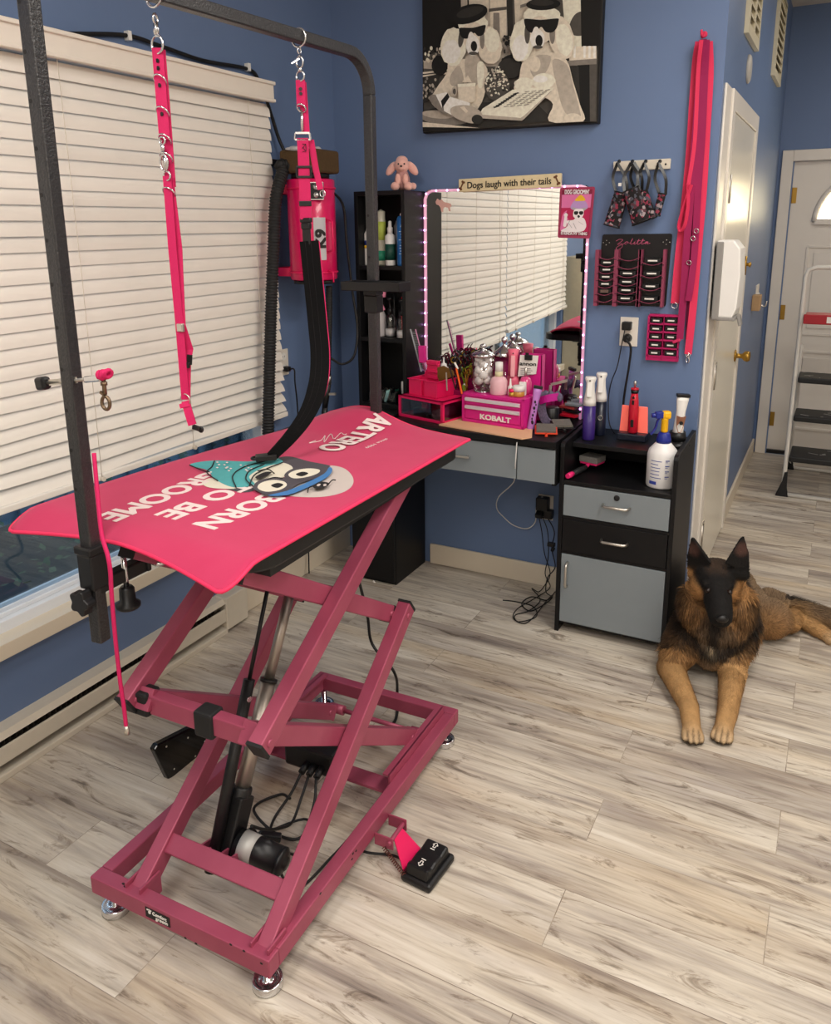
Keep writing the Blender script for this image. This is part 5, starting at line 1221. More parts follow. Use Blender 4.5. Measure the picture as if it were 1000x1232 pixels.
place_words = ['far left', 'left', 'left of centre', 'centre left', 'centre', 'centre right', 'right of centre', 'right', 'far right', 'rightmost']
row_words = ['front', 'middle', 'back']
for n_, (x, y, z, i, j) in enumerate(spots):
    k = [0, 5, 1, 2, 5, 2, 1, 5, 4, 3][i] if j != 1 else [1, 0, 5, 2, 5, 1, 3, 5, 2, 3][i]
    rt_ = (radians(random.uniform(-10, 10)), radians(random.uniform(-16, 16)), radians(random.uniform(-35, 35)))
    lb = '%s scissors at the %s of the %s row in the magenta rack' % (nm_[k], place_words[i], row_words[j])
    if k not in protos: t = protos[k] = make_scissors(k); t.location = (x, y, z); t.rotation_euler = rt_; t['label'] = lb
    else: dup(protos[k], (x, y, z), label=lb, rot=rt_)
# small mini tool chest
kf0 = at(556, 506, 2, ZB_); kf1 = at(630, 517, 2, ZB_); kang = math.degrees(math.atan2(kf1.y-kf0.y, kf1.x-kf0.x))
TK = place(kf0, kang); KW = (kf1-kf0).length; KH = at(558, 472, 1, kf0.y).z-ZB_; KD = .115
g = thing('mini_tool_chest', 'magenta mini tool chest with two silver drawer pulls at the middle of the vanity desk', 'tool chest', TK @ V((KW/2, KD/2, 0)))
m = MB(TK); m.box((0, .004, 0), (KW, KD, KH)); bo = build(m, 'body', M_mag, g, bevel=.003)
m = MB(TK)
for z in (0, KH-.012): m.box((0, -.002, z), (KW, .006, z+.012))
for x in (0, KW-.012): m.box((x, -.002, 0), (x+.012, .006, KH))
build(m, 'face_frame', M_mag, g, bevel=.001)
z1, z2 = KH*.60, KH*.40
for a, b in ((KH*.63, KH-.016), (.016, KH*.60)):
    m = MB(TK); m.box((.015, -.001, a), (KW-.015, .006, b)); dr = build(m, 'drawer', M_mag, g, bevel=.001)
    m = MB(TK); zt_ = b-.002; m.prism([(0, 0), (-.009, -.003), (-.009, -.013), (0, -.016)], (.018, -.001, zt_), Y, Z, (KW-.036, 0, 0)); build(m, 'drawer_pull', mat('satin_silver', '#d8d2d8', .4, .2), dr)
tx = text_mb('KOBALT', TK @ V((KW*.55, -.0012, KH*.235)), TK.to_3x3() @ X, Z, .021, bold=.035, width=KW*.50, depth=.001); build(tx, 'lettering', M_paper, g)
ZK = ZB_+KH+.0005
# on and behind the chest
def glass_jar(px, py0, py1, wpx, y, z, label, balls):
    b = at(px, py1, 1, y); b.z = z; top = at(px, py0, 1, y).z; h = top-z; r = wpx/2*((b-EYE).dot(FW))/F_PX
    t = thing('glass_jar', label, 'jar', b, 'glass jars on the vanity desk'); M_gl = pane_mat('jar_glass', (.95, .96, .96), .1)
    m = MB(); m.lathe([(r*.75, 0), (r*.8, .004), (r*.8, .012), (r*.9, .022), (r, .03), (r, h*.74)], b, n=28); build(m, 'jar_body', M_gl, t)
    m = MB(); m.lathe([(r*1.06, h*.74), (r*1.08, h*.77), (r*.9, h*.81), (r*.4, h*.86), (r*.14, h*.89), (r*.14, h*.91), (r*.3, h*.94), (r*.3, h*.97), (0, h)], b, n=28); build(m, 'lid', M_chrome, t)
    m = MB(); m.cyl(b+Z*.0, b+Z*.006, r*.85, n=24); build(m, 'jar_foot', M_chrome, t)
    if balls:
        n_ = 0; zz_ = z+.034+.016; k = 0
        pos = []
        while zz_ < z+h*.70:
            for q in range(3):
                a = q*2*pi/3+k*1.05; pos.append(V((b.x+cos(a)*r*.48, b.y+sin(a)*r*.48, zz_+random.uniform(-.002, .002))))
            zz_ += .022; k += 1
        lvl = ['lowest', 'second', 'third', 'fourth', 'fifth', 'sixth', 'top', 'very top']
        pr = None
        for i, p in enumerate(pos):
            lb = 'white cotton ball %s in the %s layer of the glass jar' % (['to the right', 'to the left', 'to the front', ][i % 3], lvl[min(7, i//3)])
            if pr is None: m = MB(); m.ell(p, (.0185, .0185, .017), n=12, m=8); pr = build(m, 'cotton_ball', mat('cotton', '#ece4e2', 1, var=.06, scale=200, bump=.6, bscale=150)); tag(pr, lb, 'cotton ball', 'cotton balls in the glass jar'); off = pr.location-p
            else: o = pr.copy(); COL.objects.link(o); o.location = p+off; o['label'] = lb
glass_jar(581, 413, 474, 26, kf0.y+.05, ZK, 'tall glass jar of cotton balls with chrome lid standing on the magenta chest', True)
glass_jar(606, 404, 470, 24, 3.17, ZD, 'second glass jar with chrome lid behind the pink spray bottle', False)
def can_at(name, label, cat, px, py0, py1, wpx, y, z, parts, mats, group=None):
    return bottle(name, label, cat, px, py0, py1, wpx, z, parts, mats, y=y, group=group)
yk = kf0.y+.03
can_at('lotion_bottle', 'squat pale pink lotion bottle with cream cap on the magenta chest', 'bottle', 600, 438, 477, 21, yk, ZK, [('body', 0, [(0, 0), (.95, 0), (1, .03), (1, .4), (.8, .5), (.45, .55)]), ('neck', 1, [(.46, .53), (.46, .7)]), ('cap', 2, [(.44, .7), (.44, .98), (0, 1)])], [mat('pink_lotion', '#e2b3bb', .3), mat('cream_collar', '#d9cfa6', .5), M_wht])
can_at('tiny_dropper', 'tiny white dropper bottle between the lotion bottle and the small cosmetic pot', 'bottle', 614, 457, 477, 6, yk, ZK, [('body', 0, [(0, 0), (.95, 0), (1, .05), (1, .5), (.5, .6), (.25, .98), (0, 1)])], [M_wht])
can_at('cosmetic_pot', 'small amber pot with white lid at the right of the magenta chest', 'pot', 624, 468, 481, 14, yk-.01, ZK, [('body', 0, [(0, 0), (.9, 0), (1, .06), (1, .5)]), ('lid', 1, [(1.06, .5), (1.06, .95), (.9, 1), (0, 1)])], [mat('amber_pot', '#c08a3c', .3), M_wht])
can_at('small_pot', 'tiny golden pot on the chest between dropper and white-lidded pot', 'pot', 616, 471, 480, 8, yk-.02, ZK, [('body', 0, [(0, 0), (.9, 0), (1, .06), (1, .6)]), ('lid', 1, [(1.04, .6), (1.04, .95), (0, 1)])], [mat('gold_pot', '#b9923f', .3, .6), M_hot])
can_at('perfume_bottle', 'round pink perfume bottle with silver cap on the right rear of the chest', 'bottle', 632, 444, 476, 15, yk+.045, ZK, [('body', 0, [(0, 0), (.7, 0), (1, .2), (1, .45), (.7, .62), (.2, .66)]), ('cap', 1, [(.22, .64), (.22, .98), (0, 1)])], [mat('pink_glass', '#d84c86', .12, coat=.5), M_nickel])
m = MB(); q = at(629, 474, 1, yk+.012); q.z = ZK; m.box((q.x-.017, q.y, ZK), (q.x+.012, q.y+.012, ZK+.055)); o = build(m, 'white_box', M_wht, bevel=.002); tag(o, 'small white box standing before the pink perfume bottle', 'box')
# pink continuous spray bottle behind the chest
bq = V((at(617, 470, 1, 3.13).x, 3.13, ZD)); zt_ = at(617, 420, 1, 3.13).z
g = thing('pink_mister', 'coral pink mist spray bottle with flat trigger behind the magenta chest', 'bottle', bq)
h = zt_-ZD
m = MB(); m.lathe([(0, 0), (.026, 0), (.028, .004), (.028, h*.55), (.024, h*.62)], bq, n=24); build(m, 'body', mat('coral_plastic', '#ea6a86', .35), g)
m = MB(); m.lathe([(.024, h*.6), (.022, h*.75), (.02, h*.9), (.024, h), (0, h)], bq, n=20); hd = build(m, 'spray_head', mat('coral_plastic', '#ea6a86', .35), g)
m = MB(); fd = V((.3, -.95, 0)); q = bq+fd*.022; m.bar(q+Z*h*.92, q+fd*.012+Z*h*.62, .018, .005, up=fd); build(m, 'trigger', mat('pale_coral', '#f0a7ae', .4), hd, bevel=.002)
m = MB(); m.cyl(q+Z*h*.95-fd*.003, q+Z*h*.95+fd*.002, .003, n=10); build(m, 'nozzle', M_ink, hd)
# pink folder boxes
def folder(x0, x1, y, z1, mm, label, dep=.05):
    g = thing('magazine_file', label, 'file box', ((x0+x1)/2, y+dep/2, ZD)); m = MB()
    m.box((x0, y, ZD), (x1, y+.003, z1)); m.box((x0, y+dep-.003, ZD), (x1, y+dep, z1)); m.box((x0, y, ZD), (x0+.003, y+dep, z1)); m.box((x1-.003, y, ZD), (x1, y+dep, z1)); m.box((x0, y, ZD), (x1, y+dep, ZD+.003)); build(m, 'box', mm, g); return g
xa, xb = at(590, 470, 1, 3.14).x, at(614, 470, 1, 3.14).x; folder(xa, xb, 3.175, at(600, 424, 1, 3.15).z, M_mag, 'magenta file box behind the cotton ball jar and pink mist bottle', .025)
xa, xb = at(626, 470, 1, 3.12).x, at(651, 470, 1, 3.12).x; folder(xa, xb, 3.12, at(640, 427, 1, 3.12).z, M_mag, 'magenta file box behind the white lettered card', .045)
c4 = [at(x, y, 1, 3.112) for x, y in ((623, 453), (645, 450), (648, 428), (626, 427))]
m = MB(); m.prism([(p.x, p.z) for p in c4], (0, 3.112, 0), X, Z, (0, .0015, 0)); g = build(m, 'business_card', M_paper); tag(g, 'white card with black lettering leaning on the magenta file box', 'card')
cx_ = (c4[0]+c4[1]+c4[2]+c4[3])/4; tx = text_mb('annon', cx_+V((0, -.001, .006)), c4[2]-c4[3], Z, .016, bold=.02, width=(c4[2]-c4[3]).length*.9, mb=MB(), depth=.0006); build(tx, 'lettering', M_ink, g)
m = MB()
for k in range(4): q = cx_+V((-.003, -.0014, -.014-.008*k)); m.bar(q-(c4[2]-c4[3])*.36, q+(c4[2]-c4[3])*(.2+.1*(k % 2)), .001, .002)
build(m, 'small_print', mat('grey_print', '#8a8688', .7), g)
m = MB(); q = at(636, 430, 1, 3.108); m.bar(q-X*.016, q+X*.016, .012, .022); m.bar(q+V((-.004, -.006, .008)), q+V((-.004, -.006, .02)), .016, .004); o = build(m, 'binder_clip', M_lblk, bevel=.002); tag(o, 'black binder clip gripping the top of the white card', 'clip')
can_at('pink_jar', 'pale pink lidded jar standing behind the white card', 'jar', 637, 413, 470, 15, 3.185, ZD, [('body', 0, [(0, 0), (.95, 0), (1, .03), (1, .82)]), ('lid', 1, [(1.06, .82), (1.06, .98), (0, 1)])], [M_pinkp, mat('rose_lid', '#e0708f', .4)])
# patterned clipper standing right of the chest
def clipper(a, b, w, mm, bm_, label, name='hair_clipper', leaf=True):
    a, b = V(a), V(b); d = (b-a).normalized(); L_ = (b-a).length; t = thing(name, label, 'clipper', a); fd = V((.45, -.89, 0)); sd = d.cross(fd).normalized(); nf = sd.cross(d)
    P = []
    for f, ww, tt in ((0, .8, .8), (.04, .95, .95), (.3, .85, .85), (.6, .8, .75), (.85, 1.05, .7), (.93, 1.1, .6)):
        P.append([a+d*L_*f+sd*cos(k*2*pi/14)*w/2*ww+nf*sin(k*2*pi/14)*w*.42*tt for k in range(14)])
    m = MB(); vs = [p for r in P for p in r]; fs = []
    for i in range(len(P)-1):
        for k in range(14): fs.append((i*14+k, i*14+(k+1) % 14, (i+1)*14+(k+1) % 14, (i+1)*14+k))
    fs += [tuple(range(14))[::-1], tuple(range(len(vs)-14, len(vs)))]; m.add(vs, fs, 0, True); build(m, 'housing', mm, t)
    m = MB(); q = a+d*L_*.93; m.bar(q, q+d*L_*.07, w*1.12, w*.5, up=nf); build(m, 'blade', bm_, t, bevel=.001)
    return t, a, d, L_, sd, nf, w
M_lil = mat('lilac_plastic', '#b679c2', .3)
t, a_, d_, L_, sd, nf, w_ = clipper(at(638, 517, 2, ZD), at(648, 464, 1, 2.99), .032, M_lil, M_lblk, 'lilac hair clipper with paw prints standing right of the magenta chest')
m = MB()
for f, r_ in ((.18, .009), (.26, .005), (.34, .006), (.42, .004), (.5, .007), (.58, .004), (.64, .006)): q = a_+d_*L_*f+nf*w_*.37; m.ell(q+sd*random.uniform(-.003, .003), (r_*.7, .003, r_), n=10, m=6)
build_each(m, 'paw_print', M_ink, t)
# colourful scrub sleeve / pouch stand behind
M_pat = mat('navy_floral_fabric', '#141220', .85, scale=110, col2='#8a7f9c')
gq = V((at(664, 500, 1, 3.09).x, 3.09, ZD))
g = thing('accessory_stand', 'cluttered accessory holder with dark floral wraps and a magenta band right of the chest', 'holder', gq)
m = MB(); m.lathe([(.028, 0), (.03, .01), (.03, .07), (.024, .075)], gq, n=20); build(m, 'cup', M_lblk, g)
m = MB(); m.strap(catmull([gq+V((-.03, -.02, .13)), gq+V((-.035, -.03, .08)), gq+V((-.02, -.035, .03)), gq+V((.01, -.035, .005))], 5), .035, .006, X); build(m, 'floral_wrap', M_pat, g)
m = MB(); m.strap(catmull([gq+V((-.045, -.03, .10)), gq+V((-.01, -.04, .115)), gq+V((.035, -.025, .125))], 5), .03, .005, Z); build(m, 'magenta_band', mat('magenta_satin', '#c21a90', .45), g)
m = MB()
for k in range(7): q = gq+V((-.035+.012*k, -.02+.005*(k % 3), .12+.006*(k % 2))); m.ell(q, (.014, .012, .018), n=10, m=7)
build(m, 'dark_wraps', M_pat, g)
m = MB()
for k in range(2): m.bar(gq+V((-.02+.03*k, .015, .1)), gq+V((-.015+.04*k, .02, .16)), .01, .006)
m.bar(gq+V((-.01, .01, .165)), gq+V((.055, .015, .185)), .012, .01); build_each(m, 'steel_tool', M_nickel, g)
# slicker brushes lying at the right front of the desk
def slicker(c, ang, w, l, back, label, tilt=0):
    T_ = place(c, ang, rx=tilt); t = thing('slicker_brush', label, 'brush', c, 'slicker brushes on the vanity desk')
    m = MB(T_); m.box((-w/2, -l/2, .008), (w/2, l/2, .014)); build(m, 'pad', back, t, bevel=.003)
    m = MB(T_); m.box((-w*.43, -l*.43, .014), (w*.43, l*.43, .022)); build(m, 'pin_bed', mat('wire_pins', '#77736b', .6, .4, var=.5, scale=500, bump=1, bscale=700), t)
    m = MB(T_); m.tube([(0, -l/2+.005, .01), (0, -l/2-.02, .008)], .006, 8); m.box((-w*.3, -l*.3, 0), (w*.3, l*.3, .009)); build(m, 'handle_stub', back, t)
M_or = mat('orange_red_plastic', '#d8401f', .4)
slicker(at(657, 520, 2, ZD+.004), 20, .088, .078, M_or, 'slicker brush with orange-red back lying at the front corner of the desk', 12)
slicker(at(676, 514, 2, ZD+.012), 30, .085, .075, M_lblk, 'slicker brush with black back just behind the orange-red one', 10)
slicker(at(688, 500, 2, ZD+.004), 15, .06, .05, M_lblk, 'slicker brush with black back lying under the red comb pile by the wall', 0)
for k, (px, py, dz, mm, nm) in enumerate(((685, 500, .03, M_red, 'red'), (688, 495, .045, M_lblk, 'black'), (684, 490, .06, mat('dusty_red', '#9c3a3a', .5), 'dusty red'), (691, 487, .075, M_grey, 'grey'))):
    c = at(px, py, 2, ZD+dz-.004); m = MB(); m.bar(c-V((.035, -.01, 0)), c+V((.035, -.01, .002)), .03, .01)
    for i in range(14): m.bar(c+V((-.032+.005*i, .008, .003)), c+V((-.032+.005*i, .008, .014)), .002, .003)
    o = build(m, 'grooming_rake', mm, bevel=.002); tag(o, '%s toothed grooming rake in the pile at the right end of the desk' % nm, 'rake', 'rakes piled by the mirror')
m = MB(); q = at(672, 497, 2, ZD); m.lathe([(0, 0), (.03, .002), (.034, .02), (.02, .032), (0, .036)], q, n=18); o = build(m, 'black_brush_head', M_rubber); tag(o, 'round black rubber brush between the floral holder and the slicker brushes', 'brush')
# ------------------------------------------------------------------ rolling cabinet right of the desk
CX0, CX1, CYF, CYB = -.889, -.452, 2.857, 3.232
g = thing('grooming_cabinet', 'black cabinet with grey drawer, black drawer and grey door beside the passage', 'cabinet', ((CX0+CX1)/2, (CYF+CYB)/2, 0))
th = .017
for x in (CX0, CX1-th):
    m = MB(); prof = [(CYF, 0), (CYB, 0), (CYB, .86), (CYB-.02, .86), (CYF+.03, .79), (CYF+.008, .785), (CYF, .77)]
    prof = [(CYF, 0), (CYB, 0), (CYB, .80), (CYF+.02, .79), (CYF+.005, .785), (CYF, .772)]
    m.prism(prof, (x, 0, 0), Y, Z, (th, 0, 0)); build(m, 'side_panel', M_black, g, bevel=.002)
ZT_ = .768; TY = CYF+.10
xi0, xi1 = CX0+th, CX1-th
m = MB(); m.box((xi0, TY, ZT_-.018), (xi1, CYB, ZT_)); build(m, 'top_shelf', M_black, g, bevel=.0015)
m = MB(); m.box((xi0, CYF+.002, .625), (xi1, CYB, .641)); build(m, 'shelf', M_black, g, bevel=.0015)
m = MB(); m.box((xi0, CYB-.012, .06), (xi1, CYB-.004, ZT_-.018)); build(m, 'back_panel', M_black, g)
m = MB(); m.box((xi0, CYF+.012, .035), (xi1, CYB-.012, .05)); build(m, 'bottom_panel', M_black, g)
def pull(a, b, off, par, w=.011):
    m = MB(); a, b = V(a), V(b); d = (b-a).normalized(); n_ = V((0, -1, 0))
    m.tube([a, a+n_*off*.8+d*.004, a+n_*off+d*.012, b+n_*off-d*.012, b+n_*off*.8-d*.004, b], w*.5, 8); build(m, 'handle', M_nickel, par)
for z0, z1, mm in ((.499, .622, M_grey), (.352, .484, M_black), (.048, .338, M_grey)):
    m = MB(); m.box((xi0+.002, CYF+.001, z0), (xi1-.002, CYF+.016, z1)); d = build(m, 'door' if z0 < .1 else 'drawer', mm, g, bevel=.0015)
    if z0 > .3:
        hc = (xi0+xi1)/2+.006; hz_ = z0+(z1-z0)*.55; pull((hc-.05, CYF+.001, hz_), (hc+.05, CYF+.001, hz_), .026, d)
        if z0 > .45:
            m = MB(); m.lathe([(.011, 0), (.011, .003), (.006, .004), (0, .004)], (hc, CYF+.001, z1-.022), axis=(0, -1, 0), n=18); build(m, 'lock', M_ink, d)
    else: pull((xi0+.028, CYF+.001, .205), (xi0+.028, CYF+.001, .305), .024, d)
for z in (.4905, .345):
    m = MB(); m.box((xi0, CYF+.004, z-.005), (xi1, CYF+.018, z+.005)); build(m, 'rail', M_black, g)
ZS = .6415
# on the top shelf
M_mpur = mat('mister_purple', '#37246f', .3); M_mnav = mat('mister_navy', '#151a2c', .3)
def mister(px, py0, py1, z, y, mm, label):
    b = at(px, py1, 1, y); b = V((b.x, y, z)); h = at(px, py0, 1, y).z-z; r = .0245
    t = thing('mist_bottle', label, 'bottle', b, 'mist bottles on the cabinet')
    m = MB(); m.lathe([(0, 0), (r*.94, 0), (r, .004), (r, h*.55)], b, n=26); build(m, 'body', mm, t)
    m = MB(); m.lathe([(r, h*.55), (r*.98, h*.62), (r*.72, h*.78), (r*.66, h*.9), (r*.9, h*.97), (r*.8, h), (0, h)], b, n=24); hd = build(m, 'spray_head', M_wht, t)
    fd = V((.15, -.98, 0)); m = MB(); m.bar(b+fd*r*.7+Z*h*.93, b+fd*(r*1.25)+Z*h*.70, .02, .006, up=fd); build(m, 'trigger', M_wht, hd, bevel=.002)
    m = MB(); m.cyl(b+fd*r*.8+Z*h*.95, b+fd*r*.98+Z*h*.95, .0032, n=10); build(m, 'nozzle', M_ink, hd)
    return t, b, h, r
mister(708, 453, 524, ZT_, 3.03, M_mpur, 'mist bottle with purple base and white head at the left of the cabinet top')
t, b_, h_, r_ = mister(721, 448, 520, ZT_, 3.115, M_mnav, 'mist bottle with navy base and white head behind the purple one')
m = MB(); m.torus(b_+V((.008, -r_, h_*.3)), .009, .0015, nrm=(.2, -1, 0), n=16); build(m, 'logo_ring', M_nickel, t)
# rotary nail grinder on its pink stand
yr = 3.10; x0, x1 = at(744, 520, 1, yr).x, at(779, 520, 1, yr).x; xm_ = (x0+x1)/2
g = thing('grinder_stand', 'dark stand with glowing coral uprights holding the red nail grinder', 'stand', (xm_, yr, ZT_))
m = MB(); m.box((x0, yr-.03, ZT_), (x1, yr+.04, ZT_+.028)); build(m, 'base', mat('dark_navy_plastic', '#171c2b', .4), g, bevel=.004)
M_cor = mat('coral_acrylic', '#ff7d6d', .25, emit='#ff5a50', estr=.25)
zu = at(750, 488, 1, yr).z
for s in (-1, 1):
    m = MB(); c = xm_+s*.036; m.prism([(c-.02, ZT_+.02), (c+.02, ZT_+.02), (c+.018-s*.004, zu), (c-.018-s*.004, zu)], (0, yr+.012, 0), X, Z, (0, .005, 0)); build(m, 'upright', M_cor, g, bevel=.004)
ztop = at(767, 458, 1, yr).z; a_ = V((xm_, yr-.004, ZT_+.029)); hh = ztop-a_.z
g = thing('nail_grinder', 'red rotary nail grinder standing upright in the coral stand', 'grinder', a_)
m = MB(); m.lathe([(0, 0), (.016, 0), (.02, .006), (.0195, hh*.45), (.017, hh*.62), (.013, hh*.76)], a_, n=24); bo = build(m, 'body', M_red, g)
m = MB(); m.lathe([(.013, hh*.76), (.0155, hh*.79), (.0155, hh*.83), (0, hh*.83)], a_, n=20); build(m, 'collar', M_lblk, g)
m = MB(); m.lathe([(.015, hh*.83), (.0155, hh*.86), (.008, hh*.87), (0, hh*.87)], a_, n=20); build(m, 'nose_ring', M_red, g)
m = MB(); m.lathe([(.004, hh*.86), (.004, hh*.92), (.006, hh*.93), (.006, hh*.97), (.003, hh), (0, hh)], a_, n=14); build(m, 'chuck', M_nickel, g)
fd = V((.1, -.99, 0))
m = MB(); m.box(a_+V((-.005, -.0215, hh*.13)), a_+V((.006, -.0185, hh*.27))); m.box(a_+V((-.004, -.0195, hh*.56)), a_+V((.004, -.0165, hh*.64))); m.cyl(a_+V((0, -.018, hh*.69)), a_+V((0, -.0145, hh*.69)), .005, n=10); build_each(m, 'button', M_lblk, bo)
# white and rose clipper in its charging dock
yc_ = 3.09; q = at(815, 525, 1, yc_); q = V((q.x, yc_, ZT_))
g = thing('charging_dock', 'black clipper charging dock at the right end of the cabinet top', 'dock', q)
m = MB(); m.lathe([(0, 0), (.05, 0), (.052, .006), (.046, .016), (.036, .02)], q, n=24); m.box(q+V((-.045, -.03, 0)), q+V((.045, .035, .022))); build(m, 'base', M_blackp, g, bevel=.004)
m = MB(); m.lathe([(.034, .02), (.03, .055), (.026, .055), (.024, .03), (0, .03)], q, n=20); build(m, 'cup', M_blackp, g)
zt_ = at(822, 474, 1, yc_).z
t, a_, d_, L_, sd, nf, w_ = clipper(q+V((0, 0, .032)), V((q.x+.012, yc_, zt_)), .044, M_wht, M_lblk, 'white hair clipper with rose gold front standing in the charging dock')
m = MB(); P = [(.0, .03), (-.32, .28), (-.42, .52), (-.1, .5), (.1, .5), (.42, .52), (.32, .28)]
vs = [a_+d_*L_*p[1]+sd*w_*p[0]+nf*(w_*.40-abs(p[0])*.0*w_+.002-(.16*w_ if abs(p[0]) > .3 else 0)) for p in P]; m.add(vs, [tuple(range(7))]); build(m, 'front_panel', mat('rose_gold', '#a4735c', .35, .5), t, fix=True)
m = MB(); qq = a_+d_*L_*.36+nf*(w_*.40+.002); m.cyl(qq, qq+nf*.004, .007, n=14); build(m, 'switch', M_ink, t)
# in the open shelf: big white sprayer and slicker brush
q = at(795, 584, 2, ZS); rr_ = .055
g = thing('sprayer_bottle', 'large white spray bottle with yellow and blue trigger head in the open shelf', 'spray bottle', q)
hb_ = at(797, 531, 1, q.y).z-ZS
m = MB(); m.lathe([(0, 0), (rr_*.94, 0), (rr_, .006), (rr_, hb_*.72), (rr_*.92, hb_*.82), (rr_*.55, hb_*.96), (rr_*.4, hb_)], q, n=32); bo = build(m, 'body', mat('milky_plastic', '#e9e7e6', .35), g)
zc0 = q.z+hb_
m = MB(); m.lathe([(.026, -.004), (.027, .008), (.022, .03), (.018, .036), (0, .036)], V((q.x, q.y, zc0)), n=24); build(m, 'collar', mat('royal_blue_plastic', '#1c2a86', .35), g)
M_y = mat('yellow_plastic', '#f2b713', .35); zy = at(798, 494, 1, q.y).z; hh = zy-zc0-.034; cy = V((q.x, q.y, zc0+.034)); ld = V((-.86, -.45, 0)).normalized()
m = MB(); m.lathe([(.0135, 0), (.0125, hh*.6), (.016, hh*.7)], cy, n=18); m.bar(cy+Z*hh*.82-ld*.02, cy+Z*hh*.82+ld*.012, .03, hh*.36); hd = build(m, 'spray_head', M_y, g, bevel=.008)
m = MB(); m.bar(cy+Z*hh*.84+ld*.008, cy+Z*hh*.8+ld*.036, .024, hh*.28); m.cyl(cy+Z*hh*.8+ld*.03, cy+Z*hh*.79+ld*.05, .009, n=12); m.strap(catmull([cy+Z*hh*.72+ld*.02, cy+Z*hh*.5+ld*.028, cy+Z*hh*.2+ld*.034, cy-Z*hh*.08+ld*.05], 5), .014, .006, (-.45, .86, 0)); build(m, 'trigger', mat('royal_blue_plastic', '#1c2a86', .35), hd, bevel=.002)
fc = V((.1, -.99, 0)); rx_ = V((.99, .1, 0))
m = MB()
def curved(m, a0, a1, z0, z1, mi=0, n=6): 
    P = [[q+V((cos(a0+(a1-a0)*i/n), sin(a0+(a1-a0)*i/n), 0))*(rr_+.0008)+Z*z for z in (z0, z1)] for i in range(n+1)]; m.grid(P, mi)
for k in range(6): curved(m, radians(-125), radians(-80-random.random()*14), hb_*(.62-.075*k), hb_*(.635-.075*k))
for k in range(4): curved(m, radians(-68), radians(-52), hb_*(.64-.12*k), hb_*(.66-.12*k)); curved(m, radians(-68), radians(-58), hb_*(.61-.12*k), hb_*(.62-.12*k))
curved(m, radians(-128), radians(-98), hb_*.1, hb_*.17); curved(m, radians(-22), radians(-8), hb_*.35, hb_*.62); build(m, 'printed_label', mat('label_blue_print', '#2a3f9c', .5), bo, fix=False)
h0, h1 = at(683, 573, 2, ZS+.015), at(705, 562, 2, ZS+.02); c = at(717, 560, 2, ZS+.012)
g = thing('slicker_brush', 'pink and black handled slicker brush lying in the open cabinet shelf', 'brush', h0)
m = MB(); m.tube([h0, h0.lerp(h1, .15), h0.lerp(h1, .3)], [.010, .0115, .009], 12); build(m, 'handle_tip', mat('brush_pink', '#e2286f', .4), g)
m = MB(); m.tube([h0.lerp(h1, .28), h0.lerp(h1, .6), h1], [.010, .0125, .009], 12); build(m, 'grip', M_rubber, g)
dd = (h1-h0); dd.z = 0; dd.normalize(); pd = V((-dd.y, dd.x, 0)); c = h1+dd*.05+Z*.012
m = MB(); m.bar(h1, h1+dd*.03+Z*.012, .014, .01); m.bar(c-dd*.034, c+dd*.034, .075, .012); build(m, 'neck', mat('brush_pink', '#e2286f', .4), g, bevel=.003)
m = MB(); cc = c+Z*.015; m.bar(cc-dd*.036, cc+dd*.036, .08, .024); build(m, 'bristle_pad', mat('silver_bristles', '#8d8a86', .6, .3, var=.5, scale=300, bump=1, bscale=500), g, bevel=.002)

# ------------------------------------------------------------------ cords beside and below the cabinet
oc = at(757, 399, 1, YB); t = outlet(oc, (0, -1, 0), (1, 0, 0), 'white wall outlet above the cabinet with two black plugs', w=.072, h=.117)
o = thing('plug_pair', 'black charger plugs and cords running from the upper outlet down to the cabinet', 'cord', oc)
m = MB(); q = oc+V((-.004, -.0095, .026)); m.bar(q, q+V((0, -.032, 0)), .036, .034); build(m, 'charger_plug', M_blackp, o, bevel=.004)
m = MB(); q2 = oc+V((-.002, -.009, -.024)); m.cyl(q2, q2+V((0, -.028, -.004)), .018, .012, n=16); build(m, 'round_plug', M_blackp, o)
m = MB(); m.tube(catmull([q+V((-.004, -.03, -.014)), at(748, 415, 1, YB-.035), at(743, 440, 1, YB-.03), at(735, 462, 1, YB-.02), at(732, 485, 1, YB-.02), at(734, 512, 1, YB-.05), at(745, 526, 1, YB-.1), at(757, 530, 1, YB-.13)], 8), .0022, 7); build(m, 'thin_cord', M_cord, o)
m = MB(); m.tube(catmull([q2+V((0, -.028, -.004)), at(759, 418, 1, YB-.035), at(757, 440, 1, YB-.03), at(752, 470, 1, YB-.022), at(750, 490, 1, YB-.02), at(752, 515, 1, YB-.04)], 8), .0045, 8); build(m, 'thick_cord', M_cord, o)
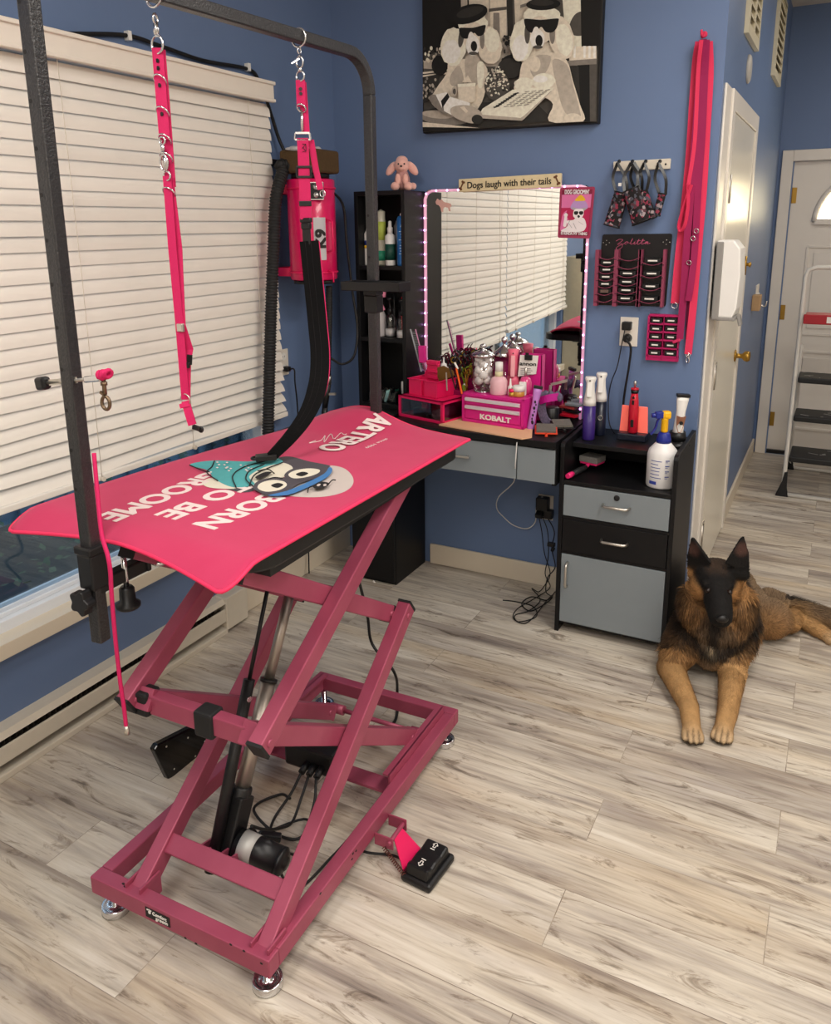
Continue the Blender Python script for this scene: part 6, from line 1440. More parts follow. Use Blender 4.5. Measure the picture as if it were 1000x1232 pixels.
# outlet and adapters beside the cabinet below the desk
oc = V((at(664, 606, 1, YB).x-.0, YB, at(664, 606, 1, YB).z))
oc = V((-1.0, YB, .50)); oc = at(657, 610, 1, YB)
t = outlet(oc, (0, -1, 0), (1, 0, 0), 'white wall outlet low beside the cabinet, covered by black adapters')
o = thing('black_adapter', 'black power adapters plugged low on the wall beside the cabinet', 'adapter', oc-Z*.05)
m = MB(); m.bar(oc+V((-.005, -.0095, .026)), oc+V((-.005, -.05, .024)), .055, .06); m.bar(oc+V((.022, -.0095, -.02)), oc+V((.022, -.045, -.02)), .04, .04); m.bar(oc+V((-.015, -.03, -.03)), oc+V((-.015, -.04, -.01)), .034, .05); build(m, 'adapter_body', M_blackp, o, bevel=.005)
def fl(px, py, z=.006): return at(px, py, 2, z)
m = MB()
ys = YB-.06
m.tube(catmull([oc+V((-.02, -.045, -.02)), at(652, 640, 1, ys), at(655, 665, 1, ys), at(662, 690, 1, ys), at(655, 705, 1, ys-.02), fl(648, 712), fl(640, 708), fl(650, 722), fl(636, 735), fl(620, 740), fl(624, 748), fl(645, 742), fl(642, 730), fl(622, 724), fl(605, 722)], 8), .0022, 6)
m.tube(catmull([oc+V((0, -.045, -.03)), at(659, 640, 1, ys), at(660, 668, 1, ys), at(656, 690, 1, ys), fl(662, 706), fl(650, 716), fl(640, 722), fl(622, 733), fl(618, 744), fl(632, 750), fl(646, 738), fl(655, 726), fl(664, 716)], 8), .0022, 6)
m.tube(catmull([oc+V((.02, -.04, -.03)), at(667, 640, 1, ys), at(664, 660, 1, ys), at(668, 682, 1, ys), at(659, 695, 1, ys), fl(657, 712), fl(664, 719), fl(650, 730), fl(637, 735), fl(628, 726), fl(640, 718), fl(658, 722), fl(668, 712)], 8), .0025, 6)
build_each(m, 'loose_cord', M_cord, o, gap=0)
m = MB(); q = at(663, 655, 1, ys-.01); m.bar(q-X*.015, q+X*.018, .02, .018); m.bar(q+V((.005, -.005, -.03)), q+V((.015, 0, -.012)), .014, .012); build(m, 'inline_switch', M_blackp, o, bevel=.003)
o = thing('white_charging_cable', 'white charging cable looping down the blue wall below the grey drawers', 'cable', at(620, 636, 1, YB-.012))
m = MB(); yw = YB-.014; m.tube(catmull([at(622, 532, 1, DKY-.012), at(620, 560, 1, DKY-.014)+V((0, 0, 0)), at(618, 580, 1, 2.95), at(600, 598, 1, 3.1), at(598, 612, 1, yw), at(606, 622, 1, yw), at(618, 632, 1, yw), at(634, 636, 1, yw), at(644, 628, 1, yw), at(645, 612, 1, yw), at(648, 600, 1, yw-.01), at(653, 598, 1, yw-.02)], 8), .0024, 7); build(m, 'cable', M_wcord, o)

# ------------------------------------------------------------------ hanging on the back wall: hook rail, muzzles, blade racks, leashes
YW = YB
def rail_pt(px, py, off=0): return at(px, py, 1, YW-off)
c4 = [rail_pt(x, y, .016) for x, y in ((738, 206), (806, 203), (807, 190.5), (738, 194.5))]
g = thing('hook_rail', 'white wooden hook rail on the blue wall right of the plaque', 'hook rail', (c4[0]+c4[1])/2)
m = MB(); m.prism([(p.x, p.z) for p in c4], (0, YW-.016, 0), X, Z, (0, .016, 0)); build(m, 'board', mat('white_rail_paint', '#d9d0c0', .45), g, bevel=.002)
hk = []
for px in (745, 761, 777, 794):
    q = rail_pt(px, 198, .016); m = MB(); m.tube(catmull([q+Z*.012, q+V((0, -.014, .004)), q+V((0, -.03, -.006)), q+V((0, -.036, .006))], 4), .0032, 7); m.lathe([(.007, 0), (.006, .003), (0, .004)], q+Z*.012, axis=(0, -1, 0), n=12); build(m, 'hook', M_lblk, g); hk.append(q)
m = MB(); q = rail_pt(801, 197.5, .016); m.lathe([(.004, 0), (.003, .0015), (0, .002)], q, axis=(0, -1, 0), n=10); build(m, 'screw', M_ink, g)
M_flor = mat('dark_floral_fabric', '#2a2226', .9, var=.4, scale=70)
def floral():
    m = M_flor; nt = m.node_tree
    if nt.nodes.get('vor'): return m
    b = nt.nodes['Principled BSDF']; tc = nt.nodes.new('ShaderNodeTexCoord'); vo = nt.nodes.new('ShaderNodeTexVoronoi'); vo.name = 'vor'; vo.inputs['Scale'].default_value = 95
    nt.links.new(tc.outputs['Object'], vo.inputs['Vector'])
    sp = nt.nodes.new('ShaderNodeSeparateColor'); nt.links.new(vo.outputs['Color'], sp.inputs[0])
    r = nt.nodes.new('ShaderNodeValToRGB'); e = r.color_ramp.elements; r.color_ramp.interpolation = 'CONSTANT'
    for k, (p, c) in enumerate(((0, '#171316'), (.35, '#4c4d58'), (.55, '#8c3348'), (.7, '#20191c'), (.85, '#9c8d90'), (.93, '#54343c'))):
        if k > 1: e.new(p)
        e[k].position = p; e[k].color = lin(c)
    nt.links.new(sp.outputs[0], r.inputs[0]); nt.links.new(r.outputs[0], b.inputs['Base Color']); return m
floral()
def muzzle(hook_, px0, py0, px1, py1, w0, w1, label, off=.04, straps=True, mm=None):
    a, b = rail_pt(px0, py0, off), rail_pt(px1, py1, off); d = (b-a).normalized(); sd = d.cross(V((0, 1, 0))).normalized()
    t = thing('dog_muzzle', label, 'muzzle', b, 'fabric muzzles on the hook rail')
    n = 16; P = []
    for f in (0, .3, .7, 1):
        w = w0+(w1-w0)*f; P.append([a.lerp(b, f)+sd*cos(k*2*pi/n)*w/2+V((0, 1, 0))*sin(k*2*pi/n)*w*.3 for k in range(n)])
    m = MB(); vs = [p for r in P for p in r]; fs = []
    for i in range(len(P)-1):
        for k in range(n): fs.append((i*n+k, i*n+(k+1) % n, (i+1)*n+(k+1) % n, (i+1)*n+k))
    m.add(vs, fs, 0, True); build(m, 'cone', mm or M_flor, t)
    m = MB()
    for r in (P[0], P[-1]): m.tube(r, .003, 6, closed=True)
    build_each(m, 'binding', M_lblk, t)
    h = hook_+V((0, -.028, .004))
    for k, s in enumerate((-1, 1)):
        m = MB(); e = a+sd*s*w0*.42; mid = (h+e)/2+V((s*.014, -.004*k, 0)); m.strap(catmull([h, mid, e], 6), .011, .0022, V((.8, .5, .3))); build(m, 'strap', M_lblk, t)
    return t
muzzle(hk[0], 748, 232, 736, 272, .056, .064, 'leftmost floral muzzle, tilted left on the first hook', .05)
muzzle(hk[1], 759, 228, 772, 267, .06, .074, 'widest floral muzzle, hanging in front on the second hook', .07)
muzzle(hk[1]+V((.012, 0, .002)), 768, 228, 766, 256, .034, .05, 'floral muzzle half hidden behind the widest one', .03)
muzzle(hk[2], 774, 230, 784, 263, .034, .04, 'slim floral muzzle on the third hook', .045)
muzzle(hk[3], 797, 233, 790, 259, .03, .028, 'smallest floral muzzle with a black top on the right hook', .04)
m = MB(); q = rail_pt(746, 222, .062); m.bar(q-X*.006, q+X*.006, .003, .012, up=Z); o = build(m, 'care_tag', M_paper); tag(o, 'tiny white tag on the strap of the leftmost muzzle', 'tag')
# black blade rack
tl, tr_, br, bl = rail_pt(725, 282, .006), rail_pt(809, 281, .006), rail_pt(801, 369, .006), rail_pt(717, 367, .006)
BRW = (tr_-tl).length; 
g = thing('blade_rack', 'black wall rack with pink trimmed pockets and script lettering for clipper blades', 'blade rack', (bl+br)/2)
def RP(u, v, off=0): return bl.lerp(br, u).lerp(tl.lerp(tr_, u), v)+V((0, -off, 0))
m = MB(); rp = []
for cu, cv, a0 in ((.97, .03, -90), (.97, .97, 0), (.03, .97, 90), (.03, .03, 180)):
    for k in range(4): a = radians(a0+30*k); rp.append(RP(cu+.03*cos(a), cv+.03*sin(a)))
m.prism([(p.x, p.z) for p in rp], (0, YW-.006, 0), X, Z, (0, .006, 0)); build(m, 'backboard', mat('black_acrylic', '#161416', .3), g)
M_trimp = mat('dusty_pink_edge', '#8a3a54', .5)
cols = [(0.0, .275, 7), (.285, .61, 6), (.62, .95, 4)]; V0, V1 = .06, .76
depth = .034
slots = []
for u0, u1, n in cols:
    m = MB()
    for u in (u0, u1): m.box(RP(u, .0)+V((-.0016, -depth, 0)), RP(u, V1+.03)+V((.0016, 0, 0)))
    build_each(m, 'divider', M_trimp, g)
    for k in range(n):
        v = V0+(V1-V0)*k/n
        m = MB(); P = []
        for i in range(9): f = i/8; P.append(RP(u0+(u1-u0)*f, v+.0, depth+.0)+Z*(.012-.014*sin(pi*f)))
        m.strap(P, .0024, .003, Z); build(m, 'pocket_lip', M_trimp, g)
        m = MB(); m.box(RP(u0, v)+V((0, -depth, -.002)), RP(u1, v)+V((0, 0, .0))); build(m, 'pocket_floor', mat('black_acrylic', '#161416', .3), g)
        slots.append((u0, u1, v, (V1-V0)/n, n, k))
# script lettering as strokes
sz = lambda pts: catmull([RP(.5+.012*a, .87+.012*b, .0015) for a, b in pts], 5)
m = MB()
for st_ in ([(-24, 3), (-20, 5), (-16, 4), (-22, -1), (-17, 0), (-16, -4), (-21, -7), (-23, -5), (-19, -2), (-14, 0), (-11, 2.4), (-13, 1), (-12.5, -.8), (-9.8, .5), (-10.5, 2.3), (-7, .5), (-4, 5.5), (-5.2, 4), (-6, -.6), (-3, 0), (-1, 2.2), (-2, -.6), (.5, 0), (3.5, 5), (2, -.6), (5, 0), (8.5, 5), (7, -.6), (10, 0), (13.5, 2), (11.5, 1.5), (11.5, -.6), (14.4, 2), (13.8, -.6), (17, .4)], [(1.5, 3), (5.5, 3.4)], [(6.5, 3), (10.5, 3.4)], [(-.4, 3.6), (-.2, 3.9)]):
    P = sz(st_); m.tube(P, .0011, 5)
build(m, 'script_lettering', mat('rose_script', '#c05a7c', .4), g)
m = MB()
for u in (.07, .93):
    for du, dv in ((-.045, 0), (.045, 0), (0, .03), (0, -.03)): m.lathe([(.0022, 0), (.0015, .001), (0, .0012)], RP(u+du, .885+dv, .0005), axis=(0, -1, 0), n=8)
build_each(m, 'stud', M_nickel, g)
bl_proto = None
def blade_at(c, w, h, label, grp, dark=False):
    global bl_proto
    key = (round(w, 3), dark)
    if bl_proto is None: bl_proto = {}
    if key not in bl_proto:
        t = thing('clipper_blade', label, 'clipper blade', c, grp); ORG[t.name] = V((0, 0, 0)); 
        m = MB(); m.box((-w/2, -.012, 0), (w/2, .012, .02)); P = [(-w/2, 0), (w/2, 0), (w/2*.9, .02), (-w/2*.9, .02)]; build(m, 'blade_body', M_lblk, t, bevel=.002, loc=(0, 0, 0))
        if not dark: m = MB(); m.box((-w*.28, -.0135, .008), (w*.28, -.012, .0135)); build(m, 'size_label', M_paper, t, loc=(0, 0, 0))
        else: m = MB(); m.box((-w*.3, -.0135, .004), (w*.3, -.012, .016)); build(m, 'steel_face', mat('brown_steel', '#7d6a62', .4, .7), t, loc=(0, 0, 0))
        bl_proto[key] = t; t.location = c
    else:
        t = dup(bl_proto[key], c, label=label); t['group'] = grp
ordw = ['lowest', 'second from bottom', 'third from bottom', 'fourth from bottom', 'fifth from bottom', 'sixth from bottom', 'topmost']
for u0, u1, v, dv, n, k in slots:
    colw = {7: 'left', 6: 'middle', 4: 'right'}[n]
    has = {7: k in (1, 2, 3, 4, 5), 6: k in (0, 1, 2, 3), 4: True}[n]
    if not has: continue
    c = RP((u0+u1)/2, v, depth*.5)+Z*.004; wv = (u1-u0)*BRW*.72
    blade_at(c, wv, .02, 'clipper blade %s in the %s column of the black wall rack' % (ordw[k], colw), 'blades in the black rack', dark=(n == 7 and k == 1))
# pink blade rack
tl, tr_, br, bl = rail_pt(783, 379, .004), rail_pt(818, 379, .004), rail_pt(817, 434, .004), rail_pt(779, 432, .004)
def RQ(u, v, off=0): return bl.lerp(br, u).lerp(tl.lerp(tr_, u), v)+V((0, -off, 0))
M_ber = mat('berry_plastic', '#b5145e', .4)
g = thing('pink_blade_rack', 'small berry pink rack of clipper blades low on the wall under the leashes', 'blade rack', (bl+br)/2)
m = MB(); m.box(RQ(0, 0)+V((0, 0, 0)), RQ(1, 1)+V((0, -.004+.008, 0))); m.box(RQ(0, 0), RQ(1, .1, .02)); build(m, 'back', M_ber, g)
m = MB()
for u in (0, .5, 1): m.box(RQ(u, 0)+V((-.0025, -.024, 0)), RQ(u, 1)+V((.0025, .0, 0)))
for k in range(6): v = .1+.18*k; m.box(RQ(0, v)+V((0, -.024, -.002)), RQ(1, v)+V((0, 0, .002)))
build(m, 'compartments', M_ber, g)
PW = (br-bl).length
for k in range(5):
    for c_ in (0, 1):
        blade_at(RQ(.25+.5*c_, .11+.18*k, .013), PW*.36, .02, 'clipper blade %s in the %s column of the pink rack' % (['lowest', 'second', 'middle', 'fourth', 'top'][k], ['left', 'right'][c_]), 'blades in the pink rack')
# leashes hanging from one hook
hkp = rail_pt(847, 47, .0)
g = thing('wall_hook', 'small wall hook high on the blue wall carrying the bundle of leashes', 'hook', hkp)
m = MB(); m.tube(catmull([hkp+Z*.015, hkp+V((0, -.03, .0)), hkp+V((0, -.055, .004)), hkp+V((0, -.06, .02))], 4), .004, 8); m.lathe([(.012, 0), (.01, .004), (0, .005)], hkp+Z*.015, axis=(0, -1, 0), n=14); build(m, 'hook_arm', M_coral, g)
SW = V((1, .15, 0))
def leash(pts, w, mm, label, off, end=None, side=SW, loop=None):
    P = catmull([rail_pt(x, y, off+o_) for x, y, o_ in pts], 6); t = thing('dog_leash', label, 'leash', P[-1], 'leashes on the wall hook')
    m = MB(); m.strap(P, w, .0035, side); 
    build(m, 'webbing', mm, t)
    if loop:
        m = MB(); m.strap(catmull([rail_pt(x, y, off+.008) for x, y in loop], 6), .02, .0035, V((.35, .9, 0))); build(m, 'hand_loop', mm, t)
    if end:
        m = MB()
        if end == 'ring': m.torus(P[-1]-Z*.008, .011, .002, nrm=(0, 1, 0), n=16)
        elif end == 'snap': q = P[-1]; m.cyl(q, q-Z*.012, .004, n=8); m.torus(q-Z*.024, .011, .0024, nrm=(.4, 1, 0), n=14, sx=.6); m.torus(q-Z*.004, .008, .002, nrm=(0, 1, 0), n=12)
        build(m, 'metal_end', M_chrome, t)
    return t
leash([(842, 50, .02), (838, 75, 0), (834, 130, 0), (830, 190, 0), (824, 250, 0), (817, 310, 0), (812, 365, 0)], .03, M_coral, 'coral leash on the left of the bundle, ending in a steel ring', .014, 'ring')
leash([(846, 48, .03), (843, 80, 0), (838, 150, 0), (833, 210, 0), (826, 300, 0), (822, 360, 0), (818, 408, 0)], .026, M_magenta, 'dark magenta leash hanging in front, left of centre in the bundle', .034, None)
leash([(850, 48, .03), (848, 90, 0), (845, 160, 0), (840, 230, 0), (836, 300, 0), (831, 345, .01), (828, 362, .01)], .024, M_magenta, 'dark magenta leash on the right with steel rings half way down', .03, None)
leash([(853, 50, .02), (854, 90, 0), (850, 160, 0), (846, 230, 0), (840, 300, 0), (834, 370, 0), (828, 426, 0)], .027, M_coral, 'longest coral leash on the right of the bundle, ending in a snap hook', .018, 'snap')
leash([(844, 48, .03), (840, 90, 0), (836, 170, 0), (828, 225, 0)], .014, M_coral, 'coral leash folded short with an open hand loop in front of the bundle', .036, None, loop=[(832, 222), (822, 252), (817, 272), (820, 278), (825, 268), (828, 245), (828, 222)])
leash([(847, 47, .04), (846, 120, 0), (838, 210, 0), (832, 300, 0), (828, 408, 0)], .02, mat('wine_webbing', '#7d0d44', .75), 'wine red leash at the middle back of the bundle', .006, None)
m = MB()
for x, y in ((834, 287), (838, 278), (829, 316)): m.torus(rail_pt(x, y, .042), .009, .0018, nrm=(.3, 1, .3), n=14)
for o in build_each(m, 'steel_ring', M_chrome, gap=0): tag(o, 'steel ring threaded on the leashes hanging from the wall hook', 'ring', 'steel rings on the leashes')
m = MB(); q = rail_pt(814, 412, .038); m.bar(q-X*.014, q+V((.014, 0, .012)), .02, .012); o = build(m, 'leash_tag', mat('rose_rubber', '#c92a5e', .5), bevel=.003); tag(o, 'square rose tag at the bottom of the dark magenta leash', 'tag')
# ------------------------------------------------------------------ passage: vents, plate, dispenser, switch, step ladder
M_vent = mat('cream_vent', '#d6cdb2', .45, var=.05)
for k, (y0, y1, z0, z1, nc, lb) in enumerate(((3.70, 4.12, 2.34, 2.66, 2, 'cream wall vent with two columns of square holes above the white passage door'), (4.95, 5.40, 2.365, 2.80, 1, 'cream louvred wall vent further along the passage wall near the ceiling'))):
    g = thing('wall_vent', lb, 'vent', (XH, (y0+y1)/2, z0)); m = MB(); x1 = XH+.018
    for a, b in (((y0, z0), (y1, z0+.03)), ((y0, z1-.03), (y1, z1)), ((y0, z0+.0301), (y0+.035, z1-.0301)), ((y1-.035, z0+.0301), (y1, z1-.0301))): m.box((XH, a[0], a[1]), (x1, b[0], b[1]))
    if nc == 2: m.box((XH, (y0+y1)/2-.02, z0+.031), (x1-.0003, (y0+y1)/2+.02, z1-.031))
    n = int((z1-z0)/.042)
    for i in range(n): z = z0+.03+i*.042; m.add([(XH+.002, y0+.03, z+.016), (x1, y0+.03, z), (x1, y1-.03, z), (XH+.002, y1-.03, z+.016), (XH+.002, y0+.03, z+.024), (x1, y0+.03, z+.012), (x1, y1-.03, z+.012), (XH+.002, y1-.03, z+.024)], [(0, 1, 2, 3), (4, 7, 6, 5), (0, 4, 5, 1), (1, 5, 6, 2), (2, 6, 7, 3), (3, 7, 4, 0)])
    build(m, 'grille', M_vent, g)
    m = MB(); m.box((XH+.0005, y0+.02, z0+.02), (XH+.0015, y1-.02, z1-.02)); build(m, 'duct_backing', mat('dark_duct', '#4a4236', .9), g)
m = MB(); m.lathe([(.058, 0), (.058, .006), (.05, .012), (0, .013)], (XH, 3.93, 2.24), axis=(1, 0, 0), n=28); o = build(m, 'wall_cover_plate', mat('grey_plate', '#b5b2ac', .5)); tag(o, 'round pale cover plate between the passage door and the nearer wall vent', 'cover plate')
XD = XH+.0185
g = thing('towel_dispenser', 'white wall dispenser with grey side on the corner beside the passage door', 'dispenser', (XD+.05, 3.345, 1.235))
m = MB(); prof = [(XD, 1.245), (XD+.075, 1.245), (XD+.088, 1.28), (XD+.092, 1.40), (XD+.085, 1.505), (XD+.06, 1.535), (XD, 1.535)]
m.prism(prof, (0, 3.262, 0), X, Z, (0, .16, 0)); build(m, 'cover', M_wht, g, bevel=.006)
m = MB(); m.box((XD-.0, 3.255, 1.237), (XD+.026, 3.43, 1.53)); build(m, 'back_plate', mat('grey_plastic', '#8d8a86', .5), g, bevel=.004)
m = MB(); m.box((XD+.0, 3.258, 1.234), (XD+.086, 3.426, 1.247)); m.bar((XD+.09, 3.34, 1.25), (XD+.1, 3.34, 1.21), .05, .012); build(m, 'tray_lip', mat('grey_plastic', '#8d8a86', .5), g, bevel=.003)
g = thing('light_switch', 'white switch plate with a small wooden box and key hook on the passage wall', 'switch', (XH, 5.25, 1.1))
m = MB(); m.box((XH, 5.2, 1.115), (XH+.007, 5.34, 1.235)); build(m, 'plate', M_white, g, bevel=.002)
m = MB(); m.box((XH+.007, 5.24, 1.165), (XH+.016, 5.25, 1.185)); m.box((XH+.007, 5.29, 1.165), (XH+.016, 5.30, 1.185)); build_each(m, 'toggle', M_wht, g)
m = MB(); m.box((XH, 5.02, 1.10), (XH+.045, 5.12, 1.19)); build(m, 'wooden_box', mat('pale_wood_box', '#b49168', .6), g, bevel=.004)
m = MB(); m.tube(catmull([(XH, 5.36, 1.13), (XH+.03, 5.36, 1.1), (XH+.05, 5.36, 1.1), (XH+.055, 5.36, 1.13)], 4), .005, 8); build(m, 'key_hook', M_nickel, g)
# step ladder by the far door
g = thing('step_ladder', 'white folding step ladder with black treads and a red top tray before the far door', 'step ladder', (.05, 5.2, 0))
M_lw = mat('ladder_white', '#dcd8d0', .35, var=.03)
xl, xr = -.175, .30; yf, yt = 5.05, 5.2; zt_ = 1.345
def leg(s): return 0
m = MB(); fr = [(xl+.0, yf, .012), (xl-.012, yf+.002, .05), (xl-.016, yt, zt_-.06), (xl-.003, yt, zt_-.015), (xl+.04, yt, zt_), (xr-.04, yt, zt_), (xr+.003, yt, zt_-.015), (xr+.016, yt, zt_-.06), (xr+.012, yf+.002, .05), (xr, yf, .012)]
m.tube(fr+[fr[0]], .0125, 10); build(m, 'front_frame', M_lw, g)
yr_ = 5.66
m = MB(); m.tube([(xl-.0, yt+.01, .9), (xl-.012, yr_-.01, .06), (xl+.02, yr_, .012), (xr-.02, yr_, .012), (xr+.012, yr_-.01, .06), (xr, yt+.01, .9)], .010, 10); build(m, 'rear_frame', M_lw, g)
for (x, y, s) in ((xl, yf, -1), (xr, yf, 1), (xl, yr_, -1), (xr, yr_, 1)):
    m = MB(); m.prism([(s*-.02, 0), (s*.052, 0), (s*.022, .09), (s*.012, .15), (s*-.004, .15), (s*-.008, .05)], (x, y-.016, 0), X, Z, (0, .032, 0)); build(m, 'rubber_foot', M_rubber, g, bevel=.004)
M_tread = mat('worn_black_tread', '#1a1a1b', .6, var=.2, scale=20)
def tread(z, y0, y1):
    f = z/zt_; m = MB(); m.box((xl+.004, y0, z-.035), (xr-.004, y1, z)); t = build(m, 'tread', M_tread, g, bevel=.008)
    m = MB()
    for k in range(9): x, y = random.uniform(xl+.03, xr-.05), random.uniform(y0+.02, y1-.02); m.bar((x, y, z+.0005), (x+random.uniform(-.05, .06), y+random.uniform(-.03, .03), z+.0005), random.uniform(.003, .01), .0012)
    build_each(m, 'scuff', mat('grey_scuff', '#a9a6a2', .8), t)
tread(.255, 5.03, 5.30); tread(.495, 5.06, 5.30); tread(.72, 5.09, 5.30)
m = MB(); m.box((xl+.004, 5.10, 1.045), (xr-.004, 5.34, 1.075)); m.box((xl, 5.09, 1.03), (xr, 5.11, 1.085)); tt = build(m, 'top_tray', mat('red_tray', '#a81d2a', .4), g, bevel=.004)
m = MB(); m.box((xl+.12, 5.0885, 1.04), (xl+.2, 5.0905, 1.075)); build(m, 'tray_label', M_paper, tt)
m = MB(); m.tube([(xl-.014, 5.33, .52), (xl-.016, 5.25, .45), (xl-.014, 5.12, .40)], .005, 7); build(m, 'spreader', M_nickel, g)

# ------------------------------------------------------------------ canvas picture of two poodles at a cafe table
YC = YB-.038
p_bl, p_br = at(509, 160.5, 1, YC), at(719.5, 148, 1, YC)
wx = (p_br-p_bl).length; exc = (p_br-p_bl).normalized(); eyc = V((0, 0, 1)); Hc = .80
g = thing('canvas_picture', 'black and white canvas picture of two poodles in berets reading a newspaper', 'picture', (p_bl+p_br)/2)
m = MB(); m.prism([(0, 0), (wx, 0), (wx, Hc), (0, Hc)], p_bl, exc, eyc, (0, .036, 0)); build(m, 'canvas', M_ink, g, bevel=.002)
sh_cols = ['#0e0d0c', '#2c2a27', '#524e49', '#847d75', '#b5ab9e', '#dcd1bf', '#efe5d2', '#f8f1e2']
sh_m = [mat('photo_grey_%d' % i, c, .7, var=.0 if i == 0 else .3, scale=55 if i < 5 else 70) for i, c in enumerate(sh_cols)]
for mt in sh_m[3:7]:
    pass
art = MB(); lev = [0]
def cpt(x, y): q = at(500+x*.24, y*.24, 1, YC); return ((q-p_bl).dot(exc), q.z-p_bl.z)
def clip(pts):
    w0 = .006
    return [(min(wx-w0, max(w0, a)), min(Hc-w0, max(w0, b))) for a, b in pts]
def sh(pts, c, smooth=0):
    P = [cpt(*p) for p in pts]
    if smooth: P = [(q.x, q.y) for q in catmull([(a, b, 0) for a, b in P], smooth, closed=True)]
    P = clip(P); lev[0] += 1; d = .0004+.00009*lev[0]
    if sum(P[i][0]*P[(i+1) % len(P)][1]-P[(i+1) % len(P)][0]*P[i][1] for i in range(len(P))) < 0: P = P[::-1]
    art.add([p_bl+exc*a+eyc*b+V((0, -d, 0)) for a, b in P], [tuple(range(len(P)))], c)
def el(x, y, rx, ry, c, ang=0, n=22, fuzz=0):
    a0 = radians(ang); pts = []
    for k in range(n):
        a = 2*pi*k/n; f = 1+random.uniform(-fuzz, fuzz); u, v = rx*cos(a)*f, ry*sin(a)*f; pts.append((x+u*cos(a0)-v*sin(a0), y+u*sin(a0)+v*cos(a0)))
    sh(pts, c)
random.seed(3)
sh([(20, -900), (960, -900), (960, 700), (20, 700)], 2)
sh([(20, -900), (240, -900), (240, 120), (130, 260), (20, 270)], 0)
sh([(235, -900), (480, -900), (480, 330), (235, 330)], 4); sh([(262, -100), (372, -100), (372, 60), (262, 20)], 5); sh([(380, -100), (460, -100), (460, 200), (380, 200)], 5); sh([(395, 60), (425, 60), (428, 200), (392, 200)], 3)
sh([(372, 40), (462, 28), (462, 44), (372, 56)], 2)
sh([(462, -900), (492, -900), (496, 210), (466, 210)], 1)
sh([(500, -900), (600, -900), (590, 120), (505, 160)], 5); sh([(530, 20), (590, 0), (590, 16), (530, 36)], 3)
sh([(720, -900), (920, -900), (915, 230), (760, 230)], 6)
sh([(775, 130), (800, 70), (840, 50), (860, 90), (860, 160), (800, 170)], 2, 4)
sh([(845, -900), (960, -900), (920, 220), (850, 225), (835, 150)], 0, 3)
sh([(30, 300), (160, 300), (160, 350), (30, 345)], 4)
for k in range(60): el(random.uniform(35, 180), random.uniform(235, 310), random.uniform(4, 9), random.uniform(5, 11), random.choice([0, 1, 4, 5, 6]), n=9)
for k in range(26): el(random.uniform(440, 520), random.uniform(180, 300), random.uniform(5, 12), random.uniform(6, 14), random.choice([0, 1, 3, 5]), n=9)
for a, b, c_ in (((30, 365), (180, 345), 5), ((30, 380), (170, 362), 5), ((60, 420), (90, 480), 5), ((95, 380), (70, 440), 0)): sh([a, b, (b[0], b[1]+9), (a[0], a[1]+9)], c_)
sh([(30, 390), (130, 370), (110, 500), (30, 520)], 1)
for k in range(30): el(random.uniform(35, 115), random.uniform(390, 500), 6, 8, random.choice([0, 3, 4]), n=8)
el(130, 330, 40, 50, 0); el(500, 330, 70, 60, 0); el(480, 340, 60, 50, 1)
# right cafe table and posts
sh([(770, 230), (915, 225), (915, 300), (780, 300)], 5); 
for x in (800, 850, 875, 900): sh([(x, 225), (x+12, 225), (x+10, 285), (x, 285)], 7)
sh([(770, 300), (915, 288), (915, 318), (780, 326)], 3); sh([(820, 322), (880, 318), (880, 605), (830, 605)], 0); sh([(780, 330), (825, 326), (835, 600), (800, 600)], 1); sh([(880, 318), (915, 316), (915, 605), (880, 605)], 2)
# table
sh([(20, 560), (200, 520), (600, 500), (700, 600), (330, 700), (20, 700)], 1); el(150, 590, 130, 36, 3, 4); el(120, 575, 80, 20, 4, 4); sh([(20, 615), (330, 660), (330, 680), (20, 640)], 5); sh([(20, 640), (330, 680), (330, 720), (20, 720)], 0)
sh([(575, 215), (690, 215), (730, 330), (550, 330)], 5, 4)
# left poodle
sh([(190, 300), (165, 370), (110, 450), (85, 510), (150, 560), (300, 560), (360, 450), (355, 320)], 5, 4); sh([(185, 380), (230, 330), (250, 420), (190, 430)], 4, 4); sh([(260, 290), (330, 290), (320, 420), (270, 430)], 4, 4); sh([(320, 320), (352, 320), (345, 430), (322, 430)], 6, 4)
el(380, 225, 62, 98, 5, -8, 26, .05); el(200, 235, 64, 96, 6, 6, 26, .05); el(190, 260, 45, 60, 7, 6, 22, .06); el(392, 200, 38, 60, 6, -8, 22, .06)
el(300, 120, 74, 58, 6, 0, 26, .05); el(300, 180, 58, 70, 5); el(240, 190, 14, 50, 2, 8); el(345, 200, 12, 46, 3)
el(278, 72, 98, 46, 0, -16); el(285, 62, 70, 24, 1, -16); sh([(272, 0), (280, 0), (280, 30), (272, 32)], 0)
sh([(230, 150), (240, 140), (300, 140), (358, 125), (362, 140), (352, 172), (325, 182), (305, 165), (285, 190), (255, 195), (236, 178)], 0, 3)
el(298, 228, 34, 52, 7); el(290, 200, 16, 40, 7); el(304, 232, 16, 26, 0); el(300, 268, 22, 9, 2)
# basket of flowers
el(418, 430, 64, 75, 2)
for k in range(90): a, r_ = random.uniform(0, 6.3), random.random()**.5; el(418+62*r_*cos(a), 410+78*r_*sin(a), random.uniform(4, 9), random.uniform(3, 6), random.choice([4, 5, 6, 6, 1]), random.uniform(0, 180), 8)
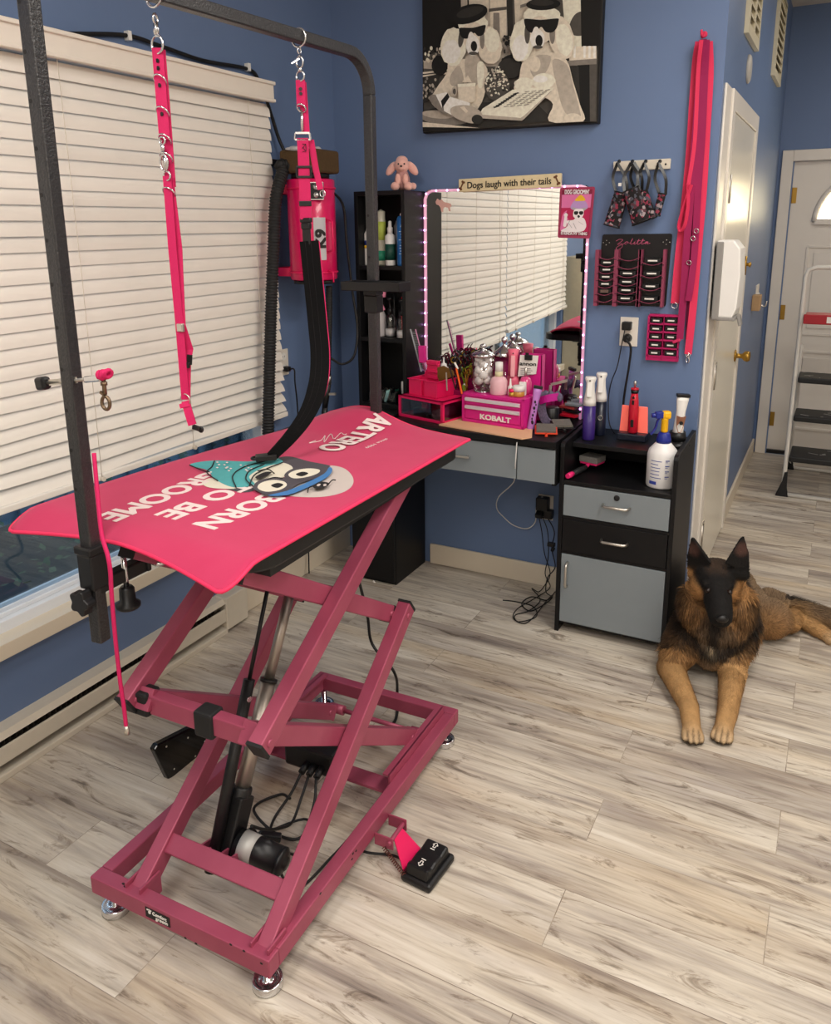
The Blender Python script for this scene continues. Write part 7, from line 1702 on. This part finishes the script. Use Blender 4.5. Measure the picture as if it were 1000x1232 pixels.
# right poodle
sh([(560, 300), (530, 400), (505, 440), (540, 470), (640, 480), (700, 520), (680, 605), (850, 605), (835, 520), (800, 400), (770, 300), (690, 260)], 5, 4); sh([(700, 300), (770, 320), (800, 420), (840, 600), (760, 560), (720, 430)], 4, 4); sh([(590, 290), (690, 280), (660, 370), (600, 380)], 4, 4); el(610, 320, 30, 40, 5)
el(745, 190, 62, 110, 5, -8, 26, .05); el(548, 205, 58, 106, 6, 6, 26, .05); el(760, 200, 42, 80, 6, -8, 24, .06); el(540, 240, 40, 62, 7, 6, 22, .06)
el(650, 80, 92, 52, 6, 0, 26, .05); el(640, 150, 62, 70, 5); el(575, 170, 14, 50, 2); el(700, 170, 14, 50, 3)
el(656, 22, 86, 30, 0, -3); el(650, 14, 60, 16, 1)
sh([(560, 102), (575, 95), (645, 100), (725, 92), (732, 105), (722, 140), (700, 162), (668, 160), (650, 138), (640, 138), (622, 160), (590, 164), (568, 140)], 0, 3)
el(626, 196, 36, 50, 7); el(620, 170, 18, 36, 7); el(634, 204, 18, 29, 0); el(628, 236, 24, 9, 2)
el(555, 420, 48, 32, 6, -10, 22, .05); el(655, 405, 58, 40, 6, -6, 22, .05); el(640, 395, 36, 18, 7)
el(800, 590, 44, 26, 5)
# newspaper, cup, cuffed paw
sh([(340, 562), (350, 545), (500, 450), (560, 440), (706, 437), (690, 462), (560, 580), (545, 600), (350, 592)], 6); sh([(345, 575), (540, 590), (560, 575), (690, 455), (700, 450), (560, 592), (545, 604), (348, 594)], 4)
for k in range(9): f = k/9; x, y = 500-110*f, 470+75*f; sh([(x, y), (x+28, y-8), (x+34, y-3), (x+6, y+6)], 1)
for j in range(4):
    for k in range(8): f = k/8; x, y = 560+34*j-120*f, 460-3*j+85*f; sh([(x, y), (x+24, y-5), (x+26, y-2), (x+2, y+3)], 3)
sh([(228, 425), (318, 418), (314, 505), (300, 515), (245, 514), (232, 500)], 5); sh([(228, 425), (318, 418), (316, 434), (230, 440)], 6); el(212, 462, 14, 24, 4); el(212, 462, 8, 15, 2); sh([(250, 415), (280, 380), (300, 416)], 5); 
sh([(85, 500), (120, 480), (190, 560), (150, 570)], 3, 3)
sh([(118, 478), (172, 466), (190, 486), (150, 500), (150, 545)], 7); sh([(155, 505), (185, 486), (290, 518), (284, 550), (200, 580), (160, 560)], 7); sh([(178, 470), (188, 490), (152, 545), (145, 510)], 0)
sh([(195, 545), (240, 530), (300, 535), (345, 565), (350, 600), (300, 620), (230, 600), (196, 575)], 4, 4); el(325, 600, 28, 24, 1); sh([(240, 540), (260, 535), (280, 560), (270, 570)], 5)
build(art, 'printed_photo', sh_m, g, fix=False)
random.seed(7)
# ------------------------------------------------------------------ german shepherd lying on the floor
def L3(c): return V(lin(c)[:3])
TAN, TAN2, BLK, BRN, GRY, CRM, PNK = L3('#8d673f'), L3('#b28b5c'), L3('#100e0d'), L3('#3d2c1f'), L3('#75604a'), L3('#c9b291'), L3('#503730')
prims = []                                     # (kind, geometry, colour)
DM = MB()
def cap(p0, p1, r0, r1, col):
    p0, p1 = V(p0), V(p1); DM.tube([p0, p1], [r0, r1], 16); DM.ell(p0, r0, n=14, m=10); DM.ell(p1, r1, n=14, m=10)
    prims.append((p0, p1, r0, r1, col))
def elli(c, r, col, R=None):
    c = V(c); DM.ell(c, r, R, n=20, m=14); prims.append((c, c, max(.3*max(r)+.7*min(r), .01), None, col))
# fore legs
eL, wL, pL = at(807, 803, 2, .055), at(829, 850, 2, .036), at(833, 880, 2, .022)
eR, wR, pR = at(882, 806, 2, .055), at(876, 855, 2, .036), at(870, 880, 2, .022)
def toes(p, d, col):
    d = V((d.x, d.y, 0)).normalized(); s = V((-d.y, d.x, 0))
    for k, o in enumerate((-.0255, -.0088, .0088, .0255)):
        q = p+s*o+d*(.020+(.010 if k in (1, 2) else 0)); R = Matrix(((d.x, -d.y, 0), (d.y, d.x, 0), (0, 0, 1)))
        elli(V((q.x, q.y, .0155)), (.026, .0095, .0155), col, R)
def foreleg(e, w, p):
    cap(e, w, .047, .032, TAN2); cap(w, p, .033, .028, TAN2); d = p-w; dn = V((d.x, d.y, 0)).normalized(); R = Matrix(((dn.x, -dn.y, 0), (dn.y, dn.x, 0), (0, 0, 1))); elli(V((p.x, p.y, .02)), (.034, .033, .02), TAN2, R); toes(p, d, CRM*.75+TAN2*.25)
foreleg(eL, wL, pL); foreleg(eR, wR, pR)
# torso
chest = V((-.275, 2.90, .16)); 
cap((-.278, 2.85, .15), (-.285, 3.05, .15), .115, .125, GRY); cap((-.285, 3.05, .15), (-.315, 3.31, .115), .125, .10, BRN)
cap((-.315, 3.31, .115), (-.27, 3.38, .095), .10, .088, GRY)
cap((-.345, 2.87, .16), eL+V((.008, .02, .02)), .082, .055, TAN); cap((-.205, 2.92, .16), eR+V((-.006, .02, .02)), .078, .052, TAN)   # shoulders and upper arms
cap((-.30, 2.95, .25), (-.32, 3.25, .17), .055, .045, BLK)             # back line
elli((-.281, 2.79, .115), (.07, .06, .085), GRY)
# neck and ruff
hd = V((-.288, 2.762, .395))
cap((-.272, 2.90, .235), (-.286, 2.80, .36), .118, .088, BRN); elli((-.345, 2.79, .265), (.062, .06, .09), TAN); elli((-.205, 2.80, .275), (.06, .058, .09), TAN); elli((-.272, 2.775, .215), (.10, .05, .075), GRY)
# head
nose = at(868, 743, 1, 2.585); fdir_ = (nose-hd).normalized(); sdir = fdir_.cross(Z).normalized(); udir = sdir.cross(fdir_)
RH = Matrix((sdir, fdir_, udir)).transposed()
def hp(s, f, u): return hd+sdir*s+fdir_*f+udir*u
elli(hp(0, 0, .002), (.072, .075, .052), BLK, RH)
elli(hp(0, .045, .010), (.054, .06, .040), BLK, RH)
elli(hp(-.044, .02, -.022), (.038, .05, .042), TAN, RH); elli(hp(.044, .02, -.022), (.038, .05, .042), TAN, RH)
cap(hp(0, .06, -.008), hp(0, .178, -.008), .050, .039, BLK); cap(hp(0, .07, -.036), hp(0, .168, -.034), .036, .026, BLK)
elli(hp(0, .194, .006), (.024, .018, .017), BLK, RH)
for s in (-1, 1): elli(hp(s*.033, .062, .024), (.02, .018, .014), BLK, RH)     # brows
# ears
def ear(tip, outb, inb, thick=.014):
    a, b, c = V(tip), V(outb), V(inb); n = (b-a).cross(c-a).normalized()
    if n.y > 0: n = -n
    mo = (a+b)/2; mi_ = (a+c)/2; o_ = (b-c).normalized()
    P = [c, mi_+(-o_)*.003+(a-c)*.06, a.lerp(c, .12)-o_*.004, a, a.lerp(b, .12)+o_*.004, mo+o_*.012, b]
    P = [P[0]]+catmull(P, 3)[1:-1]+[P[-1]]
    N = len(P); base = (b+c)/2
    ctr = sum(P, V((0, 0, 0)))/N - n*-.0
    vs = []
    for p in P: 
        e = 1.0; vs.append(p)
    back = [p-n*thick+(ctr-p)*.05 for p in P]
    inner = ctr-n*.003
    fs = [tuple(range(N, 2*N))]
    vs2 = vs+back+[inner]
    for i in range(N): fs.append((i, (i+1) % N, 2*N))
    for i in range(N): fs.append((i, N+i, N+(i+1) % N, (i+1) % N))
    DM.add(vs2, fs); prims.append((a, base, .012, .03, BLK)); return n, ctr
ye = 2.79
nL = ear(at(831, 646, 1, ye-.02), at(827, 690, 1, ye-.012), at(856, 679, 1, ye-.065))
nR = ear(at(896, 645, 1, ye-.02), at(902, 691, 1, ye-.012), at(873, 680, 1, ye-.065))
cap(at(834, 691, 1, ye-.01), at(848, 687, 1, ye-.03), .02, .018, BLK); cap(at(895, 692, 1, ye-.01), at(881, 688, 1, ye-.03), .02, .018, BLK)
# hind quarters: haunch rolled out, leg stretched to the right, tail behind
hh = at(935, 748, 2, .085); kn = at(948, 747, 2, .06); hk_ = at(958, 741, 2, .048); ft = at(984, 758, 2, .03); tf = at(996, 765, 2, .022)
cap((-.27, 3.37, .09), hh+V((-.05, .02, -.012)), .085, .07, GRY); elli(hh+V((-.03, .04, -.01)), (.09, .11, .07), GRY); cap(hh+V((-.03, .0, -.01)), kn, .065, .046, TAN); cap(kn, hk_, .05, .034, TAN2); cap(hk_, ft, .033, .027, TAN2); cap(ft, tf, .028, .024, TAN2); toes(tf, tf-ft, CRM*.6+TAN2*.4)
tl = [at(x, y, 2, .055) for x, y in ((925, 722), (950, 731), (980, 740), (1015, 750), (1050, 756))]
for a, b, r0, r1 in zip(tl, tl[1:], (.05, .046, .044, .038), (.046, .044, .038, .02)): cap(a, b, r0, r1, GRY)
# one continuous skin
o = bpy.data.objects.new('tmp', bpy.data.meshes.new('tmp')); COL.objects.link(o)
o.data.from_pydata([tuple(v) for v in DM.v], [], DM.f)
md = o.modifiers.new('r', 'REMESH'); md.mode = 'VOXEL'; md.voxel_size = .0048
sm = o.modifiers.new('s', 'SMOOTH'); sm.factor = .5; sm.iterations = 5
dg = bpy.context.evaluated_depsgraph_get(); me = bpy.data.meshes.new_from_object(o.evaluated_get(dg)); bpy.data.objects.remove(o)
from mathutils import noise as mnoise
def blend(a, b, t): t = max(0, min(1, t)); return a*(1-t)+b*t
def fur_colour(p, n):
    tot, acc = 0, V((0, 0, 0))
    for a, b, r0, r1, c in prims:
        d = b-a; L2 = d.length_squared
        if L2 > 1e-10: t = max(0, min(1, (p-a).dot(d)/L2)); q = a+d*t; r = r0+(r1-r0)*t
        else: q, r = a, r0
        ds = max(0, (p-q).length-r*.8); 
        if ds > .12: continue
        w = math.exp(-(ds/.018)**1.5)
        tot += w; acc += c*w
    c = acc/tot if tot > 1e-6 else GRY.copy()
    nz = mnoise.noise(p*38)*.5+mnoise.noise(p*90)*.3
    s, f, u = (p-hd).dot(sdir), (p-hd).dot(fdir_), (p-hd).dot(udir)
    r_h = math.sqrt(s*s+(f*.8)**2+u*u)
    if r_h < .16 and p.y < 2.86 and p.z > .24:                     # face pattern
        mask = sstep(.03, .065, f+.2*u) * sstep(.066, .044, abs(s)) if f < .09 else 1
        crown = sstep(.01, .03, u+.25*f)*sstep(-.06, 0, f)
        cheek = sstep(.030, .050, abs(s))*sstep(.014, -.008, u)*sstep(.105, .075, f)
        k = max(mask, crown)*(1-cheek)
        c = blend(c, BLK, k); c = blend(c, TAN*1.15, cheek*.9); c = blend(c, BRN*.9, .8*sstep(.035, .05, u)*sstep(.05, .02, abs(s))*sstep(.06, .0, f))
    ear_t = u > .05 and abs(s) > .02
    if ear_t:
        c = BLK.copy()
        for (nn, cc) in (nL, nR):
            if n.dot(nn) > .3 and (p-cc).length < .045: c = blend(PNK*.8, BLK, sstep(.012, .036, abs((p-cc).length)))
    if p.y < 2.86 and p.y > 2.70 and .12 < p.z < .33 and r_h > .10:   # ruff: tan flanks, black centre line and tips
        cx = abs(p.x+.268)
        c = blend(c, BRN*.6, .3+.35*sstep(.2, -.25, nz)); c = blend(c, BLK, sstep(.032, .008, cx)*.85); c = blend(c, BRN*.6, sstep(.085, .125, cx)*.8)
        c = blend(c, CRM*1.1, .7*sstep(.026, .008, math.hypot(p.x+.272, (p.z-.125)*.7)+.01*nz))
    if p.y < 2.92 and p.y > 2.66 and p.z > .05 and r_h > .09 and not (p.y < 2.70 and p.z < .1):
        bz = .115+.62*abs(p.x+.272)
        c = blend(c, BLK*1.3, .85*sstep(.034, .008, abs(p.z-bz+.02*nz))*sstep(.16, .12, abs(p.x+.272)))
    for (w_, p_) in ((wL, pL), (wR, pR), (ft, tf)):
        dx = p_-w_; dx.z = 0; dx.normalize(); fwd = (p-p_).dot(dx); lat = (p-p_).dot(V((-dx.y, dx.x, 0)))
        if -.002 < fwd < .07 and abs(lat) < .05 and p.z < .06:
            gap_ = min(abs(lat-o) for o in (-.0172, 0, .0172)); c = blend(c, BRN*.5, .6*sstep(.0045, .0012, gap_)*sstep(.006, .022, fwd))  # shade in the grooves between toes, painted into the coat colour
            c = blend(c, BRN*.3, .9*sstep(.030, .042, fwd)*sstep(.022, .012, p.z))
    if p.y > 2.84 and p.z > .12 and p.x < -.0 : c = blend(c, BLK*1.6, max(sstep(.19, .27, p.z+.05*nz)*.85, sstep(.13, .2, p.z+.06*nz)*sstep(3.25, 3.08, p.y)*.8))
    if p.x > -.07 and p.y > 3.36 and p.z > .07: c = blend(c, BLK*1.5, sstep(.07, .1, p.z+.02*nz)*.9)    # top of the tail
    if p.z < .02 and (p.y < 2.45): c = blend(c, BRN*.5, sstep(.018, .006, p.z)*sstep(2.43, 2.40, p.y))  # dark toe tips
    return c*(1+.35*nz)
me.calc_loop_triangles()
vcol = [fur_colour(v.co, v.normal) for v in me.vertices]
ca_ = me.color_attributes.new('coat', 'FLOAT_COLOR', 'POINT')
for i, c in enumerate(vcol): ca_.data[i].color = (*c, 1)
def attr_mat(name, rough, bump=0, sheen=.0):
    m = bpy.data.materials.new(name); m.use_nodes = True; nt = m.node_tree; b = nt.nodes['Principled BSDF']
    a = nt.nodes.new('ShaderNodeAttribute'); a.attribute_name = 'coat'; nt.links.new(a.outputs['Color'], b.inputs['Base Color']); b.inputs['Roughness'].default_value = rough; b.inputs['Specular IOR Level'].default_value = .25; b.inputs['Sheen Weight'].default_value = sheen
    if bump:
        tc = nt.nodes.new('ShaderNodeTexCoord'); nz = nt.nodes.new('ShaderNodeTexNoise'); nz.inputs['Scale'].default_value = 160; bp = nt.nodes.new('ShaderNodeBump'); bp.inputs['Strength'].default_value = bump; bp.inputs['Distance'].default_value = .003
        nt.links.new(tc.outputs['Object'], nz.inputs['Vector']); nt.links.new(nz.outputs['Fac'], bp.inputs['Height']); nt.links.new(bp.outputs[0], b.inputs['Normal'])
    return m
M_coat = attr_mat('shepherd_coat', .8, .4)
dbase = V((-.25, 2.95, 0))
zmin = min(v.co.z for v in me.vertices)
fur = MB(); fcol = []
rng = random.Random(5)
tris = me.loop_triangles; vs = me.vertices
areas = [t.area for t in tris]; tot = sum(areas)
NF = 85000
back = V((0, .8, -.25))
for t in tris:
    ex_ = NF*t.area/tot; k = int(ex_)+(1 if rng.random() < ex_-int(ex_) else 0)
    if not k: continue
    a, b, c = [vs[i] for i in t.vertices]
    nrm = t.normal
    ctr = (a.co+b.co+c.co)/3
    if ctr.z < .008 and nrm.z < -.3: continue
    r_h = (ctr-hd).length; f = (ctr-hd).dot(fdir_)
    perp = (ctr-hd-fdir_*f).length; snout = f > .05 and perp < .068
    if snout and f > .172: continue
    if snout: ln, lift = .006, .3
    elif (ctr-hd).dot(udir) > .055 and ctr.z > .4: ln, lift = .005, .25
    elif r_h < .12 and ctr.z > hd.z-.03: ln, lift = .008, .35
    elif r_h < .12: ln, lift = .022, .5
    elif ctr.y < 2.5: ln, lift = .005, .25
    elif ctr.y < 2.66: ln, lift = .010, .3
    elif ctr.y < 2.9 and ctr.z > .11: ln, lift = .034, .55
    elif ctr.x > -.06 and ctr.y > 3.3: ln, lift = .028, .5
    else: ln, lift = .015, .4
    if r_h < .12 or snout: flow = -fdir_*.9+V((0, 0, -.1))
    elif ctr.y < 2.72 and ctr.z < .1: flow = V((0, -.8, -.5))
    elif ctr.y < 2.9 and ctr.z > .10: flow = V((0, .05, -1))
    elif ctr.x > -.06: flow = V((1, .05, -.25))
    else: flow = V((.1, .8, -.35))
    flow = flow-nrm*flow.dot(nrm)
    if flow.length < 1e-3: flow = V((0, 0, -1))
    flow.normalize()
    for _ in range(k):
        u, v = rng.random(), rng.random()
        if u+v > 1: u, v = 1-u, 1-v
        p = a.co*(1-u-v)+b.co*u+c.co*v
        d = (flow+nrm*lift+V((rng.uniform(-.3, .3), rng.uniform(-.3, .3), rng.uniform(-.3, .3)))).normalized()
        l_ = ln*rng.uniform(.6, 1.25); sd = d.cross(nrm)
        if sd.length < 1e-3: continue
        sd.normalize(); w = .0008+.018*ln; 
        p0 = p-nrm*.001; mid = p+d*l_*.55; tip = p+(d+flow*.35-nrm*.12).normalized()*l_
        if tip.z < .002: tip.z = .002
        o0 = len(fur.v); fur.v += [p0-sd*w, p0+sd*w, mid-sd*w*.7, mid+sd*w*.7, tip]
        fur.f += [[o0, o0+1, o0+3, o0+2], [o0+2, o0+3, o0+4]]; fur.mi += [0, 0]; fur.sm += [False, False]
        cc = vcol[t.vertices[0]]*rng.uniform(.6, 1.5); tipc = cc*(rng.uniform(.12, .5) if (ln > .02 and rng.random() < .5) else rng.uniform(.7, 1.3)); fcol += [cc, cc, cc, cc, tipc]
for v in me.vertices: v.co -= dbase
for p in me.polygons: p.use_smooth = True
me.materials.append(M_coat)
dog = bpy.data.objects.new('german_shepherd', me); COL.objects.link(dog); dog.location = dbase; ORG[dog.name] = dbase
tag(dog, 'black and tan german shepherd dog lying on the floor against the grooming cabinet', 'dog')
fo = build(fur, 'fur', attr_mat('shepherd_fur', .65), dog, fix=False)
ca_ = fo.data.color_attributes.new('coat', 'FLOAT_COLOR', 'POINT')
buf = []
for c in fcol: buf += [max(0, c.x), max(0, c.y), max(0, c.z), 1]
ca_.data.foreach_set('color', buf)
M_eye = mat('dog_eye', '#1c0f09', .2, var=.02)
for s in (-1, 1):
    m = MB(); m.ell(hp(s*.0345, .096, .0245), (.0098, .0098, .0098), n=16, m=12); build(m, 'eye', M_eye, dog)
m = MB(); m.ell(hp(0, .206, .007), (.020, .013, .0145), RH, n=18, m=12)
build(m, 'nose_leather', mat('dog_nose', '#0c0b0b', .35, bump=.3, bscale=600), dog)
# ------------------------------------------------------------------ light
def ceiling_light(loc, sx, sy, power, label, col=(1, .965, .92)):
    t = thing('ceiling_light', label, 'ceiling light', loc)
    x, y, z = loc
    h = MB(); h.box((x-sx/2-.02, y-sy/2-.02, z-.03), (x+sx/2+.02, y+sy/2+.02, z)); build(h, 'housing', M_white, t)
    ld = bpy.data.lights.new('lamp', 'AREA'); ld.shape = 'RECTANGLE'; ld.size = sx; ld.size_y = sy; ld.energy = power; ld.color = col
    lo = bpy.data.objects.new('lamp', ld); COL.objects.link(lo); lo.parent = t; lo.location = (0, 0, -.035)
    b = MB(); b.box((x-sx/2, y-sy/2, z-.032), (x+sx/2, y+sy/2, z-.0305)); build(b, 'diffuser', emat('lamp_diffuser', '#fff6ea', 3), t)
ceiling_light((-.95, .1, ZC), .6, 1.2, 26, 'ceiling light panel on the window side behind the grooming table')
ceiling_light((.3, 2.0, ZC), .6, 1.2, 27, 'ceiling light panel over the open floor by the dog')
ceiling_light((1.5, .9, ZC), .6, 1.2, 30, 'ceiling light panel on the right side of the room')
ceiling_light((.4, -1.3, ZC), .6, 1.2, 32, 'ceiling light panel behind the camera')
ceiling_light((.6, 4.6, ZC), .6, .6, 9, 'small ceiling light panel in the passage by the far door')
w = bpy.data.worlds.new('world'); SC.world = w; w.use_nodes = True
bg = w.node_tree.nodes['Background']; bg.inputs[0].default_value = (.55, .75, 1, 1); bg.inputs[1].default_value = 1.7
SC.view_settings.view_transform = 'Standard'; SC.view_settings.look = 'None'; SC.view_settings.exposure = 0; SC.view_settings.gamma = 1
SC.view_settings.use_curve_mapping = False
